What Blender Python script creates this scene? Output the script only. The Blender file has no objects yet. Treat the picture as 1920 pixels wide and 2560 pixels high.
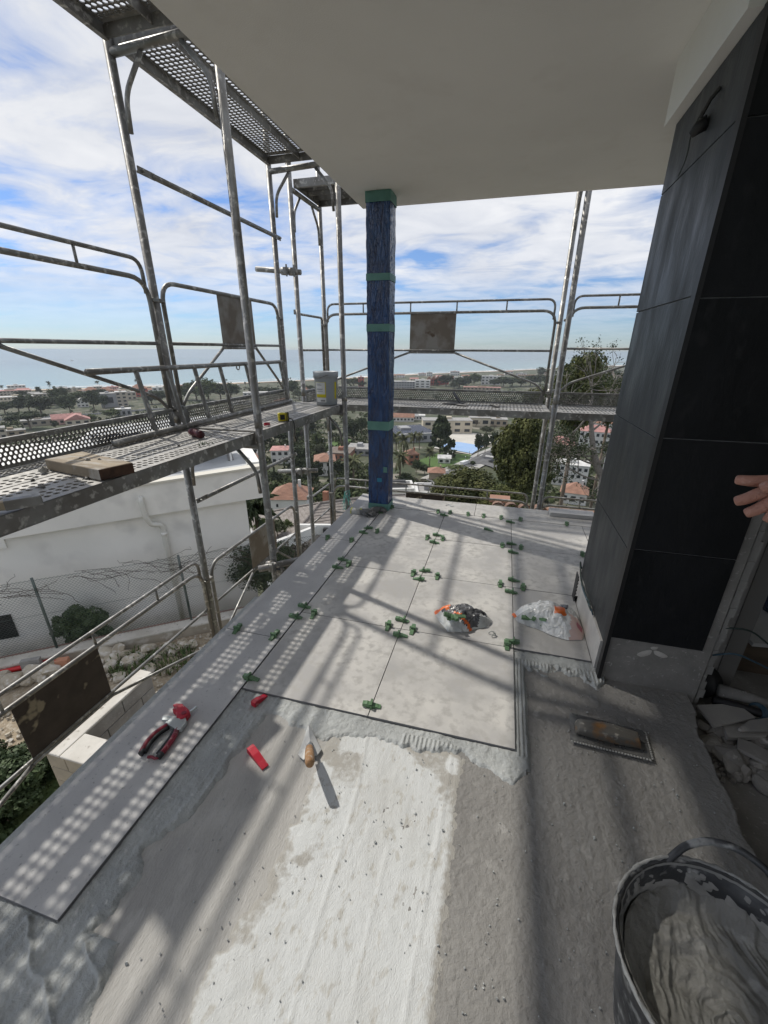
import bpy, bmesh, math, random
import numpy as np
from mathutils import Vector, Matrix
random.seed(7); rng = np.random.default_rng(7)
scene = bpy.context.scene
R = math.radians

# ------------------------------------------------------------------ camera
EYE = Vector((0, 0, 1.41))
FPX, CX, CY = 1045.676, 960.0, 1312.72
_yaw, _pit, _rol = -.2645, .3973, .0044
fwd = Vector((math.sin(_yaw)*math.cos(_pit), math.cos(_yaw)*math.cos(_pit), -math.sin(_pit)))
rgt = Vector((math.cos(_yaw), -math.sin(_yaw), 0)); upv = rgt.cross(fwd)
rgt, upv = math.cos(_rol)*rgt + math.sin(_rol)*upv, -math.sin(_rol)*rgt + math.cos(_rol)*upv
cam = bpy.data.cameras.new('camera'); camo = bpy.data.objects.new('camera', cam)
scene.collection.objects.link(camo); scene.camera = camo
mw = Matrix((( rgt.x, upv.x, -fwd.x, EYE.x), (rgt.y, upv.y, -fwd.y, EYE.y), (rgt.z, upv.z, -fwd.z, EYE.z), (0, 0, 0, 1)))
camo.matrix_world = mw
cam.sensor_fit = 'VERTICAL'; cam.sensor_height = 36.0; cam.sensor_width = 27.0
cam.lens = FPX/2560*36.0; cam.shift_y = (CY-1280)/2560
cam.clip_start = .05; cam.clip_end = 60000

# ------------------------------------------------------------------ sky, sun, exposure
SUNV = Vector((-.815, .325, 1.0)).normalized()          # towards the sun
EL = math.asin(SUNV.z); AZ = math.atan2(SUNV.x, SUNV.y)
world = bpy.data.worlds.new('World'); scene.world = world; world.use_nodes = True
nt = world.node_tree; nt.nodes.clear()
def wn(t, **k):
    n = nt.nodes.new(t)
    for a, b in k.items(): setattr(n, a, b)
    return n
def lk(a, b): nt.links.new(a, b)
w_out = wn('ShaderNodeOutputWorld'); w_bg = wn('ShaderNodeBackground')
w_bg.inputs['Strength'].default_value = .10
w_sky = wn('ShaderNodeTexSky', sky_type='NISHITA', sun_disc=False, sun_elevation=EL, sun_rotation=AZ,
           altitude=60, air_density=1.0, dust_density=.15, ozone_density=3.0)
w_tc = wn('ShaderNodeTexCoord'); w_sep = wn('ShaderNodeSeparateXYZ'); lk(w_tc.outputs['Generated'], w_sep.inputs[0])
def wmath(op, a, b=None):
    n = wn('ShaderNodeMath', operation=op)
    for i, v in enumerate((a, b)):
        if v is None: continue
        if isinstance(v, (int, float)): n.inputs[i].default_value = v
        else: lk(v, n.inputs[i])
    return n.outputs[0]
zc = wmath('ADD', wmath('MAXIMUM', w_sep.outputs[2], 0.0), .10)
w_cmb = wn('ShaderNodeCombineXYZ'); lk(wmath('DIVIDE', w_sep.outputs[0], zc), w_cmb.inputs[0]); lk(wmath('DIVIDE', w_sep.outputs[1], zc), w_cmb.inputs[1])
w_map = wn('ShaderNodeMapping'); w_map.inputs['Rotation'].default_value = (0, 0, R(24)); w_map.inputs['Scale'].default_value = (.78, 1.0, 1); w_map.inputs['Location'].default_value = (3.1, 1.7, 0)
lk(w_cmb.outputs[0], w_map.inputs[0])
def wnoise(scale, detail, rough, dist=0.0):
    n = wn('ShaderNodeTexNoise'); n.inputs['Scale'].default_value = scale; n.inputs['Detail'].default_value = detail
    n.inputs['Roughness'].default_value = rough; n.inputs['Distortion'].default_value = dist; lk(w_map.outputs[0], n.inputs['Vector']); return n.outputs['Fac']
def wramp(fac, *stops):
    n = wn('ShaderNodeValToRGB'); e = n.color_ramp.elements
    while len(e) < len(stops): e.new(.5)
    for i, (p, c) in enumerate(stops): e[i].position = p; e[i].color = (c, c, c, 1) if isinstance(c, (int, float)) else (*c, 1)
    lk(fac, n.inputs[0]); return n.outputs[0]
n1 = wnoise(.80, 9, .55, .3); n2 = wnoise(2.9, 8, .6, .5); n3 = wnoise(.55, 5, .5)
cov = wmath('ADD', wmath('MULTIPLY', n1, .66), wmath('MULTIPLY', n2, .34))
mask = wramp(cov, (.395, 0.0), (.455, .62), (.53, 1.0))
low = wramp(w_sep.outputs[2], (.0, .06), (.05, .22), (.15, .92), (.3, 1.0))
mask = wmath('MULTIPLY', mask, low)
shade = wramp(wmath('ADD', wmath('MULTIPLY', n2, .5), wmath('MULTIPLY', n3, .5)), (.36, (4.1, 4.3, 4.8)), (.48, (4.95, 5.1, 5.45)), (.62, (5.9, 5.95, 6.1)))
w_mix = wn('ShaderNodeMix', data_type='RGBA'); lk(mask, w_mix.inputs['Factor'])
w_hs = wn('ShaderNodeHueSaturation'); w_hs.inputs['Saturation'].default_value = .98; w_hs.inputs['Value'].default_value = .80; lk(w_sky.outputs[0], w_hs.inputs['Color'])
w_tint = wn('ShaderNodeMix', data_type='RGBA', blend_type='MULTIPLY'); w_tint.inputs['Factor'].default_value = 1.0; lk(wramp(w_sep.outputs[2], (.0, (.50, .62, .84)), (.12, (.60, .71, .94)), (.4, (.70, .79, .97))), w_tint.inputs['B']); lk(w_hs.outputs[0], w_tint.inputs['A']); lk(w_tint.outputs['Result'], w_mix.inputs['A']); lk(shade, w_mix.inputs['B'])
lk(w_mix.outputs['Result'], w_bg.inputs['Color']); lk(w_bg.outputs[0], w_out.inputs[0])
sl = bpy.data.lights.new('sun', 'SUN'); sl.energy = 2.0; sl.angle = R(1.0); sl.color = (1.0, .95, .87)
so = bpy.data.objects.new('sun', sl); scene.collection.objects.link(so); so.location = (-8, 7, 12)
so.rotation_euler = SUNV.to_track_quat('Z', 'Y').to_euler()
vs = scene.view_settings; vs.view_transform = 'Standard'; vs.look = 'None'; vs.gamma = 1; vs.use_curve_mapping = False; vs.exposure = 0.64
scene.cycles.use_denoising = True; scene.cycles.max_bounces = 8; scene.cycles.diffuse_bounces = 5
scene.cycles.transparent_max_bounces = 12; scene.cycles.caustics_reflective = False; scene.cycles.caustics_refractive = False
scene.cycles.sample_clamp_indirect = 6

# ------------------------------------------------------------------ helpers
COL = scene.collection
def line(u, v): return rgt*((u-CX)/FPX) - upv*((v-CY)/FPX) + fwd       # line of sight through a point of the survey photo
def onz(u, v, z=0.0): d = line(u, v); return EYE + d*((z-EYE.z)/d.z)
TD = ((0, -4.25), (9, -4.25), (14, -6.5), (25, -12), (35, -17.5), (60, -27), (100, -39), (140, -45), (180, -48.5), (320, -53), (500, -56.2), (650, -58), (9000, -58.6))
_td = np.array(TD)
COAST = np.array([(-1500, -180), (-900, 375), (-730, 521), (-673, 574), (-565, 676), (-489, 780), (-389, 905), (-277, 1125), (-30, 1450), (433, 2101), (1300, 3300)], float)
def coast_s(p):                                   # metres seaward of the waterline (+ sea, - land)
    p = np.asarray(p, float).reshape(-1, 2); best = np.full(len(p), 1e9); sg = np.ones(len(p))
    for a, b in zip(COAST[:-1], COAST[1:]):
        ab = b-a; t = np.clip(((p-a)@ab)/(ab@ab), 0, 1); q = a+t[:, None]*ab; d = np.hypot(*(p-q).T)
        s = np.sign(ab[0]*(p[:, 1]-a[1]) - ab[1]*(p[:, 0]-a[0])); m = d < best; best[m] = d[m]; sg[m] = s[m]
    return best*sg
def ground_z(x, y):
    p = np.stack([np.ravel(x), np.ravel(y)], 1).astype(float); d = np.hypot(p[:, 0], p[:, 1])
    z = np.interp(d, _td[:, 0], _td[:, 1]); return np.minimum(z, -60 - .05*coast_s(p))
_tt = np.geomspace(8, 4500, 6000); _tz = np.interp(_tt, _td[:, 0], _td[:, 1])
def spot(u, v):                                   # where that line of sight meets the hillside
    d = line(u, v); h = math.hypot(d.x, d.y); k = int(np.argmax(EYE.z + d.z/h*_tt <= _tz)); t = float(_tt[k if k else -1])
    return Vector((d.x/h*t, d.y/h*t, float(np.interp(t, _td[:, 0], _td[:, 1]))))

def _hash(ix, iy, s): 
    h = np.sin(ix*127.1 + iy*311.7 + s*74.7)*43758.5453; return h-np.floor(h)
def vnoise(x, y, s=0):
    ix, iy = np.floor(x), np.floor(y); fx, fy = x-ix, y-iy; fx = fx*fx*(3-2*fx); fy = fy*fy*(3-2*fy)
    a, b, c, d = _hash(ix, iy, s), _hash(ix+1, iy, s), _hash(ix, iy+1, s), _hash(ix+1, iy+1, s)
    return (a*(1-fx)+b*fx)*(1-fy) + (c*(1-fx)+d*fx)*fy
def fbm(x, y, s=0, o=4):
    r = 0; a = .5
    for i in range(o): r = r + a*vnoise(x, y, s+i*9); x = x*2.03; y = y*2.03; a *= .5
    return r
def smooth(e0, e1, x): t = np.clip((x-e0)/(e1-e0), 0, 1); return t*t*(3-2*t)

WL = {}
ORD = 'first second third fourth fifth sixth seventh eighth ninth tenth eleventh twelfth thirteenth fourteenth fifteenth sixteenth seventeenth eighteenth nineteenth twentieth'.split()
def nth(i):
    if i < 20: return ORD[i]
    d, u = divmod(i+1, 10)
    return ('twenty', 'thirty', 'forty', 'fifty')[d-2]+'-'+ORD[u-1] if u else ('twentieth', 'thirtieth', 'fortieth', 'fiftieth')[d-2]
def by_left(items, text):
    items = sorted(items, key=lambda o: (o.location-EYE).dot(rgt)/(o.location-EYE).dot(fwd))
    for i, o in enumerate(items): o['label'] = text % nth(i)
def tag(o, label=None, cat=None, group=None, kind=None):
    for k, v in (('label', label), ('category', cat), ('group', group), ('kind', kind)):
        if v: o[k] = v
    return o
def thing(name, label, cat, loc=(0, 0, 0), group=None, rz=0):
    o = bpy.data.objects.new(name, None); COL.objects.link(o); o.location = loc; o.rotation_euler = (0, 0, rz); o.empty_display_size = .1
    WL[o] = Vector(loc); return tag(o, label, cat, group)
def put(name, me, parent=None, loc=None):
    o = bpy.data.objects.new(name, me); COL.objects.link(o)
    if parent is not None: o.parent = parent; WL[o] = WL.get(parent, Vector())
    if loc is not None: o.location = loc; WL[o] = Vector(loc)
    return o
def dup(root, loc, rz=None, label=None, scale=None, rot=None, group=None):
    def cp(o, par):
        c = o.copy(); COL.objects.link(c); c.parent = par
        for ch in o.children: cp(ch, c)
        return c
    r = cp(root, None); r.location = loc; WL[r] = Vector(loc)
    if rot is not None: r.rotation_euler = rot
    elif rz is not None: r.rotation_euler = (0, 0, rz)
    if scale is not None: r.scale = scale if hasattr(scale, '__len__') else (scale,)*3
    if label: r['label'] = label
    if group: r['group'] = group
    return r
class MB:
    def __init__(s): s.v = []; s.f = []
    def add(s, vs, fs):
        n = len(s.v); s.v.extend([tuple(p) for p in vs]); s.f.extend([tuple(i+n for i in f) for f in fs]); return s
    def box(s, c, size, m=None, taper=None):
        x, y, z = [q/2 for q in size]; t = taper or (1, 1)
        P = [Vector((sx*x*(t[0] if sz > 0 else 1), sy*y*(t[1] if sz > 0 else 1), sz*z)) for sz in (-1, 1) for sy in (-1, 1) for sx in (-1, 1)]
        if m is not None: P = [m @ p for p in P]
        c = Vector(c); return s.add([p+c for p in P], [(0, 2, 3, 1), (4, 5, 7, 6), (0, 1, 5, 4), (2, 6, 7, 3), (0, 4, 6, 2), (1, 3, 7, 5)])
    def bb(s, a, b):
        a, b = Vector(a), Vector(b); return s.box((a+b)/2, [abs(q) for q in (b-a)])
    def tube(s, path, r, n=8, caps=True):
        path = [Vector(p) for p in path]; rs = r if hasattr(r, '__len__') else [r]*len(path)
        base = len(s.v); up = None; N = len(path); vs = []
        for i, p in enumerate(path):
            t = (path[min(i+1, N-1)]-path[max(i-1, 0)]).normalized()
            if up is None: up = t.orthogonal().normalized()
            up = (up - t*up.dot(t)); up = up.normalized() if up.length > 1e-6 else t.orthogonal().normalized(); q = t.cross(up)
            vs += [p + (up*math.cos(2*math.pi*k/n)+q*math.sin(2*math.pi*k/n))*rs[i] for k in range(n)]
        fs = [(i*n+k, i*n+(k+1) % n, (i+1)*n+(k+1) % n, (i+1)*n+k) for i in range(N-1) for k in range(n)]
        if caps: fs += [tuple(range(n-1, -1, -1)), tuple((N-1)*n+k for k in range(n))]
        return s.add(vs, fs)
    def prism(s, poly, z0, z1, m=None):
        n = len(poly); P = [Vector((x, y, z)) for z in (z0, z1) for x, y in poly]
        if m is not None: P = [m @ p for p in P]
        return s.add(P, [tuple(range(n-1, -1, -1)), tuple(range(n, 2*n))] + [(k, (k+1) % n, n+(k+1) % n, n+k) for k in range(n)])
    def lathe(s, c, prof, n=24):
        c = Vector(c); vs = [c+Vector((r*math.cos(2*math.pi*k/n), r*math.sin(2*math.pi*k/n), z)) for r, z in prof for k in range(n)]
        return s.add(vs, [(i*n+k, i*n+(k+1) % n, (i+1)*n+(k+1) % n, (i+1)*n+k) for i in range(len(prof)-1) for k in range(n)])
    def mesh(s, name, mat, off=Vector((0, 0, 0)), smo=False):
        me = bpy.data.meshes.new(name); a = np.array(s.v, dtype=np.float32).reshape(-1, 3) - np.array(off, dtype=np.float32)
        me.from_pydata(a.tolist(), [], s.f); me.validate(); me.materials.append(mat)
        if smo: me.polygons.foreach_set('use_smooth', [True]*len(me.polygons)); 
        me.update(); return me
    def build(s, name, mat, parent=None, smo=False, local=False, bev=0, lab=None):
        if parent is not None:
            off = Vector((0, 0, 0)) if local else WL.get(parent, Vector((0, 0, 0)))
            o = put(name, s.mesh(name, mat, off, smo), parent)
        else:
            a = np.array(s.v); b = Vector(((a[:, 0].min()+a[:, 0].max())/2, (a[:, 1].min()+a[:, 1].max())/2, a[:, 2].min()))
            o = put(name, s.mesh(name, mat, b, smo), None, b)
        if bev:
            m = o.modifiers.new('bevel', 'BEVEL'); m.width = bev; m.segments = 2; m.limit_method = 'ANGLE'; m.angle_limit = R(40)
        if smo and not bev:
            for e in o.data.edges: pass
        if lab: o['label'] = lab
        return o
def solo(o, label, cat, group=None, kind=None): return tag(o, label, cat, group, kind)
def arc(c, r, a0, a1, n, ax, ay): return [Vector(c)+Vector(ax)*r*math.cos(a0+(a1-a0)*i/n)+Vector(ay)*r*math.sin(a0+(a1-a0)*i/n) for i in range(n+1)]
def rounded(pts, r, n=4):                         # polyline with rounded corners
    pts = [Vector(p) for p in pts]; out = [pts[0]]
    for a, b, c in zip(pts, pts[1:], pts[2:]):
        d0, d1 = (a-b), (c-b); k = min(r, d0.length*.45, d1.length*.45); p0 = b+d0.normalized()*k; p1 = b+d1.normalized()*k
        out += [(p0*(1-t)*(1-t) + b*2*t*(1-t) + p1*t*t) for t in [i/n for i in range(n+1)]]
    return out+[pts[-1]]
def grid_obj(name, X, Y, Z, mat, parent=None, keep=None, cover=None):   # height-field sheet
    ny, nx = X.shape; V = np.stack([X.ravel(), Y.ravel(), Z.ravel()], 1)
    i = (np.arange(ny-1)[:, None]*nx + np.arange(nx-1)[None]).ravel(); F = np.stack([i, i+1, i+nx+1, i+nx], 1)
    A = cover.ravel() if cover is not None else None
    if keep is not None:
        k = keep.ravel(); F = F[k[F].any(1)]
        used = np.unique(F); mp = np.full(len(V), -1); mp[used] = np.arange(len(used)); V = V[used]; F = mp[F]; A = A[used] if A is not None else None
    off = WL.get(parent, Vector()) if parent is not None else Vector()
    me = bpy.data.meshes.new(name); me.from_pydata((V-np.array(off)).tolist(), [], F.tolist()); me.materials.append(mat)
    me.polygons.foreach_set('use_smooth', [True]*len(F)); me.update()
    if A is not None: me.attributes.new('cover', 'FLOAT', 'POINT').data.foreach_set('value', A.astype(np.float32))
    return put(name, me, parent)

# ------------------------------------------------------------------ procedural materials
def mat(name, c, rough=.6, metal=0., c2=None, ns=4., nd=5, lo=.38, hi=.62, c3=None, cs=40., clo=.62, chi=.7, bump=0., bs=60., bd=3, bump2=0., bs2=8., spec=.5, sc=(1, 1, 1), rvar=0., rnd=True, alpha=1., trans=0., sheen=0., dist=0., hue=0.):
    m = bpy.data.materials.new(name); m.use_nodes = True; t = m.node_tree; L = t.links.new; b = t.nodes['Principled BSDF']
    def N(ty, **k):
        n = t.nodes.new(ty)
        for a, q in k.items():
            if hasattr(n, a) and a not in n.inputs: setattr(n, a, q)
            else: n.inputs[a].default_value = q
        return n
    tc = N('ShaderNodeTexCoord'); mp = N('ShaderNodeMapping'); mp.inputs['Scale'].default_value = sc; L(tc.outputs['Object'], mp.inputs[0])
    oi = N('ShaderNodeObjectInfo')
    if rnd:
        vm = N('ShaderNodeVectorMath', operation='SCALE'); vm.inputs[0].default_value = (13.1, 7.7, 5.3); L(oi.outputs['Random'], vm.inputs['Scale']); L(vm.outputs[0], mp.inputs['Location'])
    def noise(s, d=4, r=.55):
        n = N('ShaderNodeTexNoise'); n.inputs['Scale'].default_value = s; n.inputs['Detail'].default_value = d; n.inputs['Roughness'].default_value = r; n.inputs['Distortion'].default_value = dist; L(mp.outputs[0], n.inputs['Vector']); return n.outputs['Fac']
    def ramp(f, a, bb):
        n = N('ShaderNodeMapRange'); n.inputs['From Min'].default_value = a; n.inputs['From Max'].default_value = bb; L(f, n.inputs['Value']); return n.outputs[0]
    def mix(f, a, bb):
        n = N('ShaderNodeMix', data_type='RGBA'); L(f, n.inputs['Factor'])
        for k, q in (('A', a), ('B', bb)):
            if isinstance(q, tuple): n.inputs[k].default_value = (*q, 1)
            else: L(q, n.inputs[k])
        return n.outputs['Result']
    col = c
    if c2: col = mix(ramp(noise(ns, nd), lo, hi), c, c2)
    if c3: col = mix(ramp(noise(cs, 3), clo, chi), col, c3)
    if hue and not isinstance(col, tuple):
        h = N('ShaderNodeHueSaturation'); L(col, h.inputs['Color']); a = N('ShaderNodeMapRange'); a.inputs['To Min'].default_value = 1-hue; a.inputs['To Max'].default_value = 1+hue; L(oi.outputs['Random'], a.inputs['Value']); L(a.outputs[0], h.inputs['Value']); col = h.outputs[0]
    if isinstance(col, tuple): b.inputs['Base Color'].default_value = (*col, 1)
    else: L(col, b.inputs['Base Color'])
    b.inputs['Roughness'].default_value = rough; b.inputs['Metallic'].default_value = metal; b.inputs['Specular IOR Level'].default_value = spec
    if rvar:
        a = N('ShaderNodeMapRange'); a.inputs['From Min'].default_value = .3; a.inputs['From Max'].default_value = .7; a.inputs['To Min'].default_value = max(0, rough-rvar); a.inputs['To Max'].default_value = min(1, rough+rvar); L(noise(ns*2.3, 4), a.inputs['Value']); L(a.outputs[0], b.inputs['Roughness'])
    if alpha < 1: b.inputs['Alpha'].default_value = alpha
    if trans: b.inputs['Transmission Weight'].default_value = trans
    last = None
    for st, s_, d_ in ((bump2, bs2, 4), (bump, bs, bd)):
        if st:
            bn = N('ShaderNodeBump'); bn.inputs['Strength'].default_value = 1.0; bn.inputs['Distance'].default_value = st; L(noise(s_, d_, .6), bn.inputs['Height'])
            if last: L(last, bn.inputs['Normal'])
            last = bn.outputs[0]
    if last: L(last, b.inputs['Normal'])
    return m
# ================================================================== TERRACE
m_tile = mat('porcelain_tile', (.57, .555, .52), .55, c2=(.40, .392, .38), ns=3.6, nd=12, lo=.38, hi=.62, c3=(.40, .388, .365), cs=24, clo=.48, chi=.66, bump=.0006, bs=160, rvar=.1)
m_cope = mat('coping_stone', (.50, .495, .485), .6, c2=(.43, .425, .42), ns=4, nd=8, c3=(.28, .28, .275), cs=90, clo=.62, chi=.74, bump=.0005, bs=220, rvar=.08)
m_tedge = mat('tile_body', (.16, .16, .165), .8)
m_conc = mat('concrete', (.27, .26, .245), .9, c2=(.19, .185, .175), ns=6, c3=(.36, .35, .33), cs=60, bump=.002, bs=90)
m_scr_l = mat('smooth_screed', (.44, .428, .40), .9, c2=(.345, .338, .322), ns=2.6, nd=8, lo=.36, hi=.64, c3=(.47, .46, .435), cs=9, clo=.5, chi=.7, bump=.0022, bs=90, bump2=.003, bs2=14, sc=(2.2, .7, 1))
m_scr_r = mat('rough_screed', (.29, .282, .265), .92, c2=(.215, .208, .197), ns=1.8, nd=9, lo=.36, hi=.64, c3=(.37, .36, .34), cs=16, clo=.60, chi=.76, bump=.0045, bs=120, bd=6, bump2=.003, bs2=12)
m_skim = mat('white_skim_coat', (.63, .645, .635), .9, c2=(.56, .565, .545), ns=3, nd=10, lo=.40, hi=.66, c3=(.47, .455, .41), cs=30, clo=.56, chi=.72, bump=.0024, bs=200, bd=8, bump2=.0045, bs2=11, sc=(1.6, .8, 1))
m_adh = mat('tile_adhesive', (.43, .445, .435), .85, c2=(.34, .355, .35), ns=7, nd=9, c3=(.50, .505, .49), cs=45, bump=.002, bs=120, bd=7, bump2=.006, bs2=30)
m_paint = mat('white_soffit_paint', (.86, .855, .835), .9, c2=(.82, .815, .795), ns=1.6, nd=7, c3=(.80, .79, .765), cs=5, clo=.55, chi=.75, bump=.0008, bs=200)

floor = thing('terrace_floor', 'unfinished terrace floor with grey stone tiles, screed and skim coat', 'floor', (0, 1.5, 0)); floor['kind'] = 'structure'
MB().bb((-1.29, -3, -.36), (.90, 4.0, -.033)).build('slab', m_conc, floor)
def tile(name, x0, x1, y0, y1, m, t=.012, z=0.0):
    g = .0016; b = MB().bb((x0+g, y0+g, z-t), (x1-g, y1-g, z)); o = b.build(name, m, floor, bev=.0012)
    o.data.materials.append(m_tedge)
    for p in o.data.polygons:
        if abs(p.normal.z) < .5: p.material_index = 1
    return o
LX = (-.995, -.402, .191, .784, 1.38); CYS = (1.238, 1.852, 2.468, 3.078, 3.684)
for i in range(4):
    for j in range(4):
        if i == 2 and j == 0 or i == 3 and j < 2: continue
        x1 = LX[i+1]
        if i == 2 and j == 1: x1 = .5605
        tile('tile', LX[i], x1, CYS[j], CYS[j+1], m_tile, z=random.uniform(-.0008, .0008))
for y0, y1 in ((.37, 1.60), (1.60, 2.857), (2.857, 4.02)): tile('coping_slab', -1.322, -.998, y0, y1, m_cope, .022, .001)
for x0, x1 in ((-.995, -.137), (-.137, 1.07), (1.07, 2.3)): tile('edge_tile', x0, x1, 3.687, 4.02, m_tile, .02)

# the raw floor: height fields laid over each other
res = .006
gx = np.arange(-1.36, .945, res); gy = np.arange(-.5, 1.95, res); X, Y = np.meshgrid(gx, gy)
base = -.020 + .0035*(fbm(X*3, Y*3, 1)-.5) + .0016*(fbm(X*38, Y*20, 2)-.5)
edge = .905 + .035*(fbm(Y*7, Y*0, 3)-.5) + .018*(fbm(Y*35, Y*0, 4)-.5) + .05*smooth(1.45, 1.75, Y)
zr = base + .004*(fbm(X*55, Y*55, 5)-.5)
fall = smooth(0, .022, X-edge); zr = zr - fall*(.14+.03*fbm(X*30, Y*30, 6))
under = ((X < .188) & (Y > 1.24)) | ((Y > 1.856) & (X < .57)) | ((X < -1.0) & (Y > .372))
def clip_under(z, lim=-.0145): return np.where(under, np.minimum(z, lim), z)
grid_obj('smooth_screed', X, Y, clip_under(base, -.016-.008), m_scr_l, floor, keep=X < -.22)
_k2 = (X, Y); X, Y = np.meshgrid(np.arange(-.24, .945, .0045), np.arange(-.3, 1.95, .0045))
edge = .905 + .035*(fbm(Y*7, Y*0, 3)-.5) + .018*(fbm(Y*35, Y*0, 4)-.5) + .05*smooth(1.45, 1.75, Y)
zr = -.020 + .0035*(fbm(X*3, Y*3, 1)-.5) + .0016*(fbm(X*38, Y*20, 2)-.5) + .0052*(fbm(X*75, Y*75, 5, 3)-.45) + .004*(fbm(X*9, Y*9, 7)-.5)
zr = zr - smooth(0, .022, X-edge)*(.14+.03*fbm(X*30, Y*30, 6))
grid_obj('rough_screed', X, Y, np.where(((X < .188) & (Y > 1.24)) | ((Y > 1.856) & (X < .57)), np.minimum(zr, -.024), zr), m_scr_r, floor); X, Y = _k2
sd = np.minimum(np.minimum(X + .545 + .15*(fbm(Y*3.2, X*3, 11)-.5) + .07*(fbm(Y*24, X*24, 12)-.5), .004 - X + .007*(fbm(Y*30, X*3, 13)-.5)), 1.20 - Y + .14*(fbm(X*9, Y*9, 14)-.5))
holes = fbm(X*6, Y*6, 15) + .25*fbm(X*40, Y*40, 16)
sd = np.minimum(sd, .62 - (holes - .12)*.72 - .10*smooth(.75, 1.05, Y)*fbm(X*13, Y*13, 18))
seam = .0035*np.exp(-((X+.30+.10*(Y-.3)+.015*np.sin(Y*5))/.004)**2) + .0025*np.exp(-((X+.17+.06*(Y-.3)+.02*np.sin(Y*3+1))/.0035)**2)*(Y < .8) + .003*np.exp(-((X+.055+.012*np.sin(Y*4))/.006)**2)
zs = base + .0024*smooth(-.004, .03, sd) - .0012*(1-smooth(-.004, .02, sd)) + .0036*(fbm(X*11, Y*11, 17)-.5) + .0026*(fbm(X*60, Y*60, 19, 3)-.45) + seam*.7
cover = smooth(-.004, .05, sd)*(1-.75*smooth(.80, 1.05, Y)*smooth(.40, .58, fbm(X*7, Y*7, 20))) * (1-.8*smooth(.60, .72, fbm(X*6+3, Y*6, 29)+.1*fbm(X*50, Y*50, 30)))
grid_obj('skim_coat', X, Y, clip_under(np.where(sd < -.006, base-.006, zs)), m_skim, floor, keep=sd > -.012, cover=cover)
t_ = m_skim.node_tree; b_ = t_.nodes['Principled BSDF']; src = b_.inputs['Base Color'].links[0].from_socket           # worn, feathered edge of the coat
at_ = t_.nodes.new('ShaderNodeAttribute'); at_.attribute_name = 'cover'; nz_ = t_.nodes.new('ShaderNodeTexNoise'); nz_.inputs['Scale'].default_value = 55; nz_.inputs['Detail'].default_value = 8; tc_ = t_.nodes.new('ShaderNodeTexCoord'); t_.links.new(tc_.outputs['Object'], nz_.inputs['Vector'])
ad_ = t_.nodes.new('ShaderNodeMath'); ad_.operation = 'ADD'; t_.links.new(at_.outputs['Fac'], ad_.inputs[0]); t_.links.new(nz_.outputs['Fac'], ad_.inputs[1])
mr_ = t_.nodes.new('ShaderNodeMapRange'); mr_.inputs['From Min'].default_value = .72; mr_.inputs['From Max'].default_value = 1.12; t_.links.new(ad_.outputs[0], mr_.inputs['Value'])
mx_ = t_.nodes.new('ShaderNodeMix'); mx_.data_type = 'RGBA'; mx_.inputs['A'].default_value = (.40, .385, .35, 1); t_.links.new(mr_.outputs[0], mx_.inputs['Factor']); t_.links.new(src, mx_.inputs['B']); t_.links.new(mx_.outputs['Result'], b_.inputs['Base Color'])
_keep = (X, Y, base, under); resf = .0038
X, Y = np.meshgrid(np.arange(-1.36, .62, resf), np.arange(-.12, 1.95, resf))
base = -.020 + .0035*(fbm(X*3, Y*3, 1)-.5) + .0016*(fbm(X*38, Y*20, 2)-.5)
under = ((X < .188) & (Y > 1.24)) | ((Y > 1.856) & (X < .57)) | ((X < -1.0) & (Y > .372))
sA = np.where(Y < 1.26, -.845 + .11*(fbm(Y*5, X*2, 21)-.5)*1.6 + .03*(fbm(Y*26, X*26, 22)-.5) - .10*smooth(.75, .2, Y) - X, -1)
sB = np.where(X < .232, Y - 1.145 + .10*(fbm(X*7, Y*3, 23)-.5) + .05*(fbm(X*30, Y*12, 24)-.5), -1)
sB = sB + .04*np.exp(-((X-.17)/.05)**2) + .03*np.exp(-((X+.55)/.12)**2)
sC = np.where((Y > 1.17) & (X > .17), .247 + .012*(fbm(Y*20, X*5, 25)-.5) - X + .0*Y, -1)
sD = np.where((X > .18) & (X < .60), Y - 1.70 + .22*(fbm(X*9, Y*9, 26)-.62) + .05*(fbm(X*40, Y*40, 27)-.5), -1)
sE = np.where(Y < .5, np.minimum(.385 - Y + .0*X, -.80 + .35*(.37-Y) + .09*(fbm(X*8, Y*8, 28)-.5) - X), -1)
sa = np.maximum.reduce([sA, sB, sC, sD, sE])
rid = .006*np.abs(2*fbm(X*34, Y*3.2, 31)-.95)*(X < -.7) + .007*np.abs(2*fbm(X*9, Y*16, 32)-.95)*(Y > 1.1)
stroke = np.abs(((X*5.2 + Y*9.5 + 1.3*fbm(X*4, Y*4, 33)) % 1) - .5)
rid = rid + np.where(Y < .36, .009*smooth(.09, 0, stroke), 0)
comb = .0065*(.5+.5*np.sin(2*math.pi*X/.017))
rid = rid + comb*((X > -.24) & (X < -.03) & (Y > 1.13) & (Y < 1.205)) + .008*(.5+.5*np.sin(2*math.pi*X/.0165))*((X > .2) & (Y > 1.22) & (Y < 1.78))
za = base + .0075*smooth(-.003, .016, sa) + rid*smooth(0, .02, sa) + .008*(fbm(X*16, Y*16, 34)-.5)*smooth(0, .03, sa) + .0045*np.abs(2*fbm(X*48, Y*40, 35)-.95)*smooth(0, .02, sa) - .003*(sa < 0)
grid_obj('adhesive', X, Y, clip_under(np.where(sa < -.006, base-.008, za)), m_adh, floor, keep=sa > -.012)
X, Y, base, under = _keep
cr = MB()
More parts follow.
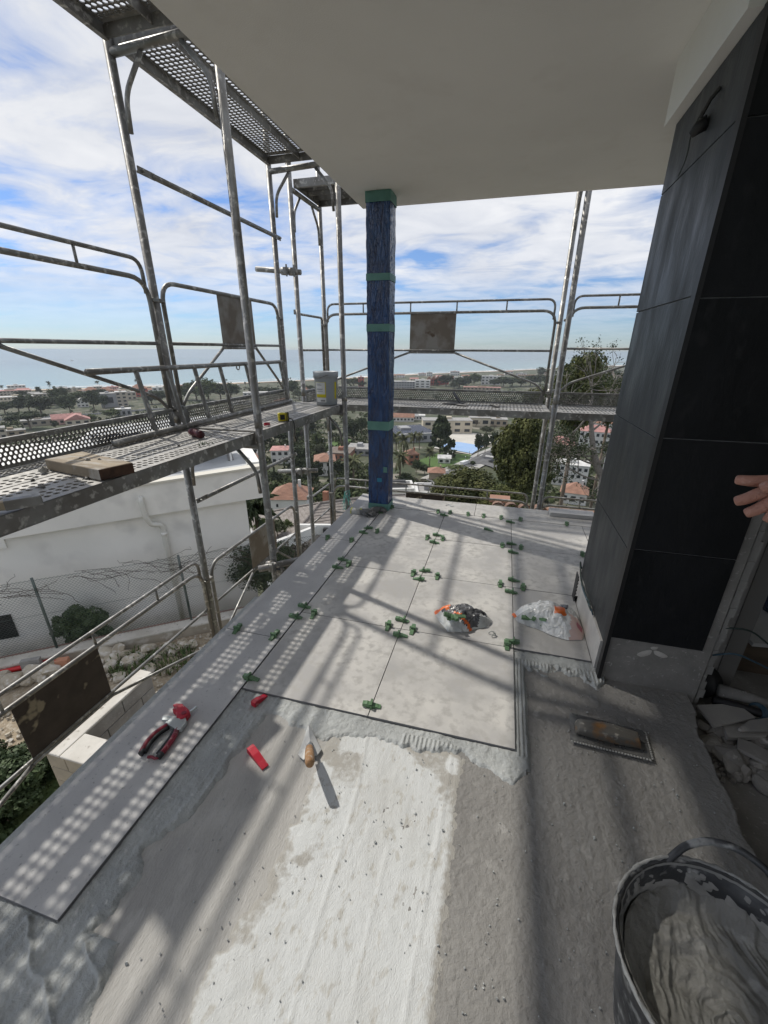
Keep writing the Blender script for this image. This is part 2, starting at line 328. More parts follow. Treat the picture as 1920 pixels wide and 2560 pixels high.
for i in range(900):
    x, y = (random.uniform(-.95, .88), random.uniform(-.1, 1.72))
    if x < .19 and y > 1.22 or y > 1.84: continue
    s = random.uniform(.0012, .0042)*(1.6 if random.random() < .08 else 1)
    m = Matrix.Rotation(random.random()*6, 3, 'Z') @ Matrix.Rotation(random.random()*6, 3, 'X'); cr.box((x, y, -.017+s*.3), (s, s*1.3, s*.8), m, (.6, .7))
tag(cr.build('mortar_crumbs', m_adh, floor), kind='stuff')

# soffit over the terrace and the building behind it
ceil = thing('ceiling', 'smooth white painted soffit slab over the terrace', 'ceiling', (0, 1, 2.475)); ceil['kind'] = 'structure'
MB().bb((-1.268, -1.6, 2.475), (4.2, 3.98, 2.80)).build('soffit', m_paint, ceil)
MB().bb((.53, 1.79, 2.267), (.98, 2.472, 2.474)).build('beam', m_paint, ceil)
m_plast = mat('grey_plaster', (.30, .295, .28), .9, c2=(.24, .235, .225), ns=2, c3=(.4, .39, .37), cs=25, bump=.001, bs=90)
room = thing('interior_room', 'dark unfinished room behind the clad wall', 'room', (2.5, 1.5, -.12)); room['kind'] = 'structure'
MB().bb((.88, -3, -.40), (4.2, 4.0, -.13)).build('room_floor', m_conc, room)
MB().bb((.99, 3.05, -.12), (4.2, 3.2, 2.474)).build('room_back_wall', m_plast, room)
MB().bb((4.0, -3, -.12), (4.2, 3.05, 2.474)).build('room_side_wall', m_plast, room)
MB().bb((1.6, -3.2, -.12), (4.2, -3.0, 2.474)).build('room_rear_wall', m_plast, room)
MB().bb((.995, 1.955, -.128), (1.212, 2.06, 2.474)).build('partition', m_plast, room, bev=.003)
MB().bb((1.135, 1.948, -.127), (1.206, 1.954, 2.4)).build('plaster_band', mat('dark_plaster', (.17, .165, .155), .9), room)
m_alu = mat('grey_profile', (.20, .215, .22), .55, .3, c2=(.14, .15, .15), ns=8, c3=(.32, .31, .29), cs=30)
ch = MB().bb((.982, 1.775, -.128), (.988, 1.835, 2.45)); ch.build('door_profile', m_alu, room)
tn = MB()
for k in range(60):
    z0 = -.12+k*.043; w = .012+.02*random.random(); tn.bb((.989, 1.772+random.uniform(-.003, .003), z0), (.989+w, 1.80, z0+.0425))
tn.build('torn_plaster_edge', m_plast, room)
# ================================================================== CLAD WALL
m_slate_shaded = mat('slate_panel_shaded', (.010, .011, .012), .48, c2=(.017, .018, .020), ns=3, nd=7, c3=(.026, .027, .028), cs=18, clo=.6, chi=.8, bump=.003, bs=26, bd=6, spec=.18, sc=(1, 1, .55), rvar=.1)  # front face: its shade is put into the slate colour
m_slate_lit = mat('slate_panel_lit', (.030, .034, .036), .50, c2=(.045, .049, .051), ns=2.2, nd=7, c3=(.058, .062, .064), cs=14, clo=.6, chi=.8, bump=.002, bs=30, bd=5, sc=(1, 2.2, .7), rvar=.12, spec=.4)  # same slate, coloured lighter for the side face that catches sky light
m_grout = mat('grout', (.26, .26, .255), .9, c2=(.18, .18, .175), ns=20)
m_blk = mat('black_trim', (.012, .012, .013), .5)
wall = thing('clad_wall', 'dark slate clad wall pier beside the doorway', 'wall', (.77, 2.1, 0))
MB().bb((.580, 1.760, -.128), (.98, 2.445, 2.266)).build('concrete_core', m_conc, wall)
MB().bb((.5745, 1.79, .17), (.5795, 2.44, 2.262)).build('grout', m_grout, wall)
zb = (.165, .650, 1.110, 1.576, 2.026, 2.2655)
for a, b in zip(zb, zb[1:]): MB().bb((.568+random.uniform(0, .0012), 1.783, a+.002), (.5743, 2.448, b-.002)).build('panel', m_slate_lit, wall, bev=.001)
MB().bb((.582, 1.7545, .23), (.94, 1.7595, 2.47)).build('grout', m_grout, wall)
zf = (.226, .664, 1.115, 1.568, 2.019, 2.474)
for a, b in zip(zf, zf[1:]): MB().bb((.5825, 1.746, a+.0022), (.938, 1.7543, b-.0022)).build('panel', m_slate_shaded, wall, bev=.001)
MB().bb((.5665, 1.743, -.01), (.582, 1.7825, 2.2655)).build('shaded_corner_trim', m_blk, wall)  # corner profile; its black stands in for shade on the panel edges
m_skirt = mat('skirting_stone', (.50, .485, .46), .55, c2=(.38, .37, .355), ns=6, nd=8)
MB().bb((.560, 1.80, .001), (.5795, 2.375, .1635)).build('skirting_tile', m_skirt, wall, bev=.001)
m_dab = mat('plaster_dab', (.55, .53, .5), .9, c2=(.45, .43, .4), ns=12)
for cx, cz, a, b_, tl in ((.735, .160, .030, .017, .6), (.795, .168, .030, .014, -.35), (.765, .196, .014, .010, .2)):
    V = [(cx, 1.753, cz)]; nn = 18
    for k in range(nn):
        t = 2*math.pi*k/nn; x, z = a*math.cos(t)*(1+.12*math.sin(3*t)), b_*math.sin(t)*(1+.15*math.cos(2*t)); V.append((cx+x*math.cos(tl)-z*math.sin(tl), 1.7592, cz+x*math.sin(tl)+z*math.cos(tl)))
    MB().add(V, [(0, 1+(k+1) % nn, 1+k) for k in range(nn)]).build('plaster_dab', m_dab, wall, smo=True)
cb = MB().bb((.548, 2.40, .0), (.552, 2.47, .17))
for k in range(7): cb.bb((.5485, 2.385, .012+k*.023), (.5515, 2.40, .022+k*.023))
tag(cb.build('notched_spreader', m_blk), 'black notched plastic spreader standing against the end of the skirting tile', 'spreader')
m_wire = mat('cable_sheath', (.02, .035, .03), .45); m_wireb = mat('blue_wire', (.03, .07, .10), .45); m_wirew = mat('pale_wire', (.4, .42, .40), .5)
def wires(name, label, sets, parent=None):
    t = thing(name, label, 'cable', sets[0][1][0])
    for m_, pts, r in sets: MB().tube(rounded(pts, .05, 5), r, 6).build('strand', m_, t, smo=True)
    return t
wires('wall_cable', 'looped green and blue cable ends hanging out low on the slate wall', [
    (m_wire, [(.565, 2.45, .20), (.545, 2.43, .27), (.54, 2.30, .20), (.55, 2.13, .19), (.545, 2.06, .21), (.55, 2.01, .19), (.56, 2.06, .16), (.55, 2.12, .18)], .004),
    (m_wireb, [(.565, 2.44, .21), (.55, 2.43, .24), (.545, 2.28, .18), (.555, 2.10, .17), (.548, 2.03, .20), (.56, 2.00, .17)], .0035),
    (m_wirew, [(.565, 2.43, .20), (.548, 2.40, .22), (.55, 2.25, .19), (.552, 2.14, .18)], .0025)])
wl = thing('wall_lamp_socket', 'open lamp socket with loose wire high on the slate wall', 'socket', (.565, 2.04, 2.11))
MB().tube([(.568, 2.04, 2.12), (.545, 2.05, 2.11), (.53, 2.06, 2.095)], [.022, .02, .012], 10).build('socket', m_blk, wl, smo=True)
MB().tube(rounded([(.56, 2.0, 2.17), (.54, 2.02, 2.15), (.53, 2.06, 2.10), (.555, 2.14, 2.06), (.563, 2.23, 2.03)], .05, 5), .0022, 5).build('wire', m_wire, wl)
MB().tube([(.566, 1.985, 2.185), (.55, 2.0, 2.165), (.54, 2.03, 2.13)], .006, 6).build('stub', m_blk, wl)

# ================================================================== BLUE WRAPPED PILLAR
m_film = mat('blue_plastic_film', (.0015, .018, .085), .07, c2=(.003, .055, .20), ns=5, nd=6, bump=.014, bs=13, bd=4, bump2=.016, bs2=5, sc=(4.2, 4.2, 1.0), spec=.9, dist=1.2)
m_tape = mat('mint_masking_tape', (.13, .29, .25), .55, c2=(.10, .24, .21), ns=14)
pil = thing('wrapped_pillar', 'square pillar wrapped in dark blue plastic film with mint tape', 'pillar', (-1.0275, 3.67, 0))
px0, px1, py0, py1 = -1.118, -.936, 3.585, 3.755
def ring_sheet(name, z0, z1, off, nz, m_, par, amp=0.0, smo=False):
    seg = 22 if smo else 14; pts = []
    for (ax, ay), (bx, by) in zip(((px0, py0), (px1, py0), (px1, py1), (px0, py1)), ((px1, py0), (px1, py1), (px0, py1), (px0, py0))):
        for k in range(seg): pts.append((ax+(bx-ax)*k/seg, ay+(by-ay)*k/seg))
    cxm, cym = (px0+px1)/2, (py0+py1)/2; V = []; n = len(pts)
    for i in range(nz+1):
        z = z0+(z1-z0)*i/nz
        for k, (x, y) in enumerate(pts):
            dx, dy = x-cxm, y-cym; l = math.hypot(dx, dy)
            w = off + amp*float(abs(2*fbm(np.array([k*.33+z*8.]), np.array([z*3.-k*.1]), 51)[0]-.95))
            V.append((x+dx/l*w, y+dy/l*w, z))
    b = MB(); b.add(V, [(i*n+k, i*n+(k+1) % n, (i+1)*n+(k+1) % n, (i+1)*n+k) for i in range(nz) for k in range(n)])
    return b.build(name, m_, par, smo=smo)
MB().bb((px0+.004, py0+.004, 0), (px1-.004, py1-.004, 2.474)).build('core', m_conc, pil)
ring_sheet('film', .004, 2.474, .001, 240, m_film, pil, .010, True)
for a, b in ((2.405, 2.473), (1.905, 1.953), (1.545, 1.60), (.755, .83), (.0015, .068)): ring_sheet('tape', a, b, .0075, 3, m_tape, pil, .003)
MB().box((-1.015, 3.5795, .30), (.045, .004, .035)).build('tape_patch', mat('cyan_tape', (.03, .22, .36), .4), pil)
MB().box((-.96, 3.5795, .40), (.035, .004, .05)).build('tape_patch', m_tape, pil)

# ================================================================== GREEN LEVELLING CLIPS
m_grn = mat('green_plastic', (.12, .22, .11), .45, c2=(.09, .17, .085), ns=30); m_red = mat('red_plastic', (.50, .012, .035), .45, c2=(.40, .012, .03), ns=20, c3=(.52, .24, .22), cs=46, clo=.62, chi=.74)
def wedge_mb(L=.078, w=.020, h=.017):
    b = MB(); N = 9 if L < .08 and h < .02 else 3
    prof = [(-L/2, .0015), (-L/2, h*.96), (-L/2+.012, h)] + [(-L/2+.012+(L-.012)*i/N, h*(1-i/N)+.0025+(.0012 if i % 2 else 0)) for i in range(1, N+1)] + [(L/2, .0)]
    P = [(x, s*w/2*(1 if True else 1), z) for s in (-1, 1) for x, z in prof]; n = len(prof)
    b.add(P, [tuple(range(n)), tuple(range(2*n-1, n-1, -1))] + [(k, n+k, n+(k+1) % n, (k+1) % n) for k in range(n)])
    return b
wedge_me = wedge_mb().mesh('wedge', m_grn)
cl = MB()
for s in (-1, 1): cl.bb((-.004, s*.0155-.0017, -.006), (.004, s*.0155+.0017, .026))
cl.bb((-.0042, -.0172, .020), (.0042, .0172, .0265)); cl.bb((-.02, -.012, .0003), (.02, .012, .0016))
clip_me = cl.mesh('clip', m_grn)
def clip(x, y, rz, label):
    t = thing('levelling_clip', label, 'tile clip', (x, y, .0005), 'green tile levelling clips', rz)
    o = put('strap', clip_me, t); w = put('wedge', wedge_me, t); w.location = (random.uniform(-.012, .012), random.uniform(-.001, .001), .0016); w.rotation_euler = (0, 0, random.uniform(-.06, .06)); return t
z3 = lambda x, y: (x*960/1659, 1000+y*960/1659)
r3 = lambda x, y: (960+x*960/1659, 1000+y*960/1659)
z4 = lambda x, y: (x*960/1659, 1500+y*960/1659)
CL = [  # place in the survey photo, joint it straddles, label tail
 (z3(1590, 553), 'L', 'farther one across the coping joint, just in front of the gloves'), (z3(1572, 573), 'L', 'nearer one across the coping joint, just in front of the gloves'),
 (z3(1628, 570), 'C', 'on the cross joint right of the pair before the gloves'), (z3(1405, 605), 'C', 'at the outer edge on the farther coping cut joint'), (z3(1510, 617), 'C', 'inner one on the farther coping cut joint'),
 (z3(1487, 690), 'L', 'farther one at the third crossing of the coping joint'), (z3(1455, 722), 'L', 'nearer one at the third crossing of the coping joint'), (z3(1505, 712), 'C', 'right-hand one at the third crossing of the coping joint'),
 (z3(1325, 893), 'L', 'farther one at the second crossing of the coping joint'), (z3(1280, 937), 'L', 'nearer one at the second crossing of the coping joint'), (z3(1360, 918), 'C', 'right-hand one at the second crossing of the coping joint'),
 (z3(1012, 1003), 'C', 'outer one on the nearer coping cut joint'), (z3(1168, 1038), 'C', 'inner one on the nearer coping cut joint'),
 (z4(1095, 340), 'L', 'across the coping joint at the corner of the tiled area'), (z4(1590, 452), 'L', 'at the front edge of tiles on the middle joint'),
 (r3(20, 972), 'C', 'left one at the middle-joint crossing beside the orange-edged bag'), (r3(95, 953), 'L', 'far one at the middle-joint crossing beside the orange-edged bag'), (r3(125, 990), 'C', 'right one at the middle-joint crossing beside the orange-edged bag'), (r3(50, 1013), 'L', 'near one at the middle-joint crossing beside the orange-edged bag'),
 (r3(160, 735), 'L', 'far one at the second crossing along the middle joint'), (r3(127, 749), 'C', 'left one at the second crossing along the middle joint'), (r3(230, 762), 'C', 'right one at the second crossing along the middle joint'), (r3(145, 773), 'L', 'near one at the second crossing along the middle joint'),
 (r3(187, 596), 'C', 'left one at the third crossing along the middle joint'), (r3(230, 583), 'L', 'far one at the third crossing along the middle joint'), (r3(253, 602), 'C', 'right one at the third crossing along the middle joint'), (r3(217, 615), 'L', 'near one at the third crossing along the middle joint'),
 (r3(233, 483), 'C', 'left of the middle joint on the farthest cross joint'), (r3(260, 497), 'L', 'astride the far end of the middle joint'), (r3(285, 488), 'C', 'right of the middle joint on the farthest cross joint'),
 (r3(363, 495), 'C', 'left of the edge tile seam on the farthest cross joint'), (r3(506, 509), 'C', 'left of the right-hand joint on the farthest cross joint'), (r3(545, 527), 'L', 'astride the far end of the right-hand joint'), (r3(590, 519), 'C', 'right of the right-hand joint on the farthest cross joint'), (r3(790, 539), 'C', 'alone on the farthest cross joint near the wall'),
 (r3(558, 622), 'L', 'far one at the third crossing of the right-hand joint'), (r3(511, 633), 'C', 'left one at the third crossing of the right-hand joint'), (r3(592, 643), 'C', 'right one at the third crossing of the right-hand joint'), (r3(555, 657), 'L', 'near one at the third crossing of the right-hand joint'),
 (r3(560, 778), 'L', 'far one at the second crossing of the right-hand joint'), (r3(502, 801), 'C', 'left one at the second crossing of the right-hand joint'), (r3(601, 813), 'C', 'right one at the second crossing of the right-hand joint'), (r3(560, 830), 'L', 'near one at the second crossing of the right-hand joint'),
 (r3(858, 668), 'C', 'half hidden against the foot of the slate wall'), (r3(548, 1043), 'L', 'across the right-hand joint in front of the white bag'), (r3(532, 1064), 'C', 'pointing forward, left of the right-hand joint, near the white bag'),
 (r3(15, 489), 'L', 'across the coping joint right at the pillar foot'), (r3(36, 462), 'C', 'at the right rear corner of the pillar foot'), (r3(430, 502), 'C', 'low one right of the edge tile seam')]
for (u, v), k, tail in CL:
    p = onz(u, v, .006); x, y = p.x, p.y
    if k == 'L': x = min(LX[:3], key=lambda q: abs(q-x)); rz = R(random.uniform(-6, 6)) + (math.pi if random.random() < .25 else 0)
    else:
        ys = CYS + (1.60, 2.857) if x < -1.0 else CYS; y = min(ys, key=lambda q: abs(q-y)); rz = -math.pi/2 + R(random.uniform(-6, 6))
    clip(x, y, rz, 'green levelling clip ' + tail)
def loose(name, m_, loc, rot, label, L=.078, w=.02, h=.017):
    o = wedge_mb(L, w, h).build(name, m_, None, local=True); o.location = loc; o.rotation_euler = rot; return tag(o, label, 'wedge')
p = onz(*r3(452, 562), .003); loose('loose_wedge', m_grn, (p.x, p.y, .001), (0, 0, -.35), 'loose green wedge lying alone on a far tile')
loose('red_wedge', m_red, (-.885, 1.200, -.011), (0, 0, R(75)), 'red plastic wedge set against the front edge of the corner tile', .075, .024, .026)
loose('red_wedge', m_red, (-.747, .951, -.017), (0, 0, R(-28)), 'red plastic wedge lying flat on the bare screed', .105, .028, .026)

# ================================================================== TOOLS ON THE FLOOR
m_steel = mat('worn_steel', (.42, .43, .43), .38, .85, c2=(.30, .30, .29), ns=14, c3=(.5, .49, .46), cs=40, rvar=.12)
m_zinc = mat('bright_zinc', (.62, .66, .66), .28, .8)
m_crim = mat('crimson_grip', (.24, .012, .03), .5, c2=(.18, .01, .024), ns=20, c3=(.36, .22, .20), cs=50, clo=.6, chi=.74); m_rub = mat('black_rubber', (.015, .015, .016), .6)
pl = thing('levelling_pliers', 'levelling pliers with crimson and black grips lying on the coping', 'pliers', (-1.135, .95, .002))
def V3(p, z): return Vector((p[0], p[1], z))
for nm, pts in (('grip', [(-1.158, .968), (-1.178, .925), (-1.178, .88), (-1.163, .838)]), ('grip', [(-1.108, .962), (-1.094, .925), (-1.089, .885), (-1.087, .846)])):
    MB().tube(rounded([V3(q, .016) for q in pts], .03, 4), .0105, 10).build(nm, m_crim, pl, smo=True)
for pts in ([(-1.148, .96), (-1.164, .92), (-1.164, .88), (-1.152, .842)], [(-1.118, .957), (-1.106, .922), (-1.102, .885), (-1.100, .850)]):
    MB().tube(rounded([V3(q, .015) for q in pts], .03, 4), .0085, 8).build('grip_inlay', m_rub, pl, smo=True)
for c in ((-1.161, .836), (-1.087, .843)): MB().tube([(c[0], c[1]+.012, .016), (c[0], c[1]-.006, .016)], .0112, 10).build('grip_end', m_rub, pl, smo=True)
MB().tube(rounded([(-1.088, .842, .012), (-1.10, .832, .011), (-1.118, .838, .009), (-1.132, .832, .009)], .01, 3), .0055, 6).build('lock_strap', m_crim, pl, smo=True)
MB().prism([(-1.172, .968), (-1.100, .952), (-1.088, .962), (-1.092, .998), (-1.108, 1.012), (-1.160, .992)], .006, .026).build('pivot_plate', m_zinc, pl, bev=.002)
MB().prism([(-1.205, .998), (-1.196, .978), (-1.150, .990), (-1.145, 1.012)], .010, .022).build('nose_plate', m_zinc, pl, bev=.002)
MB().tube([(-1.13, 1.0, .016), (-1.122, 1.02, .018), (-1.105, 1.075, .018)], .005, 8).build('rod', m_zinc, pl)
MB().prism([(-1.190, 1.062), (-1.202, 1.05), (-1.182, 1.043), (-1.188, 1.030), (-1.160, 1.022), (-1.145, 1.004), (-1.118, .998), (-1.104, 1.014), (-1.108, 1.040), (-1.130, 1.052), (-1.165, 1.066)], .003, .031).build('jaw_head', m_red, pl, bev=.004)
MB().tube([(-1.125, 1.025, .03), (-1.125, 1.025, .0335)], .010, 12).build('pivot_cap', m_crim, pl)

m_wood = mat('worn_wood', (.36, .20, .09), .6, c2=(.22, .12, .055), ns=6, c3=(.45, .40, .33), cs=22, clo=.58, chi=.68, sc=(1, 1, 4), bump=.001, bs=40)
tr = thing('pointing_trowel', 'pointing trowel with wooden handle resting in fresh adhesive', 'trowel', (-.57, 1.03, -.012))
bl = MB(); zt = -.010
bl.add([(-.628, 1.145, zt), (-.604, 1.00, zt+.003), (-.575, .985, zt+.006), (-.532, 1.02, zt+.006), (-.528, 1.045, zt+.003), (-.572, 1.04, zt+.012),
        (-.628, 1.145, zt-.003), (-.604, 1.00, zt), (-.575, .985, zt+.003), (-.532, 1.02, zt+.003), (-.528, 1.045, zt)],
       [(0, 1, 5), (1, 2, 5), (2, 3, 5), (3, 4, 5), (4, 0, 5), (10, 9, 8, 7, 6), (0, 6, 7, 1), (1, 7, 8, 2), (2, 8, 9, 3), (3, 9, 10, 4), (4, 10, 6, 0)])
bl.build('blade', mat('mortar_smeared_steel', (.42, .42, .41), .55, .35, c2=(.5, .51, .5), ns=14, bump=.002, bs=60), tr)
MB().tube(rounded([(-.575, 1.055, zt+.008), (-.57, 1.035, .028), (-.556, 1.005, .038)], .02, 4), [.006]*len(rounded([(0, 0, 0), (1, 0, 0), (1, 1, 0)], .02, 4)), 8).build('tang', m_steel, tr, smo=True)
ha, hb = Vector((-.560, 1.012, .034)), Vector((-.502, .900, .108)); hd = hb-ha
MB().tube([ha, ha+hd*.08, ha+hd*.3, ha+hd*.6, ha+hd*.9, hb, hb+hd*.02], [.012, .0145, .0165, .0175, .0165, .0145, .008], 14).build('handle', m_wood, tr, smo=True)
MB().tube([ha-hd*.02, ha+hd*.07], .0135, 12).build('ferrule', m_steel, tr, smo=True)

ft = thing('notched_trowel', 'notched trowel with mortar-crusted wooden handle on the rough screed', 'trowel', (.545, 1.40, -.016))
Q = [Vector((.415, 1.487, 0)), Vector((.400, 1.345, 0)), Vector((.683, 1.334, 0)), Vector((.692, 1.467, 0))]
pb = MB(); zz = -.004
pb.add([q+Vector((0, 0, zz)) for q in Q]+[q+Vector((0, 0, zz+.0018)) for q in Q], [(3, 2, 1, 0), (4, 5, 6, 7), (0, 1, 5, 4), (1, 2, 6, 5), (2, 3, 7, 6), (3, 0, 4, 7)])
pb.build('plate', mat('smeared_plate', (.20, .20, .20), .35, .7, c2=(.36, .36, .35), ns=7, lo=.45, hi=.55, rvar=.2), ft)
for (a, b, n) in ((Q[1], Q[2], 27), (Q[3], Q[2], 13)):
    nrm = Vector((b.y-a.y, a.x-b.x, 0)).normalized(); nrm = nrm if nrm.dot(a-Vector((.545, 1.40, 0))) > 0 else -nrm
    te = MB()
    for i in range(n):
        c = a+(b-a)*((i+.5)/n); te.box(c+nrm*.004+Vector((0, 0, zz-.001)), (.0062, .0062, .0035), Matrix.Rotation(math.atan2((b-a).y, (b-a).x), 3, 'Z'))
    te.build('tooth_row', mat('tooth_mortar', (.42, .42, .40), .8), ft)
hp = MB(); prof = [(-.5, .16), (-.42, .05), (0, -.02), (.42, .05), (.5, .2), (.5, .62), (.40, .92), (.0, 1.0), (-.40, .95), (-.5, .7)]
ax = (Q[2]-Q[1]).normalized(); ay = Vector((-ax.y, ax.x, 0)); o0 = Vector((.540, 1.396, .001)); N = 9; V = []
for i in range(N+1):
    t = i/N; s = .8+.2*math.sin(math.pi*t); xx = -.112+.224*t
    for k, (py, pz) in enumerate(prof): V.append(o0+ax*(xx+.012*(pz-.5)*(1 if t > .5 else -1)*-1)+ay*(py*.072*s)+Vector((0, 0, pz*.046*s)))
n = len(prof); hp.add(V, [(i*n+k, i*n+(k+1) % n, (i+1)*n+(k+1) % n, (i+1)*n+k) for i in range(N) for k in range(n)]+[tuple(range(n-1, -1, -1)), tuple(N*n+k for k in range(n))])
hp.build('handle', mat('crusted_handle', (.22, .11, .035), .55, c2=(.10, .095, .085), ns=13, nd=6, lo=.36, hi=.50, c3=(.36, .34, .30), cs=20, clo=.6, chi=.7, bump=.003, bs=40), ft, smo=True, bev=.002)

# ---- gloves by the pillar
m_gl = mat('grey_glove_rubber', (.10, .10, .10), .7, c2=(.16, .16, .155), ns=25, bump=.001, bs=120); m_cuff = mat('knit_cuff', (.46, .46, .44), .9, bump=.002, bs=120)
def glove(name, label, c, ang, fl):
    t = thing(name, label, 'glove', c); c = Vector(c); d = Vector((math.cos(ang), math.sin(ang), 0)); e = Vector((-d.y, d.x, 0))*fl; z = Vector((0, 0, 1))
    b = MB(); b.tube([c-d*.03+z*.016, c+z*.02, c+d*.05+z*.024, c+d*.085+z*.02], [.026, .032, .034, .024], 10)
    for i, (o, L) in enumerate(((-.026, .05), (-.009, .065), (.009, .062), (.026, .046))):
        s = c+d*.07+e*o+z*.020; b.tube([s, s+d*L*.5+e*o*.3+z*.012, s+d*L*.85+e*o*.4-z*.004, s+d*L+e*o*.4-z*.012], [.012, .0115, .011, .007], 8)
    s = c+d*.02-e*.03+z*.02; b.tube([s, s+d*.03-e*.022+z*.004, s+d*.06-e*.03-z*.008], [.013, .012, .008], 8)
    b.build('hand', m_gl, t, smo=True)
    MB().tube([c-d*.02+z*.016, c-d*.06+z*.018, c-d*.105+z*.016], [.028, .033, .036], 10).build('cuff', m_cuff, t, smo=True)
    MB().tube([c-d*.104+z*.016, c-d*.112+z*.016], .0375, 10).build('cuff_edge', mat('yellow_edge', (.55, .55, .08), .7), t, smo=True)
glove('work_glove', 'grey rubber work glove with pale cuff lying at the pillar foot', (-1.135, 3.44, .0015), R(-8), 1)
glove('work_glove', 'second grey work glove tucked behind the first against the pillar', (-1.06, 3.50, .0015), R(30), -1)

# ---- two plastic bags of clips
m_clear = mat('clear_bag_film', (.80, .82, .81), .16, c2=(.66, .69, .68), ns=9, alpha=.62, bump=.016, bs=26, bd=2, dist=.8, spec=.7)
m_white = mat('white_bag_print', (.76, .76, .74), .22, c2=(.66, .67, .66), ns=6, bump=.016, bs=26, bd=2, dist=.8); m_dkp = mat('dark_bag_print', (.05, .052, .058), .25, c2=(.12, .12, .125), ns=14, bump=.016, bs=26, bd=2, dist=.8)
m_org = mat('orange_print', (.72, .16, .03), .4, c2=(.6, .12, .03), ns=9); m_pink = mat('pale_pink_film', (.75, .55, .50), .35, alpha=.8, bump=.004, bs=25); m_mag = mat('magenta_print', (.42, .12, .16), .5)
def bag(name, label, outline, h, seed, zones, loc, peak=None):
    t = thing(name, label, 'plastic bag', loc); cx = sum(p[0] for p in outline)/len(outline); cy = sum(p[1] for p in outline)/len(outline)
    if peak: cx, cy = peak
    NR, NA = 16, 72; ang = [2*math.pi*k/NA for k in range(NA)]; V = []; oc = outline+[outline[0]]
    def rad(a):
        d = (math.cos(a), math.sin(a)); best = .01
        for (x0, y0), (x1, y1) in zip(oc, oc[1:]):
            ex, ey = x1-x0, y1-y0; den = d[0]*ey-d[1]*ex
            if abs(den) < 1e-9: continue
            tt = ((x0-cx)*ey-(y0-cy)*ex)/den; s = ((x0-cx)*d[1]-(y0-cy)*d[0])/den
            if tt > 0 and -1e-6 <= s <= 1+1e-6: best = max(best, tt)
        return best
    for i in range(NR+1):
        f = i/NR
        for a in ang:
            r = rad(a)*f*(1+.03*math.sin(5*a+seed)*f); x, y = cx+r*math.cos(a), cy+r*math.sin(a)
            lo_ = float(fbm(np.array([x*9.]), np.array([y*9.]), seed, 2)[0]); cr = float(abs(2*fbm(np.array([x*24.+lo_*3]), np.array([y*24.]), seed+5, 2)[0]-.8))
            V.append((x, y, .003+max(0, h*(1-f**2.6)*(.72+.5*lo_)-.018*(1-f**6)*max(0, .34-cr)/.34*(.4+f))))
    groups = {}
    for i in range(NR):
        for k in range(NA):
            q = (i*NA+k, i*NA+(k+1) % NA, (i+1)*NA+(k+1) % NA, (i+1)*NA+k); c = sum((Vector(V[j]) for j in q), Vector())/4
            groups.setdefault(zones(c.x, c.y, i/NR, ang[k]), []).append(q)
    for (nm, m_), fs in groups.items():
        b = MB(); b.v = list(V); b.f = fs; me = b.mesh(nm, m_, WL[t]); bm = bmesh.new(); bm.from_mesh(me); bmesh.ops.delete(bm, geom=[v for v in bm.verts if not v.link_faces], context='VERTS'); bm.to_mesh(me); bm.free()
        o = put(nm, me, t); o.data.polygons.foreach_set('use_smooth', [True]*len(o.data.polygons))
    return t
def zn1(x, y, f, a):
    e = y-(2.035-.28*(x+.15))
    if x < -.165 and y > 2.025: return ('orange_strip', m_org)
    if -.012 < y-(1.975-.62*(x+.10)) < .006 and -.14 < x < -.02: return ('orange_strip', m_org)
    if y < 1.955-.62*(x+.10): return ('clear_film', m_clear)
    if x < .005 and f < .93: return ('dark_print', m_dkp)
    if x < .045 and y > 2.03: return ('dark_print', m_dkp)
    return ('clear_film', m_clear)
bag('clip_bag', 'small open bag of green clips with orange strip and dark print', [(-.262, 2.06), (-.235, 2.02), (-.155, 1.885), (-.04, 1.925), (.045, 1.99), (.085, 2.06), (-.01, 2.12), (-.10, 2.13), (-.20, 2.085)], .095, 3, zn1, (-.10, 2.01, .001), (-.07, 2.03))
def zn2(x, y, f, a):
    if x < .205 and f > .6: return ('orange_strip', m_org)
    if x > .475 and y < 2.125: return ('magenta_mark', m_mag) if abs(x-.53) < .017 and abs(y-2.075) < .024 else ('pink_film', m_pink)
    if .395 < x < .455 and 2.075 < y < 2.135: return ('orange_print', m_org)
    if y < 2.07 and x < .34: return ('clear_film', m_clear)
    if x > .30: return ('dark_print', m_dkp) if (.44 < x < .475 and y > 2.15) else ('white_print', m_white)
    if y > 2.15 and .25 < x < .345: return ('grey_print', m_gpr) if (int((x-.25)*55) % 2) else ('white_print', m_white)
    return ('white_print', m_white) if y > 2.12 else ('clear_film', m_clear)
m_gpr = mat('grey_print', (.34, .36, .36), .3, bump=.004, bs=25)
bag('clip_bag', 'long clear and white bag of green clips against the skirting tile', [(.178, 2.155), (.22, 2.085), (.38, 2.015), (.47, 1.985), (.545, 2.01), (.556, 2.09), (.55, 2.25), (.44, 2.285), (.32, 2.265), (.24, 2.22)], .135, 9, zn2, (.38, 2.13, .001))
def heap(label, spots_, m_=m_grn): by_left([loose('bagged_wedge', m_, (x, y, z), (rx, .1*i % .4, rz), 'x') for i, (x, y, z, rz, rx) in enumerate(spots_)], label)
heap('%s green wedge from the left in the mouth of the orange-edged bag', [(-.165, 1.952, .058, 1.9, .2), (-.145, 1.947, .062, 2.0, .1), (-.125, 1.938, .062, 2.1, -.2), (-.15, 1.935, .072, .3, .3), (-.105, 1.945, .07, .4, .3)])
heap('%s green wedge from the left seen through the clear film of the long bag', [(.27+.028*i, 2.085+.012*math.sin(i*2), .032+.006*(i % 3), i*1.3, .3) for i in range(7)])
p = onz(*(1060+640*440/1659, 1480+385*200/754), .01); w_ = MB()
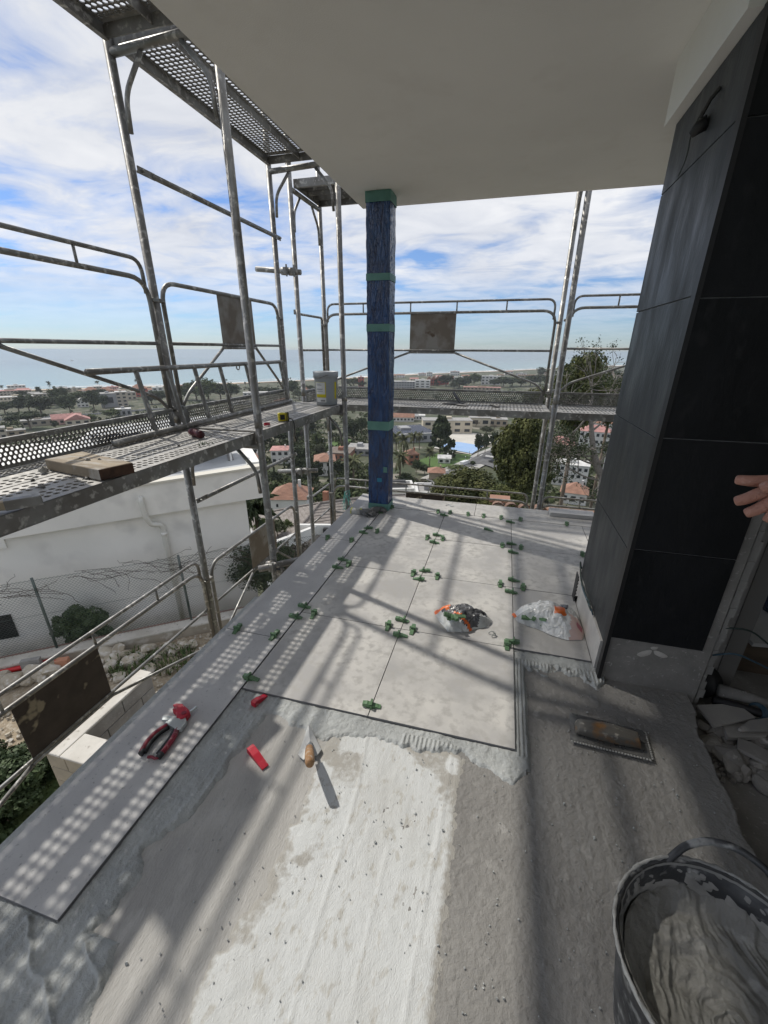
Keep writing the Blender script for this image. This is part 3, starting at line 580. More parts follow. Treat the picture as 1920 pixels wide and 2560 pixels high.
w_.tube(arc((p.x, p.y, .004), .016, 0, math.pi, 8, (1, 0, 0), (0, 0, 1)), .0035, 6); w_.tube(arc((p.x+.01, p.y-.015, .004), .015, 0, math.pi, 8, (.6, .8, 0), (0, .2, .9)), .0035, 6)
tag(w_.build('broken_clip', mat('clear_clip', (.35, .36, .34), .4)), 'pale broken clip strap lying right of the orange-edged bag', 'clip')
p = onz(*r3(280, 459), .0); w_ = MB(); w_.tube(rounded([(p.x-.03, p.y, .004), (p.x, p.y+.02, .012), (p.x+.02, p.y-.01, .004), (p.x+.05, p.y+.01, .006)], .01, 3), .003, 5)
tag(w_.build('wire_scrap', m_zinc), 'twisted scrap of wire near the far terrace edge', 'wire')
w_ = MB(); w_.bb((.535, 3.862, .0015), (.92, 4.005, .038)); w_.build('stone_offcut', m_cope, None, bev=.002); tag(bpy.context.scene.objects['stone_offcut'], 'grey stone offcut lying on the far terrace edge beside the wall', 'offcut')

# ================================================================== TUB OF MORTAR
m_tub = mat('black_tub_rubber', (.035, .037, .040), .5, c2=(.10, .102, .105), ns=9, lo=.45, hi=.7, c3=(.34, .34, .33), cs=20, clo=.57, chi=.68, bump=.002, bs=50, rvar=.15)
m_wet = mat('wet_mortar', (.26, .258, .24), .42, c2=(.21, .208, .195), ns=6, c3=(.34, .337, .318), cs=22, bump=.004, bs=90, bd=6)
tub = thing('mortar_tub', 'black rubber tub of mixed grey mortar with looped handle', 'tub', (.553, .563, -.018))
cc = Vector((.553, .563, 0)); NA = 64
def wob(a): return 1+.03*math.cos(2*a+.6)+.012*math.cos(3*a)
def ring(r, z, dz=0): return [cc+Vector((r*wob(2*math.pi*k/NA)*math.cos(2*math.pi*k/NA), r*wob(2*math.pi*k/NA)*math.sin(2*math.pi*k/NA), z+dz*math.cos(2*(2*math.pi*k/NA)-2.6))) for k in range(NA)]
tb = MB(); rs = [ring(.150, -.018), ring(.158, .02), ring(.186, .20, .003), ring(.196, .275, .008), ring(.208, .298, .012), ring(.211, .305, .012), ring(.207, .309, .012), ring(.199, .303, .012), ring(.190, .275, .008), ring(.176, .15), ring(.150, .0)]
tb.add([q for r_ in rs for q in r_], [(i*NA+k, i*NA+(k+1) % NA, (i+1)*NA+(k+1) % NA, (i+1)*NA+k) for i in range(len(rs)-1) for k in range(NA)])
tb.build('tub_body', m_tub, tub, smo=True)
hd_ = [cc+Vector((.2*math.cos(a), .2*math.sin(a), z)) + Vector((math.cos(a), math.sin(a), 0))*o for a, z, o in ((R(112), .285, .0), (R(106), .315, .006), (R(98), .338, .018), (R(86), .356, .032), (R(72), .362, .04), (R(58), .352, .034), (R(47), .330, .02), (R(40), .30, .004))]
MB().tube(rounded(hd_, .03, 4), .0082, 10).build('handle', m_tub, tub, smo=True)
crn = [cc+Vector((.2075*wob(a)*math.cos(a), .2075*wob(a)*math.sin(a), .3085+.012*math.cos(2*a-2.6)+.0015*math.sin(a*37))) for a in [2*math.pi*k/120 for k in range(121)]]
MB().tube(crn, [.0036+.0018*math.sin(k*1.7)*math.sin(k*.53) for k in range(121)], 7, False).build('rim_crust', mat('rim_crust', (.36, .36, .345), .9, c2=(.22, .22, .21), ns=30, nd=5, bump=.003, bs=90), tub, smo=True)
hd2 = [cc+Vector(((.2+o)*math.cos(a+math.pi), (.2+o)*math.sin(a+math.pi), z)) for a, z, o in ((R(112), .285, .0), (R(100), .33, .018), (R(78), .355, .035), (R(56), .335, .02), (R(42), .295, .004))]
MB().tube(rounded(hd2, .05, 4), .0105, 10).build('handle', m_tub, tub, smo=True)
NRm = 90; rr = np.linspace(0, 1, NRm)[:, None]; aa = np.linspace(0, 2*math.pi, 301)[None]
xm = rr*.185*np.cos(aa); ym = rr*.185*np.sin(aa)
q1 = fbm(xm*9+3, ym*9, 81)-.5; sw = aa*0 + 2.2*np.exp(-((xm-.05)**2+(ym+.02)**2)/.006); ca, sa_ = np.cos(sw), np.sin(sw)
xs, ys = xm*ca-ym*sa_+.08*q1, xm*sa_+ym*ca+.07*q1
fold = 1-np.abs(2*fbm(xs*22, ys*7, 82, 3)-.9)**.7; fold2 = np.abs(2*fbm(xs*9+4, ys*30, 83, 3)-.9)
zm = .200 + .03*(fbm(xm*6, ym*6, 84)-.45) + .016*fold - .012*fold2 + .012*(1-np.abs(2*fbm(xs*55, ys*14, 86, 3)-.9)) + .004*(fbm(xm*60, ym*60, 87, 4)-.5) + .035*smooth(.72, 1.0, rr)*(.4+fbm(aa*2+0*rr, rr*2, 85)) - .02*np.exp(-((xm+.07)**2+(ym-.02)**2)/.003)
grid_obj('mortar', xm+cc.x, ym+cc.y, zm, m_wet, tub)
A2, Z2 = np.meshgrid(np.linspace(0, 2*math.pi, 129), np.linspace(.17, .306, 26)); wv = 1+.03*np.cos(2*A2+.6)+.012*np.cos(3*A2)
ri = np.interp(Z2, [.15, .275, .303, .306], [.176, .190, .199, .2005]); ms = .10+fbm(A2*3.2+7, Z2*26, 91)*.62+.42*fbm(A2*12, Z2*60, 92)+1.5*(Z2 > .298)*.25-.55*smooth(.2, .30, Z2)*.5
ri = ri-np.where(ms > .40, .0012+.006*(fbm(A2*14, Z2*70, 93)), -.003); dzz = .012*np.cos(2*A2-2.6)*smooth(.2, .3, Z2)
grid_obj('mortar_smear', cc.x+ri*wv*np.cos(A2), cc.y+ri*wv*np.sin(A2), Z2+dzz, mat('drying_mortar', (.30, .295, .28), .8, c2=(.22, .22, .21), ns=14, nd=6, bump=.003, bs=60), tub, keep=ms > .37)
# ================================================================== RUBBLE IN THE DOORWAY
m_rub1 = mat('rubble', (.33, .315, .29), .92, c2=(.24, .23, .215), ns=8, c3=(.42, .40, .37), cs=30, bump=.003, bs=50)
m_shard = mat('broken_tile', (.37, .355, .33), .7, c2=(.30, .29, .275), ns=5, c3=(.47, .45, .42), cs=13, clo=.55, chi=.7)
def chunk(c, s, seed, m_, label, group='rubble heap in the doorway', name='rubble_chunk', cat='rubble', flat=1.0, parent=None):
    r_ = random.Random(seed); bm = bmesh.new(); bmesh.ops.create_icosphere(bm, subdivisions=2, radius=1)
    pl_ = [(Vector((r_.gauss(0, 1), r_.gauss(0, 1), r_.gauss(0, 1))).normalized(), r_.uniform(.5, .85)) for _ in range(9)]
    for v in bm.verts:
        for n_, d_ in pl_:
            k = v.co.dot(n_)-d_
            if k > 0: v.co -= n_*k
        v.co = Vector((v.co.x*s*r_.uniform(.97, 1.03), v.co.y*s*.8, v.co.z*s*.62*flat))
    me = bpy.data.meshes.new(name); bm.to_mesh(me); bm.free(); me.materials.append(m_)
    o = put(name, me, None, c); o.rotation_euler = (r_.uniform(-.4, .4), r_.uniform(-.4, .4), r_.uniform(0, 6)); return tag(o, label, cat, group)
RBL = []
z11 = lambda x, y: (1700+x*220/885, 1550+y*550/2212)
for i, (x, y, s) in enumerate(((390, 1110, .05), (330, 1150, .035), (410, 1190, .022), (500, 1210, .042), (390, 1260, .03), (480, 1290, .028), (440, 1330, .03), (520, 1380, .075), (600, 1350, .04), (500, 1450, .05), (620, 1490, .045), (560, 1530, .035), (760, 1180, .045), (840, 1210, .05), (790, 1450, .05), (740, 1510, .032), (690, 1540, .025), (820, 1560, .045), (870, 1650, .05), (250, 1040, .04), (310, 1250, .055), (700, 1420, .03), (860, 1500, .04), (660, 1560, .02), (590, 1250, .025))):
    p = onz(*z11(x, y), -.10); RBL.append(chunk((p.x, p.y, -.125+s*.38), s, 100+i, m_rub1, 'x'))
by_left(RBL, '%s mortar chunk from the left in the rubble heap inside the doorway')
rc_ = MB(); rq = random.Random(31)
for i in range(130):
    p = onz(*z11(rq.uniform(330, 885), rq.uniform(1080, 1640)), -.115); s = rq.uniform(.006, .024); rc_.box((p.x, p.y, -.126+s*.4), (s, s*.9, s*.7), Matrix.Rotation(rq.random()*6, 3, 'Z') @ Matrix.Rotation(rq.random()*2, 3, 'X'), (.6, .55))
tag(rc_.build('rubble_crumbs', m_rub1), 'loose grey crumbs strewn round the rubble heap', 'rubble', kind='stuff')
def shard(poly, z, t, tilt, label):
    cx = sum(q[0] for q in poly)/len(poly); cy = sum(q[1] for q in poly)/len(poly); m = Matrix.Rotation(tilt[0], 3, 'X') @ Matrix.Rotation(tilt[1], 3, 'Y')
    b = MB().prism([(q[0]-cx, q[1]-cy) for q in poly], 0, t, m); b.v = [(x+cx, y+cy, zz_+z) for x, y, zz_ in b.v]; o = b.build('tile_shard', m_shard, None, bev=.0015); return tag(o, label, 'tile shard')
def zpoly(pts, z): return [(onz(*z11(*q), z).x, onz(*z11(*q), z).y) for q in pts]
shard(zpoly([(165, 850), (345, 1060), (760, 985), (640, 900), (420, 850)], -.05), -.06, .012, (.05, -.03), 'large broken tile corner leaning on the rubble behind the profile')
shard(zpoly([(430, 1060), (480, 1180), (870, 1165), (884, 1110), (590, 1030)], -.07), -.09, .02, (.02, .03), 'rough-backed broken tile lying across the rubble heap')
shard(zpoly([(590, 1085), (690, 1010), (884, 990), (884, 1110), (620, 1105)], -.05), -.06, .012, (.0, -.05), 'pale tile fragment on top of the rough-backed tile')
shard(zpoly([(590, 1180), (575, 1290), (884, 1450), (890, 1310), (720, 1220)], -.07), -.085, .014, (-.06, .04), 'long pale tile shard at the front of the rubble heap')
pr_ = thing('pipe_bundle', 'dark roll and conduit with coiled wire behind the rubble', 'conduit', (1.15, 1.85, -.12))
MB().tube([(1.045, 1.90, -.05), (1.10, 1.93, -.05)], [.075, .075], 20).build('roll', m_rub, pr_, smo=True)
a_ = onz(*z11(330, 800), -.06); b_ = onz(*z11(884, 960), -.06)
MB().tube([a_, b_, b_+(b_-a_)*.6], .019, 10).build('conduit', m_rub, pr_, smo=True)
for k in range(4):
    c = a_+(b_-a_)*(.78+.015*k); MB().tube(arc(c, .03+.003*k, 0, 2*math.pi, 18, (.25, .2, .95), (-.5, .85, 0)), .0032, 5).build('coil', m_wireb, pr_)
a_ = onz(*z11(380, 700), -.03); MB().tube([a_, a_+Vector((.12, -.005, -.01)), a_+Vector((.24, -.02, -.02))], [.03, .027, .018], 9).build('muddy_rod', m_conc, pr_, smo=True)
wires('floor_cable', 'two thin cables arching from the partition into the room', [(m_wire, [(.992, 1.775, .34), (1.08, 1.76, .36), (1.22, 1.74, .26), (1.4, 1.7, .02)], .004), (m_wireb, [(.992, 1.77, .20), (1.05, 1.74, .25), (1.2, 1.72, .2), (1.4, 1.68, .04)], .004)])
st = thing('board_stack', 'pale board resting on a dark crate inside the room', 'board', (1.55, 2.35, -.13))
MB().bb((1.30, 2.15, -.129), (1.9, 2.6, .12)).build('crate', mat('dark_wood', (.06, .045, .03), .8, c2=(.1, .075, .05), ns=4, sc=(1, 1, 6)), st)
MB().box((1.6, 2.32, .135), (.75, .55, .02), Matrix.Rotation(.12, 3, 'Z')).build('board', mat('pale_board', (.42, .42, .41), .7, c2=(.34, .34, .33), ns=5), st)
sk = MB(); sk.lathe((1.62, 2.33, .147), [(.0, 0), (.16, .0), (.2, .05), (.19, .16), (.12, .27), (.05, .3), (0, .31)], 18)
sk.v = [(x+.02*math.sin(z*40+x*30), y+.02*math.cos(z*35+y*28), z) for x, y, z in sk.v]; tag(sk.build('plastic_sack', mat('blue_black_plastic', (.01, .018, .05), .25, bump=.02, bs=12), smo=True), 'dark blue plastic sack standing on the pale board', 'sack')
# ================================================================== SCAFFOLD
m_galv = mat('galvanised_steel', (.30, .30, .29), .5, .55, c2=(.20, .19, .175), ns=7, nd=7, c3=(.52, .51, .48), cs=26, clo=.56, chi=.66, rvar=.12, bump=.0008, bs=90)
m_deckm = mat('deck_steel', (.40, .39, .37), .55, .45, c2=(.30, .295, .28), ns=5, nd=7, c3=(.50, .48, .45), cs=22, clo=.56, chi=.7, rvar=.1)
m_rust = mat('rusty_plate', (.34, .32, .29), .7, .2, c2=(.22, .185, .15), ns=5, nd=7, lo=.44, hi=.58, c3=(.14, .10, .07), cs=9, clo=.62, chi=.70)
m_brown = mat('peeling_brown_plate', (.035, .026, .024), .6, c2=(.055, .042, .038), ns=12, c3=(.30, .26, .19), cs=7, clo=.58, chi=.63)
XO, XI = -2.15, -1.50
def perf_mesh(name, W, bands, pitch, L, r, mat_, stag=False, lo=.02):
    """perforated sheet in local x (width, 0..W) and y (length, 0..L)"""
    n = max(1, int((L-2*lo)/pitch)); y0 = (L-n*pitch)/2; cs = []; V = []; F = []
    def q(x0, x1, ya, yb): k = len(V); V.extend([(x0, ya, 0), (x1, ya, 0), (x1, yb, 0), (x0, yb, 0)]); F.append((k, k+1, k+2, k+3))
    q(0, W, 0, y0); q(0, W, L-y0, L); xp = 0.0
    for bx, cnt, pw in bands:
        q(xp, bx, y0, L-y0); xp = bx+cnt*pw
        for i in range(cnt):
            m = n-1 if (stag and i % 2) else n; s = pitch/2 if (stag and i % 2) else 0
            if s: q(bx+i*pw, bx+(i+1)*pw, y0, y0+s); q(bx+i*pw, bx+(i+1)*pw, L-y0-s, L-y0)
            for j in range(m): cs.append((bx+(i+.5)*pw, y0+s+(j+.5)*pitch, pw))
    q(xp, W, y0, L-y0)
    V = np.array(V, float); cs = np.array(cs); h = pitch/2
    a = np.arange(8)*math.pi/4; ox = np.array([1, 1, 0, -1, -1, -1, 0, 1]); oy = np.array([0, 1, 1, 1, 0, -1, -1, -1])
    out = np.stack([cs[:, None, 0]+ox*cs[:, None, 2]/2, cs[:, None, 1]+oy*h, np.zeros((len(cs), 8))], 2)
    inn = np.stack([cs[:, None, 0]+r*np.cos(a), cs[:, None, 1]+r*np.sin(a), np.zeros((len(cs), 8))], 2)
    rim = inn.copy(); rim[:, :, 2] = -.004
    P = np.concatenate([out, inn, rim], 1).reshape(-1, 3); b = len(V)+np.arange(len(cs))[:, None]*24; k = np.arange(8); k2 = (k+1) % 8
    Fq = np.concatenate([np.stack([b+k, b+k2, b+8+k2, b+8+k], 2), np.stack([b+8+k, b+8+k2, b+16+k2, b+16+k], 2)], 1).reshape(-1, 4)
    me = bpy.data.meshes.new(name); me.from_pydata(np.concatenate([V, P]).tolist(), [], F+Fq.tolist()); me.materials.append(mat_); me.update(); return me
DW = .60
def make_deck(L, label, group, up=False):
    t = thing('scaffold_deck', label, 'scaffold deck', (0, 0, 0), group)
    put('perforated_sheet', perf_mesh('perforated_sheet', DW, [(.035, 3, .034), (.172, 3, .034), (.326, 3, .034), (.463, 3, .034)] if not up else [(.022, 8, .0335), (.310, 8, .0335)], .036 if not up else .0335, L, .0125 if not up else .0128, m_deckm), t)
    for x in (0, DW-.006):
        b = MB().bb((x, 0, -.062), (x+.006, L, .0)); b.bb((x if x == 0 else x-.022, 0, -.066), (x+.028 if x == 0 else x+.006, L, -.0625)); b.build('side_channel', m_galv, t, local=True)
    for x in (.152, .298, .443) if not up else (.296,): MB().bb((x, .01, -.05), (x+.006, L-.01, -.0045)).build('rib', m_galv, t, local=True)
    MB().bb((.2985, .002, .0006), (.3015, L-.002, .0022)).build('seam_strip', m_galv, t, local=True)
    for y in (0, L-.008): MB().bb((.007, y, -.06), (DW-.007, y+.008, -.0045)).build('end_plate', m_galv, t, local=True)
    for y in (.008, L-.05): MB().bb((.02, y, .0008), (DW-.02, y+.042, .0035)).build('end_lip', m_deckm, t, local=True)
    return t
gdk = 'scaffold decks'
y0a, y1a, y0b, y1b = -.11, 2.43, 2.475, 4.09
dA = make_deck(y1a-y0a, 'long perforated scaffold deck beside the terrace, carrying the timber offcut', gdk); dA.location = (-2.132, y0a, .905)
dB = make_deck(y1b-y0b, 'short perforated scaffold deck carrying the tape measure and grey bucket', gdk); dB.location = (-2.132, y0b, .905)
dC = make_deck(y1a-y0a, 'perforated scaffold deck overhead at the top left corner', gdk, True); dC.location = (-2.132, y0a, 2.912); dD = make_deck(y1b-y0b-.05, 'perforated scaffold deck overhead along the soffit edge', gdk, True); dD.location = (-2.132, y0b, 2.912)
dF = make_deck(2.54, 'perforated scaffold deck across the far end, carrying black scraps', gdk); dF.location = (-2.08, 5.01, .86); dF.rotation_euler = (0, 0, -math.pi/2)
dup(dF, (.51, 5.01, .86), label='perforated scaffold deck at the far end beside the slate wall'); dup(dF, (-2.08, 5.01, 2.86), label='overhead scaffold deck at the far corner by the soffit tip')
for d in (dA, dB, dF): WL[d] = Vector(d.location)

gtb = 'perforated toe boards'
def toe(L, loc, rz, label):
    t = thing('toe_board', label, 'toe board', loc, gtb, rz)
    me = perf_mesh('perforated_sheet', .105, [(.004, 5, .0194)], .0225, L, .0078, m_galv, True, .03); o = put('perforated_sheet', me, t); o.rotation_euler = (0, -math.pi/2, 0); o.location = (0, 0, .012)
    MB().bb((-.004, 0, .0), (.004, L, .012)).build('lower_edge', m_galv, t, local=True); MB().bb((-.0125, 0, .117), (.006, L, .135)).build('upper_edge', m_galv, t, local=True, bev=.003)
    return t
toe(y1a-y0a-.03, (-2.118, y0a, .907), 0, 'perforated toe board behind the timber offcut'); toe(y1b-y0b-.08, (-2.118, y0b+.03, .907), 0, 'perforated toe board behind the ladder rungs and tape measure')
toe(2.48, (-2.05, 5.0, .862), -math.pi/2, 'perforated toe board behind the black scraps at the far end'); toe(2.48, (.53, 5.0, .862), -math.pi/2, 'perforated toe board at the far end beside the slate wall')
toe(.60, (-2.085, 4.38, .862), 0, 'short perforated toe board at the far corner beside the grey bucket')

gfr = 'scaffold frames'
def frame(label, A, B, top, bot, levels, gus=True):
    """A = inner foot, B = outer foot (x, y); levels = heights of the transoms"""
    t = thing('scaffold_stand', label, 'scaffold frame', (A[0], A[1], bot), gfr); a, b = Vector((*A, 0)), Vector((*B, 0)); d = (b-a).normalized(); Z = Vector((0, 0, 1))
    for q, tp in ((a, top[0]), (b, top[1])):
        o = MB().tube([q+Z*bot, q+Z*tp], .0242, 14).build('upright', m_galv, t, smo=True)
        for z in (.97, -1.07, 2.99):
            if z < tp-.1: MB().tube([q+Z*(z-.03), q+Z*(z+.055)], .0262, 14).build('collar', m_galv, o, smo=True)
        MB().box(q+Z*(bot+.006), (.15, .15, .012)).build('base_plate', m_galv, o)
    for z in levels:
        MB().tube([a+Z*z, b+Z*z], .021, 10).build('transom', m_galv, t, smo=True)
        if gus:
            for p, s in ((a, 1), (b, -1)):
                MB().tube(rounded([p+d*s*.20+Z*(z-.02), p+d*s*.055+Z*(z-.17), p+d*s*.045+Z*(z-.33)], .06, 4), .0125, 8).build('gusset', m_galv, t, smo=True)
    return t
frame('scaffold frame nearest the camera, left of the tiled corner, holding the overhead decks', (XI, 2.43), (XO, 2.465), (3.6, 2.90), -4.24, (.82, 2.82))
frame('scaffold frame standing behind the grey bucket at the inner corner', (XI, 4.025), (XO, 4.085), (3.6, 3.6), -5.6, (.82, 2.82))
frame('scaffold frame beyond the bucket carrying the far deck corner', (-2.10, 4.37), (-2.095, 5.045), (3.5, 3.5), -6.3, (.78, 2.78))
frame('pair of scaffold uprights at the far end near the slate wall', (.489, 4.37), (.487, 5.045), (3.6, 3.6), -6.0, (.78, 2.78))
frame('scaffold frame behind the photographer at the near end of the long deck', (XI, -.13), (XO, -.13), (3.6, 3.6), -4.24, (.82, 2.82))
frame('scaffold frame at the far right end hidden by the slate wall', (3.08, 4.37), (3.08, 5.045), (3.6, 3.6), -6.0, (.78, 2.78))

ggd = 'scaffold guardrails'
def guard(label, o, ax, L, zt, zt2, zh, zb_, plate, pm, double=True, r=.0125, left=True, right=True, struts=()):
    """guard frame; o = foot of its left post at height 0, ax = unit direction"""
    o, ax = Vector(o), Vector(ax); Z = Vector((0, 0, 1)); P = lambda s, z: o+ax*s+Z*z
    t = thing('guardrail', label, 'guardrail', o+Z*zb_, ggd)
    MB().tube(rounded([P(0, zb_), P(0, zt2), P(L, zt2), P(L, zb_)], .13, 6), r*1.12, 10).build('post_rail', m_galv, t, smo=True)
    if double:
        MB().tube(rounded([P(.02, zt2-.08), P(.02, zt), P(L-.02, zt), P(L-.02, zt2-.08)], .11, 6), r*.9, 10).build('top_rail', m_galv, t, smo=True)
        for s in struts: MB().tube([P(s, zt2), P(s, zt)], r*.62, 7).build('strut', m_galv, t, smo=True)
    MB().tube([P(.0, zh), P(L, zh)], r*.88, 8).build('mid_rail', m_galv, t, smo=True)
    s0, s1 = plate; n_ = ax.cross(Z)
    b = MB(); b.add([P(s, z)+n_*k for k in (-.002, .002) for s, z in ((s0, zh-.012), (s1, zh-.012), (s1, zt2), (s0, zt2))], [(3, 2, 1, 0), (4, 5, 6, 7), (0, 1, 5, 4), (1, 2, 6, 5), (2, 3, 7, 6), (3, 0, 4, 7)])
    b.build('plate', pm, t)
    MB().tube([P(s0-.01, zh-.022), P(s1+.01, zh-.022)], r*.9, 8).build('plate_rail', m_galv, t, smo=True)
    for s, e in ((s0, .0), (s1, L)):
        k = .09 if e == 0 else L-.09
        MB().tube(rounded([P(s, zh-.022), P(k, zb_+.10), P(e, zb_)], .06, 4), r*.9, 8).build('brace', m_galv, t, smo=True)
    for e in (0, L):
        for z in (zt2-.11, zb_+.02): MB().box(P(e, z)+ax*(-.03 if e == 0 else .03)*1, (.05, .05, .022)).build('hook', m_galv, t, bev=.004)
    return t
def levels(z): return (1.895+z, 1.797+z, 1.440+z, 1.02+z)
st2 = (.5, 1.6, 2.05)
guard('double guardrail at the upper left edge of the picture, above the long deck', (XO, -.05, 0), (0, 1, 0), 2.47, *levels(0), (1.05, 1.53), m_rust, struts=(.45, 1.02, 1.53, 2.02))
guard('single guardrail with rusty plate above the short deck', (XO, 2.53, 0), (0, 1, 0), 1.50, *levels(0), (.575, 1.05), m_rust, double=False)
guard('low guardrail with peeling brown plate left of the coping', (XO, -.05, 0), (0, 1, 0), 2.47, *levels(-2.0), (1.05, 1.53), m_brown, struts=(.45, 1.02, 1.53, 2.02))
guard('low guardrail with scuffed grey plate before the neighbour house corner', (XO, 2.53, 0), (0, 1, 0), 1.50, *levels(-2.0), (.575, 1.05), m_rust, double=False)
fz = (1.882, 1.778, 1.404, .97)
guard('double guardrail with grey plate across the far end, behind the pillar', (-2.055, 5.0, 0), (1, 0, 0), 2.49, *fz, (.99, 1.49), m_rust, struts=(.45, .99, 1.49, 2.0))
guard('double guardrail at the far end running behind the slate wall', (.57, 5.0, 0), (1, 0, 0), 2.45, *[z+.022 for z in fz], (.98, 1.46), m_rust, struts=(.42, .98, 1.46, 2.0))
guard('low double guardrail with dark plate beyond the far terrace edge', (-2.055, 5.0, 0), (1, 0, 0), 2.49, *[z-2.045 for z in fz], (.99, 1.49), m_brown, struts=(.45, .99, 1.49, 2.0))
guard('low double guardrail beyond the terrace edge beside the slate wall', (.57, 5.0, 0), (1, 0, 0), 2.45, *[z-2.06 for z in fz], (.98, 1.46), m_rust, struts=(.42, .98, 1.46, 2.0))
def endguard(label, dz):
    t = thing('end_guardrail', label, 'guardrail', (-2.12, 4.39, 1.0+dz)); P = lambda y, z: Vector((-2.12, y, z+dz))
    MB().tube(rounded([P(4.41, .95), P(4.41, 1.745), P(5.02, 1.745), P(5.02, .95)], .03, 3), .013, 8).build('post_rail', m_galv, t, smo=True)
    MB().tube([P(4.41, 1.40), P(5.02, 1.40)], .011, 8).build('mid_rail', m_galv, t, smo=True); MB().box(P(4.38, 1.76), (.05, .05, .045)).build('hook', m_galv, t, bev=.004)
    return t
endguard('narrow end guardrail between the bucket and the far corner', 0); endguard('narrow low end guardrail at the corner below the bucket', -2.0)

def flat_tube(label, a, b, r=.0165):
    a, b = Vector(a), Vector(b); d = (b-a).normalized(); t = thing('bracing_tube', label, 'bracing tube', a)
    MB().tube([a+d*.10, b-d*.10], r, 10).build('tube', m_galv, t, smo=True)
    for e, s in ((a, 1), (b, -1)):
        MB().box(e+d*s*.055, (.008, .13, .036)).build('flattened_end', m_galv, t, bev=.002); MB().tube([e+d*s*.02-Vector((.03, 0, 0)), e+d*s*.02+Vector((.022, 0, 0))], .008, 8).build('bolt', m_galv, t)
flat_tube('bracing tube high against the sky between the two left frames', (XO+.03, 2.49, 2.342), (XO+.03, 4.14, 2.344)); flat_tube('bracing tube below the decks before the neighbour house roof', (XO+.03, 2.49, .36), (XO+.03, 4.12, .35))
def coupler(t, c, ax):
    c = Vector(c); ax = Vector(ax)
    MB().tube([c-ax*.028, c+ax*.028], .034, 12).build('coupler', m_galv, t, smo=True); MB().box(c+Vector((.03, -.03, 0)), (.05, .035, .06)).build('coupler_block', m_galv, t, bev=.004)
    MB().tube([c+Vector((.045, -.045, -.05)), c+Vector((.045, -.045, .05))], .008, 7).build('coupler_bolt', m_galv, t)
def tie(label, a, b, cps):
    t = thing('coupled_tube', label, 'scaffold tube', a); MB().tube([a, b], .0242, 12).build('tube', m_galv, t, smo=True); d = (Vector(b)-Vector(a)).normalized()
    for c in cps: coupler(t, c, d)
tie('stub tube clamped high between the two corner frames', (-2.45, 4.235, 2.13), (-1.98, 4.235, 2.085), ((-2.15, 4.235, 2.10), (-2.08, 4.25, 2.095)))
tie('tube clamped low between the corner frames above the red roof', (-2.42, 4.235, .10), (-1.93, 4.235, .15), ((-2.15, 4.235, .125), (-2.08, 4.25, .13)))
tie('tie tube clamped to the near upright at coping level', (-1.545, 2.30, -.035), (-1.30, 2.56, -.045), ((-1.50, 2.385, -.04), (-1.46, 2.43, -.10)))

# ---- ladder lying on its edge along the decks
lad = thing('ladder', 'short steel ladder lying on edge along the scaffold decks', 'ladder', (-2.05, 2.9, .907))
pb0, pb1, pt0, pt1 = Vector((-2.03, 1.82, .928)), Vector((-2.075, 4.02, .928)), Vector((-2.105, 1.83, 1.295)), Vector((-2.105, 3.96, 1.297))
MB().tube([pb0, pb1], .019, 10).build('side_rail', m_galv, lad, smo=True); MB().tube([pt0, pt0+(pt1-pt0)*.06, pt1], [.017, .0165, .0155], 10).build('side_rail', m_galv, lad, smo=True)
for u, v in ((640, 935), (770, 905), (880, 880), (965, 855), (1060, 830), (1185, 797)):
    y = onz(u*960/1659, 540+v*960/1659, .93).y; f = (y-pb0.y)/(pb1.y-pb0.y); MB().tube([pb0+(pb1-pb0)*f, pt0+(pt1-pt0)*(f+.005)], .0145, 6).build('rung', m_galv, lad)
MB().tube(arc((-2.105, 3.20, 1.275), .022, 0, 2*math.pi, 14, (0, 1, 0), (0, 0, 1)), .005, 6).build('ring', m_galv, lad)

# ---- things lying on the decks
m_timb = mat('mortar_stained_timber', (.40, .33, .235), .85, c2=(.27, .22, .16), ns=3, nd=6, c3=(.46, .43, .38), cs=9, clo=.5, chi=.66, sc=(1, 5, 1), bump=.002, bs=40); m_tend = mat('dark_timber_end', (.10, .055, .035), .9, c2=(.06, .035, .025), ns=30)
q = [(-1.935, 1.365), (-1.915, 1.535), (-1.520, 1.428), (-1.556, 1.292)]; pk = thing('timber_offcut', 'thick mortar-stained timber offcut lying on the long scaffold deck', 'timber', (-1.73, 1.4, .907))
MB().prism(q[::-1], .9078, .955).build('board', m_timb, pk, bev=.004)
MB().prism([(-1.5195, 1.4275), (-1.5555, 1.2925), (-1.552, 1.2915), (-1.516, 1.4265)], .909, .953).build('sawn_end', m_tend, pk)
for x, y, s in ((-1.74, 1.40, .010), (-1.70, 1.425, .007), (-1.80, 1.42, .006)): MB().tube([(x, y, .955), (x+s, y, .955+s*.5), (x+2*s, y+.3*s, .955)], [s*.5, s*.7, s*.4], 6).build('mortar_blob', m_conc, pk)
m_dred = mat('dark_red_rubber', (.085, .012, .018), .45, c2=(.06, .01, .014), ns=20)
ck = thing('chisel_handle', 'dark red cylindrical tool grip lying on the long scaffold deck', 'tool grip', (-1.78, 2.19, .907)); a_, b_ = Vector((-1.850, 2.222, .932)), Vector((-1.728, 2.158, .932))
MB().tube([a_, a_+(b_-a_)*.06, a_+(b_-a_)*.9, b_], [.018, .023, .0245, .021], 16).build('grip', m_dred, ck, smo=True)
for f in (.3, .45, .6): MB().tube([a_+(b_-a_)*f, a_+(b_-a_)*(f+.03)], .0262, 16).build('ring', m_dred, ck, smo=True)
m_yel = mat('yellow_plastic', (.72, .62, .02), .4, c2=(.62, .52, .02), ns=20)
tm = thing('tape_measure', 'yellow and black tape measure on the edge of the short deck', 'tape measure', (-1.575, 2.91, .907))
mr = Matrix.Rotation(R(36), 3, 'Z'); o_ = Vector((-1.578, 2.905, .940))
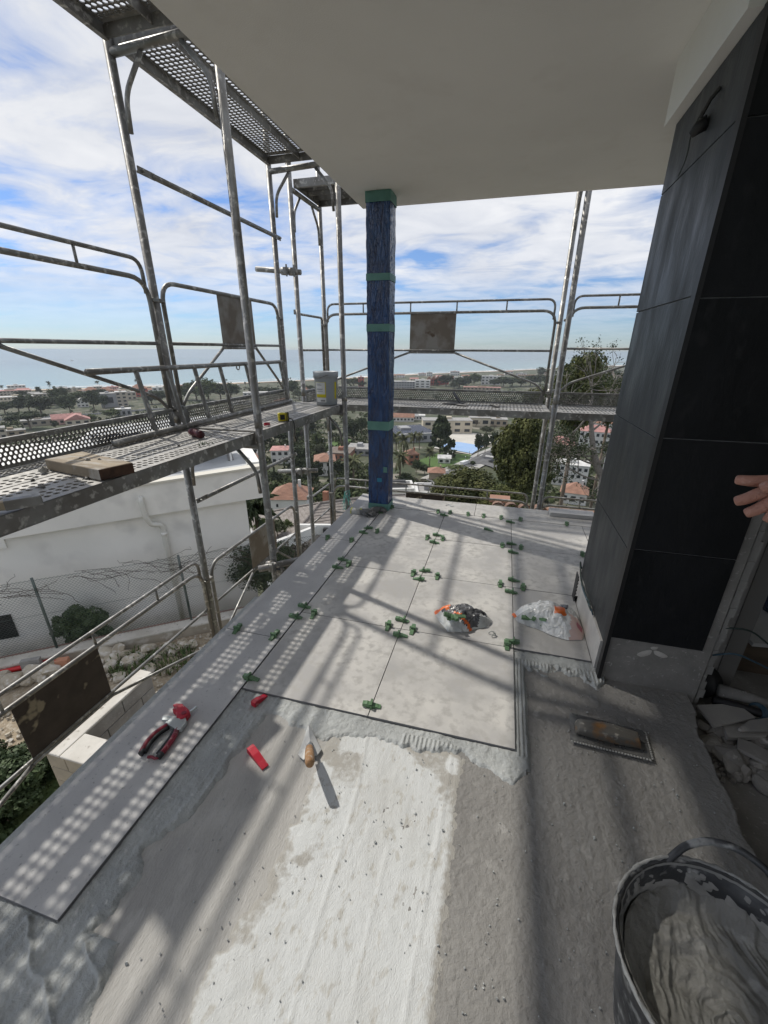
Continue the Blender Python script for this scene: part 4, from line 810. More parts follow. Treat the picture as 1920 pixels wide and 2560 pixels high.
MB().box(o_, (.075, .036, .062), mr).build('case', m_yel, tm, bev=.008)
MB().box(o_+mr @ Vector((-.006, -.0185, .0)), (.034, .003, .036), mr).build('badge', m_rub, tm)
for k in (.022, .031, .039): MB().box(o_+mr @ Vector((k, 0, 0)), (.005, .0385, .064), mr).build('grip_band', m_rub, tm)
MB().tube(rounded([o_+mr @ Vector((.038, 0, -.01)), (-1.528, 2.955, .92), (-1.519, 2.97, .87), (-1.522, 2.955, .80), (-1.515, 2.98, .74)], .04, 4), .0035, 6).build('wrist_strap', m_rub, tm)
loose('red_wedge', m_red, (-1.594, 2.690, .918), (R(70), 0, R(65)), 'red plastic wedge lying on the short scaffold deck by the upright', .05, .02, .022)
bk = thing('plastic_bucket', 'grey lidded plastic bucket with yellow label on the scaffold deck corner', 'bucket', (-1.665, 3.975, .909)); c_ = Vector((-1.665, 3.975, .909))
m_bk = mat('grey_bucket_plastic', (.36, .38, .39), .45, c2=(.33, .35, .36), ns=4)
MB().lathe(c_, [(.0, .001), (.099, .001), (.101, .006), (.112, .245), (.113, .25), (.119, .252), (.1195, .288), (.114, .289)], 36).build('body', m_bk, bk, smo=True)
MB().lathe(c_, [(.1205, .280), (.1215, .300), (.119, .306), (.108, .306), (.106, .3005), (.0, .300)], 36).build('lid', mat('pale_lid', (.46, .48, .49), .45), bk, smo=True)
MB().tube([c_+Vector((.1205*math.cos(a), .1205*math.sin(a), .278-.035*math.sin((a-3.0)/2.2*math.pi if 3.0 < a < 5.2 else 0))) for a in [2.9+.1*i for i in range(25)]], .003, 5).build('wire_handle', m_galv, bk)
def curved(nm, m_, a0, a1, z0, z1, off):
    b = MB(); n = 10
    for i in range(n):
        A, B = a0+(a1-a0)*i/n, a0+(a1-a0)*(i+1)/n; r0, r1 = .099+.0475*z0+off, .099+.0475*z1+off
        b.add([c_+Vector((r0*math.cos(A), r0*math.sin(A), z0)), c_+Vector((r0*math.cos(B), r0*math.sin(B), z0)), c_+Vector((r1*math.cos(B), r1*math.sin(B), z1)), c_+Vector((r1*math.cos(A), r1*math.sin(A), z1))], [(0, 1, 2, 3)])
    return b.build(nm, m_, bk)
m_lw = mat('label_white', (.72, .72, .70), .5); m_lk = mat('label_ink', (.25, .25, .25), .5)
curved('label_border', m_yel, R(-128), R(-70), .075, .215, .0035); curved('label', m_lw, R(-126), R(-74), .085, .212, .0045); curved('label_foot', m_lw, R(-128), R(-70), .03, .072, .0038); curved('label_band', m_yel, R(-126), R(-74), .085, .104, .0052)
for z, a1 in ((.195, -95), (.185, -90), (.15, -84), (.143, -88), (.128, -86)): curved('print_line', m_lk, R(-120), R(a1), z, z+.004, .0056)
curved('print_mark', m_lk, R(-100), R(-76), .038, .052, .005); curved('label_border', m_yel, R(-22), R(-8), .06, .215, .0035)
lf = MB()
for k in range(26):
    x, y = random.gauss(-1.60, .02), random.gauss(2.02, .02); a = random.random()*6; s = random.uniform(.008, .02); lf.add([(x, y, .909), (x+s*math.cos(a), y+s*math.sin(a), .912+random.random()*.02), (x+s*.5*math.cos(a+.8), y+s*.5*math.sin(a+.8), .912)], [(0, 1, 2)])
tag(lf.build('leaf_litter', mat('dry_green_leaf', (.06, .10, .05), .8)), 'small tuft of dry green leaves on the long scaffold deck', 'leaves')
lv = thing('spirit_level', 'worn yellow-brown spirit level at the near left corner of the deck', 'spirit level', (-1.6, .85, .907))
a_, b_ = Vector((-1.70, .72, .93)), Vector((-1.505, .995, .93)); mm = Matrix.Rotation(math.atan2((b_-a_).y, (b_-a_).x), 3, 'Z')
MB().box((a_+b_)/2, ((b_-a_).length, .03, .028), mm).build('body', m_timb, lv, bev=.003); MB().box(a_+(b_-a_)*.62+Vector((0, 0, .0)), (.05, .034, .032), mm).build('vial', m_yel, lv, bev=.004); MB().box(b_-(b_-a_)*.1, (.10, .036, .034), mm).build('end_cap', m_galv, lv, bev=.003)
chunk((-1.90, 1.325, .922), .026, 900, m_skim, 'pale lump of plaster on the deck beside the timber offcut', None, 'plaster_lump', 'plaster')
by_left([chunk((x, y, .907+s*.4), s, 910+i, m_conc, 'x', 'mortar crumbs on the deck', 'mortar_crumb', 'mortar') for i, (x, y, s) in enumerate(((-1.83, 1.22, .012), (-1.86, 1.26, .008), (-1.70, 1.16, .014), (-1.78, 1.05, .009), (-1.64, 1.30, .010), (-1.72, 1.95, .009)))], '%s small mortar crumb from the left on the long scaffold deck')
m_scrap = mat('black_scrap', (.02, .02, .021), .6, c2=(.05, .05, .05), ns=8)
def plate(name, poly, z, t, rx, ry, m_, label, cat='scrap'):
    cx = sum(q[0] for q in poly)/len(poly); cy = sum(q[1] for q in poly)/len(poly); m = Matrix.Rotation(rx, 3, 'X') @ Matrix.Rotation(ry, 3, 'Y'); b = MB().prism([(x-cx, y-cy) for x, y in poly], 0, t, m); b.v = [(x+cx, y+cy, q_+z) for x, y, q_ in b.v]; return tag(b.build(name, m_, None, bev=.001), label, cat)
plate('scrap_plate', [(-.63, 4.74), (-.43, 4.70), (-.38, 4.80), (-.50, 4.86)], .868, .008, .05, -.03, m_scrap, 'flat black scrap plate on the far scaffold deck')
plate('scrap_plate', [(-.56, 4.78), (-.42, 4.74), (-.40, 4.80), (-.54, 4.86)], .925, .007, .25, .85, m_scrap, 'black scrap plate propped upright on the far scaffold deck')
plate('stone_chip', [(-.47, 4.62), (-.36, 4.60), (-.35, 4.66), (-.44, 4.68)], .864, .012, 0, .05, m_conc, 'grey stone chip before the black scraps on the far deck'); plate('stone_chip', [(-.12, 4.62), (-.04, 4.60), (-.02, 4.66)], .864, .018, .1, .2, m_conc, 'triangular grey chip right of the scraps on the far deck')
tw = MB()
for k in range(9): tw.tube(rounded([(-1.5+.03*math.cos(a), 4.025+.03*math.sin(a), -.02+random.uniform(-.03, .05)) for a in (k*.7, k*.7+1.2, k*.7+2.4)] + [(-1.5+random.uniform(-.09, .09), 4.0-random.uniform(.0, .05), -.05-random.uniform(0, .16))], .02, 3), .0032, 5)
tag(tw.build('twine', mat('mint_twine', (.16, .46, .40), .7)), 'frayed mint twine knotted round the corner upright', 'twine')
# ================================================================== HILLSIDE, BEACH, SEA
m_land = mat('hillside', (.085, .085, .05), .95, c2=(.045, .06, .025), ns=.035, nd=9, lo=.40, hi=.60, c3=(.22, .20, .16), cs=.09, clo=.56, chi=.66, rnd=False)
ds = np.concatenate([np.linspace(0, 20, 12)[1:], np.geomspace(22, 2600, 74)]); an = np.linspace(0, 2*math.pi, 181)
Dg, Ag = np.meshgrid(ds, an); Xg, Yg = Dg*np.cos(Ag), Dg*np.sin(Ag); Zg = ground_z(Xg, Yg).reshape(Xg.shape) + np.where(Dg > 30, .8*(fbm(Xg*.03, Yg*.03, 61)-.5), 0)
land = grid_obj('hillside', Xg, Yg, Zg, m_land); tag(land, 'terraced hillside running down to the coastal plain', 'hillside', kind='structure')
m_dirt = mat('dry_dirt', (.33, .27, .19), .95, c2=(.24, .19, .13), ns=3, nd=8, c3=(.42, .37, .29), cs=14, clo=.5, chi=.66, bump=.02, bs=12)
xd, yd = np.meshgrid(np.arange(-10, 3, .12), np.arange(-4, 9.5, .12)); zd = -4.24 + .16*(fbm(xd*.9, yd*.9, 62)-.5) + .05*(fbm(xd*5, yd*5, 63)-.5)
tag(grid_obj('building_plot', xd, yd, zd, m_dirt, keep=(xd*.616-yd*.788) > (-8.40*.616-4.02*.788-.1)), 'stony dirt ground of the building plot below the scaffold', 'ground', kind='structure')
msea = mat('sea_water', (.045, .135, .15), .22, bump=.5, bs=.05, bd=6, spec=.4, rnd=False, sc=(1, 1, 1))
t_ = msea.node_tree; b_ = t_.nodes['Principled BSDF']; tc_ = t_.nodes.new('ShaderNodeTexCoord'); vd = t_.nodes.new('ShaderNodeVectorMath'); vd.operation = 'DOT_PRODUCT'; vd.inputs[1].default_value = (-.73, .68, 0); t_.links.new(tc_.outputs['Object'], vd.inputs[0])
mr_ = t_.nodes.new('ShaderNodeMapRange'); mr_.inputs['From Min'].default_value = 930; mr_.inputs['From Max'].default_value = 2400; t_.links.new(vd.outputs['Value'], mr_.inputs['Value'])
cr_ = t_.nodes.new('ShaderNodeValToRGB'); cr_.color_ramp.elements[0].color = (.21, .31, .30, 1); cr_.color_ramp.elements[1].color = (.11, .165, .175, 1); t_.links.new(mr_.outputs[0], cr_.inputs[0]); t_.links.new(cr_.outputs[0], b_.inputs['Base Color'])
S = 45000; sea = MB().add([(-S, -S, -60), (S, -S, -60), (S, S, -60), (-S, S, -60)], [(0, 1, 2, 3)]); me = sea.mesh('sea', msea); o = put('sea', me, None, (0, 0, 0)); tag(o, 'calm turquoise grey sea out to the horizon', 'sea', kind='structure')
def coast_pts(off, step=12):
    out = []
    for a, b in zip(COAST[:-1], COAST[1:]):
        n = max(2, int(np.hypot(*(b-a))/step)); out += [a+(b-a)*i/n for i in range(n)]
    c = np.array(out); k = 9; c = np.stack([np.convolve(np.pad(c[:, j], k, mode='edge'), np.ones(2*k+1)/(2*k+1), 'valid') for j in (0, 1)], 1)
    t = np.gradient(c, axis=0); t /= np.hypot(t[:, 0], t[:, 1])[:, None]; nrm = np.stack([-t[:, 1], t[:, 0]], 1); return c + nrm*np.asarray(off).reshape(-1, 1) if np.ndim(off) else c+nrm*off
n_ = len(coast_pts(0)); ii = np.arange(n_)
def strip(name, a, b, za, zb, m_, label, cat, kind='structure'):
    A, B = coast_pts(a), coast_pts(b); V = [(p[0], p[1], za) for p in A]+[(p[0], p[1], zb) for p in B]; mb = MB().add(V, [(i, i+1, n_+i+1, n_+i) for i in range(n_-1)]); o = put(name, mb.mesh(name, m_), None, (0, 0, 0)); return tag(o, label, cat, kind=kind)
strip('beach', np.full(n_, 3.)+4*np.sin(ii*.3), np.full(n_, -52.), -59.85, -57.4, mat('sand', (.50, .39, .28), .95, c2=(.42, .33, .24), ns=.05, rnd=False), 'long pale sandy beach along the shore', 'beach')
m_foam = mat('foam', (.85, .87, .87), .8)
for off, wd, sd_ in ((2, 5, 1), (16, 7, 2), (34, 6, 3), (52, 3, 4), (70, 2, 5)):
    j = 4*(fbm(ii*.21, ii*0., sd_)-.5); w_ = wd*np.clip(2.6*(fbm(ii*.33, ii*0., sd_+20)-.28), .05, 2)
    strip('wave_foam', off+j*2-w_, off+j*2+w_, -59.70, -59.70, m_foam, {2: 'white foam line washing onto the sand', 16: 'broad white breaker just off the beach', 34: 'second white breaker line off the beach', 52: 'thin broken wave crest farther out', 70: 'faintest wave crest farthest from the beach'}[off], 'wave')
bo = onz(180, 902, -60); bt = thing('sailing_boat', 'tiny boat far out on the sea at the left', 'boat', bo); MB().prism([(-9, 0), (-6, 2.4), (7, 2.2), (11, 0), (7, -2.2), (-6, -2.4)], 0, 3).build('hull', m_paint, bt, local=True); MB().box((-1, 0, 4.5), (6, 3, 3)).build('cabin', m_paint, bt, local=True); MB().tube([(1, 0, 3), (1, 0, 11)], .25, 6).build('mast', m_steel, bt, local=True)
p0, p1 = onz(1538, 906, -60), onz(1600, 906, -60); MB().tube([p0, (p0+p1)/2, p1], [3, 4, 4], 6).build('breakwater', m_rub1, None); tag(bpy.data.objects['breakwater'], 'dark breakwater on the sea at the far right', 'breakwater')

# ================================================================== NEIGHBOUR PLOT (kerb, fence, white house)
K0 = Vector((-8.40, 4.02, 0)); U = Vector((.788, .616, 0)); Nn = Vector((.616, -.788, 0))
def KP(s, t, z): return K0+U*s+Nn*t+Vector((0, 0, z))
def kbox(b, s0, s1, t0, t1, z0, z1):
    P = [KP(s, t, z) for z in (z0, z1) for t in (t0, t1) for s in (s0, s1)]; return b.add(P, [(0, 1, 3, 2), (4, 6, 7, 5), (0, 4, 5, 1), (2, 3, 7, 6), (0, 2, 6, 4), (1, 5, 7, 3)])
m_kerb = mat('weathered_concrete_kerb', (.42, .38, .31), .95, c2=(.32, .28, .22), ns=2.5, nd=7, c3=(.56, .53, .47), cs=6, clo=.52, chi=.66, bump=.004, bs=30); m_kerbt = mat('cement_capping', (.62, .59, .53), .95, c2=(.50, .47, .41), ns=3, nd=7, c3=(.36, .33, .28), cs=14, clo=.62, chi=.7, bump=.006, bs=20)
kb = thing('kerb_wall', 'low concrete retaining kerb below the chain-link fence', 'kerb wall', KP(1.5, 0, -4.4)); kbox(MB(), -7, 9, -.26, 0, -4.9, -4.03).build('wall', m_kerb, kb); kbox(MB(), -7, 9, -.275, .012, -4.03, -4.0).build('capping', m_kerbt, kb)
kbox(MB(), -7, 9, -.36, -.28, -4.3, -4.02).build('brick_edging', mat('pink_brick', (.38, .20, .16), .95, c2=(.30, .17, .14), ns=6), kb)
fn = thing('chain_link_fence', 'green chain-link fence standing on the concrete kerb', 'fence', KP(1.5, -.24, -4.0)); m_fgrn = mat('green_fence_coating', (.06, .085, .072), .6, c2=(.13, .15, .14), ns=5)
for s in (-4.02, -1.6, .82, 3.24, 5.66, 8.08): MB().tube([KP(s, -.24, -4.0), KP(s, -.24, -2.44)], .024, 10).build('post', m_fgrn, fn, smo=True)
w_ = MB(); zt, zb2 = -2.47, -3.99; H_ = zt-zb2; pit = .062
for k in range(int((12.5+H_)/pit)):
    for d_ in (1, -1):
        s0 = -4.0+k*pit-(H_ if d_ > 0 else 0); a = max(s0, -4.0) if d_ > 0 else s0; 
        if d_ > 0:
            z_a = zb2+(a-s0); s1 = min(s0+H_, 8.1); w_.tube([KP(a, -.24, z_a), KP(s1, -.24, zb2+(s1-s0))], .0022, 3, False) if s1 > a else None
        else:
            s1 = min(s0+H_, 8.1); w_.tube([KP(s0, -.238, zt), KP(s1, -.238, zt-(s1-s0))], .0022, 3, False) if s1 > s0 else None
tag(w_.build('wire_mesh', m_fgrn, fn), kind='stuff')
for z in (-2.48, -3.2, -3.95): MB().tube([KP(-4, -.235, z), KP(2, -.235, z-.012), KP(8.1, -.235, z)], .003, 5).build('tension_wire', m_fgrn, fn)
vn = MB(); rv = random.Random(5)
for k in range(46):
    s, z = rv.uniform(-.5, 4.6), rv.uniform(-2.75, -2.40); a = rv.uniform(-.5, .3); pts = []
    for i in range(9): pts.append(KP(s, -.22+rv.uniform(-.02, .03), z)); s += .11*math.cos(a); z += .08*math.sin(a); a += rv.uniform(-.5, .42); z = max(-3.7, min(-2.3, z))
    vn.tube(pts, .0042, 4, False)
    for q in pts[::2]: vn.tube([q, q+Vector((rv.uniform(-.06, .06), 0, rv.uniform(-.06, .06)))], .003, 3, False)
tag(vn.build('dry_vines', mat('dry_vine', (.075, .06, .05), .9)), 'tangle of bare dry vines along the fence top', 'vines')
# house, scaled out along the plot
def HS(s): return 4.14+(s-4.14)*1.06
HW = -.95; m_wht = mat('white_render', (.85, .835, .79), .9, c2=(.77, .76, .72), ns=.8, nd=7, c3=(.64, .63, .60), cs=1.4, clo=.52, chi=.74, bump=.002, bs=40)
nh = thing('neighbour_house', 'white rendered neighbour house with flat roof and downpipe', 'house', KP(1, HW, -4.4))
kbox(MB(), -6, 4.72, HW-8.6, HW, -8.5, -1.62).build('wall', m_wht, nh)
bd = MB(); zB = lambda s: -1.84+(s-.39)*.0445; zT = lambda s: -1.24+(s-.39)*.0600
P = [KP(s, t, f(s)) for f in (zB, zT) for t in (HW-8.9, HW+.13) for s in (.39, 5.10)]; bd.add(P, [(0, 1, 3, 2), (4, 6, 7, 5), (0, 4, 5, 1), (2, 3, 7, 6), (0, 2, 6, 4), (1, 5, 7, 3)]); bd.build('parapet_band', m_wht, nh)
cp = MB(); P = [KP(s, t, zT(s)+k) for k in (.002, .045) for t in (HW-.10, HW+.16) for s in (.36, 5.13)]; cp.add(P, [(0, 1, 3, 2), (4, 6, 7, 5), (0, 4, 5, 1), (2, 3, 7, 6), (0, 2, 6, 4), (1, 5, 7, 3)]); cp.build('coping', mat('cream_coping', (.66, .63, .55), .85), nh)
cp = MB(); P = [KP(s, t, zT(4.9)+k) for k in (.003, .09) for t in (HW-8.9, HW-.12) for s in (4.85, 5.12)]; cp.add(P, [(0, 1, 3, 2), (4, 6, 7, 5), (0, 4, 5, 1), (2, 3, 7, 6), (0, 2, 6, 4), (1, 5, 7, 3)]); cp.build('coping', m_wht, nh)
rf = MB(); P = [KP(s, t, zT(s)+k) for k in (.002, .012) for t in (HW-8.7, HW-.12) for s in (.5, 4.84)]; rf.add(P, [(0, 1, 3, 2), (4, 6, 7, 5), (0, 4, 5, 1), (2, 3, 7, 6), (0, 2, 6, 4), (1, 5, 7, 3)]); rf.build('roof_surface', mat('roof_felt', (.50, .51, .51), .8, c2=(.36, .37, .37), ns=.9, nd=6), nh)
kbox(MB(), -6, .37, HW-8, HW+.05, -2.05, -1.80).build('lower_ledge', m_wht, nh)
pp = rounded([KP(2.75, HW+.09, -1.33), KP(2.73, HW+.20, -1.36), KP(2.75, HW+.20, -1.74), KP(2.82, HW+.16, -1.92), KP(2.97, HW+.10, -1.96), KP(3.0, HW+.075, -2.06), KP(3.0, HW+.075, -4.6)], .06, 4); dp = MB().tube(pp, .052, 12).build('downpipe', mat('pvc_pipe', (.66, .65, .60), .5), nh, smo=True)
for z in (-2.15, -3.2): MB().tube([KP(3.0, HW+.075, z), KP(3.0, HW+.075, z-.07)], .060, 12).build('pipe_joint', m_wht, dp, smo=True)
MB().tube([KP(2.75, HW+.133, -1.33), KP(2.75, HW+.138, -1.33)], .04, 12).build('outlet_hole', m_rub, nh)
kbox(MB(), -.75, .02, HW+.002, HW+.03, -3.98, -3.46).build('window', m_rub, nh)
m_sol = mat('solar_glass', (.012, .016, .03), .12, c2=(.02, .025, .045), ns=3)
for i, (s, t) in enumerate(((2.55, -1.35), (4.02, -1.35))):
    sp_ = thing('solar_collector', ('left' if i == 0 else 'right')+' dark solar collector on white legs on the neighbour roof', 'solar panel', KP(s, HW+t, zT(s)+.01)); z0 = zT(s)+.012
    mm = Matrix(((U.x, -Nn.x, 0), (U.y, -Nn.y, 0), (0, 0, 1))) @ Matrix.Rotation(R(-38), 3, 'X'); c = KP(s, HW+t, z0+.55)
    MB().box(c, (1.25, .95, .05), mm).build('panel', m_sol, sp_, bev=.004)
    for k in range(7): MB().box(c+mm @ Vector((-.54+k*.18, 0, .027)), (.008, .95, .006), mm).build('glazing_bar', m_steel, sp_)
    for k in (-.55, .55):
        q = c+U*k; MB().tube([q+mm @ Vector((0, .42, 0)), q-Nn*.25+Vector((0, 0, -.54))], .022, 6).build('leg', m_wht, sp_); MB().tube([q+mm @ Vector((0, -.42, 0))-U*0, q+Nn*.5+Vector((0, 0, -.53))], .022, 6).build('leg', m_wht, sp_)
        MB().box(q+Nn*.1+Vector((0, 0, -.52)), (.12, .8, .05), mm @ Matrix.Rotation(R(38), 3, 'X')).build('ballast', m_conc, sp_)
wires('roof_cable', 'loose black cable lying over the neighbour roof parapet', [(m_rub, [KP(1.6, HW-.5, zT(1.6)+.05), KP(2.3, HW-.7, zT(2.3)+.03), KP(2.9, HW-.6, zT(3)+.25), KP(3.4, HW-1.0, zT(3)+.04)], .018)])

# block planter wall
m_blkc = mat('concrete_block', (.34, .33, .31), .95, c2=(.27, .26, .245), ns=7, c3=(.42, .41, .38), cs=30, bump=.003, bs=60); m_bface = mat('rendered_block_face', (.42, .36, .27), .95, c2=(.33, .29, .22), ns=4, bump=.003, bs=50)
bw = thing('block_wall', 'unfinished L-shaped concrete block wall on the dirt plot', 'block wall', (-3.9, 2.6, -4.3))
def course(p0, p1, thick, nrm, z, odd):
    p0, p1 = Vector(p0), Vector(p1); d = p1-p0; L_ = d.length; d.normalize(); x = -.25 if odd else 0
    while x < L_-.02:
        a, b = max(x, 0)+.005, min(x+.5, L_)-.005
        if b-a > .04:
            c = p0+d*(a+b)/2; MB().box((c.x+nrm[0]*thick/2, c.y+nrm[1]*thick/2, z+.0975), ((b-a) if abs(d.x) > .5 else thick, (b-a) if abs(d.y) > .5 else thick, .19)).build('block', m_bface if abs(d.x) > .5 else m_blkc, bw, bev=.004)
        x += .5
for k in range(10):
    z = -2.66-k*.2; course((-4.2, 2.34, 0), (-4.2, 3.30, 0), .195, (1, 0), z, k % 2); course((-4.2, 2.06, 0), (-2.4, 2.06, 0), .195, (0, 1), z, (k+1) % 2)
MB().bb((-4.185, 2.265, -4.6), (-4.02, 3.285, -2.475)).build('mortar', m_conc, bw); MB().bb((-4.185, 2.075, -4.6), (-2.42, 2.24, -2.475)).build('mortar', m_conc, bw)
MB().bb((-4.21, 2.05, -2.468), (-3.99, 3.31, -2.435)).build('capping', m_kerbt, bw, bev=.01); MB().bb((-3.985, 2.05, -2.468), (-2.4, 2.345, -2.438)).build('capping', m_kerbt, bw, bev=.01)
# rocks, pipe, weeds
m_rock = mat('limestone', (.50, .45, .36), .95, c2=(.36, .31, .235), ns=4, nd=7, c3=(.60, .57, .51), cs=9, clo=.5, chi=.66, bump=.01, bs=14)
ROCKS = []
zq = lambda x, y: (x*560/1659, 1400+y*360/1066)
for i, (x, y, s) in enumerate(((800, 700, .20), (880, 682, .22), (845, 735, .19), (822, 795, .17), (962, 762, .2), (935, 700, .14), (1000, 735, .18), (1045, 705, .15), (1105, 665, .2), (1250, 658, .2), (1368, 640, .16), (1432, 628, .15), (1110, 815, .16), (1165, 730, .15), (270, 845, .26), (395, 830, .28), (115, 890, .24), (20, 875, .22), (1190, 700, .12), (765, 755, .15), (60, 930, .13), (1272, 690, .13), (200, 900, .14), (320, 880, .15), (880, 870, .16), (1330, 660, .12))):
    p = onz(*zq(x, y), -4.18); ROCKS.append(chunk((p.x, p.y, -4.2+s*.30), s, 500+i, m_rock, 'x', 'rocks along the kerb', 'rock', 'rock'))
by_left(ROCKS, '%s limestone rock from the left in the heap along the kerb')
gr = MB(); rg = random.Random(3)
for k in range(2600):
    x, y = rg.uniform(-7.5, -2.2), rg.uniform(1.2, 6.5)
    if x*.616-y*.788 < -8.40*.616-4.02*.788+.05: continue
    s = rg.choice((.015, .02, .03, .05, .08)); m = Matrix.Rotation(rg.random()*6, 3, 'Z') @ Matrix.Rotation(rg.random()*6, 3, 'X'); gr.box((x, y, -4.23+.16*(float(fbm(np.array([x*.9]), np.array([y*.9]), 62)[0])-.5)+s*.25), (s, s*.8, s*.6), m, (.55, .6))
o = gr.build('gravel', m_rock); tag(o, 'loose limestone gravel scattered over the dirt plot', 'gravel', kind='stuff')
def red_pipe():
    pts = [onz(*zq(x, y), -4.1) for x, y in ((-260, 890), (0, 835), (120, 805), (200, 788), (300, 748), (400, 742), (470, 770))]; return MB().tube(rounded(pts, .3, 4), .05, 10).build('red_pipe', mat('red_conduit', (.55, .02, .025), .45), smo=True)
tag(red_pipe(), 'red corrugated conduit lying along the kerb', 'pipe'); p = onz(*zq(468, 765), -4.05); tag(MB().box((p.x, p.y, -4.05), (.2, .12, .2), Matrix.Rotation(.5, 3, 'Z')).build('brick', mat('orange_brick', (.5, .24, .15), .95)), 'orange brick standing beside the red conduit', 'brick')
p = onz(*zq(235, 770), -4.05); tag(MB().box((p.x, p.y, -4.05), (.3, .1, .22), Matrix.Rotation(.6, 3, 'Z')).build('block_offcut', m_blkc), 'grey block offcut leaning against the kerb by the red conduit', 'block')
m_weed = mat('weed_green', (.055, .095, .028), .8, c2=(.10, .13, .04), ns=3, nd=4); m_weed2 = mat('lush_green', (.035, .075, .018), .75, c2=(.06, .11, .028), ns=3)
def tufts(name, label, m_, spots_, n, h, spread):
    b = MB(); rw = random.Random(hash(label) % 1000 if False else len(label))
    for x, y, z, r in spots_:
        for k in range(int(n*r)):
            a, q = rw.random()*6.28, spread*r*math.sqrt(rw.random()); bx, by = x+q*math.cos(a), y+q*math.sin(a); hh = h*rw.uniform(.4, 1.1); da = rw.random()*6.28; lx, ly = hh*.6*math.cos(da), hh*.6*math.sin(da); w = h*.045
            b.add([(bx-w*math.sin(da), by+w*math.cos(da), z), (bx+w*math.sin(da), by-w*math.cos(da), z), (bx+lx*.5+w*math.sin(da), by+ly*.5-w*math.cos(da), z+hh*.8), (bx+lx*.5-w*math.sin(da), by+ly*.5+w*math.cos(da), z+hh*.8), (bx+lx, by+ly, z+hh*.85)], [(0, 1, 2, 3), (3, 2, 4)])
    return tag(b.build(name, m_), label, 'weeds', kind='stuff')
p1_, p2_ = onz(*zq(990, 780), -4.2), onz(*zq(1260, 745), -4.2)
tufts('grass_tufts', 'thin green grass tufts between the limestone rocks', m_weed, [(p1_.x, p1_.y, -4.24, .9), (p2_.x, p2_.y, -4.24, 1.0)]+[(rg.uniform(-7, -2.6), rg.uniform(1.4, 4.6), -4.24, .25) for _ in range(26)], 260, .22, .45)
zw = lambda x, y: onz(x*500/1659, 1680+y*440/1460, -4.1)
tufts('weeds', 'tall dark weeds at the foot of the block wall', m_weed, [(*zw(x, y)[:2], -4.22, r) for x, y, r in ((250, 900, 1.2), (120, 980, 1.2), (330, 980, 1.0), (80, 1120, 1.2), (220, 1100, 1.2), (0, 1000, 1.2), (20, 1180, 1.2), (330, 840, .7), (-120, 1100, 1.3))], 2600, .30, .42)
tufts('clover_patch', 'bright green low weeds at the bottom left beside the coping', m_weed2, [(*zw(x, y)[:2], -4.2, r) for x, y, r in ((40, 1330, 1.0), (140, 1290, .9), (0, 1420, 1.0), (-100, 1350, 1.0), (60, 1250, .7))], 2600, .14, .36)
# ================================================================== TREES
LEAF = {k: mat(k, c, .8, c2=c2, ns=6, nd=3, hue=.25, spec=.2) for k, c, c2 in (('broadleaf', (.055, .075, .028), (.095, .115, .042)), ('pine_needles', (.060, .072, .024), (.12, .125, .042)), ('dark_leaf', (.034, .048, .024), (.062, .078, .036)), ('olive_leaf', (.075, .085, .05), (.11, .12, .07)), ('palm_frond', (.075, .085, .04), (.11, .11, .055)), ('dry_twig', (.12, .10, .08), (.17, .14, .11)))}
m_bark = mat('bark', (.12, .09, .065), .95, c2=(.19, .155, .12), ns=8, bump=.02, bs=12); m_palmtrunk = mat('palm_trunk', (.17, .13, .09), .95, c2=(.11, .085, .06), ns=10)
def leaf_quads(C, Nrm, size, r_, asp=1.0):
    n = len(C); a = r_.normal(size=(n, 3)); a -= (a*Nrm).sum(1)[:, None]*Nrm; a /= np.linalg.norm(a, axis=1)[:, None]+1e-9; b = np.cross(Nrm, a); s = size*r_.uniform(.6, 1.3, n)[:, None]
    V = np.stack([C-a*s-b*s*asp, C+a*s-b*s*asp*.7, C+a*s*.8+b*s*asp, C-a*s*.7+b*s*asp*.8], 1).reshape(-1, 3); F = np.arange(4*n).reshape(-1, 4); return V, F
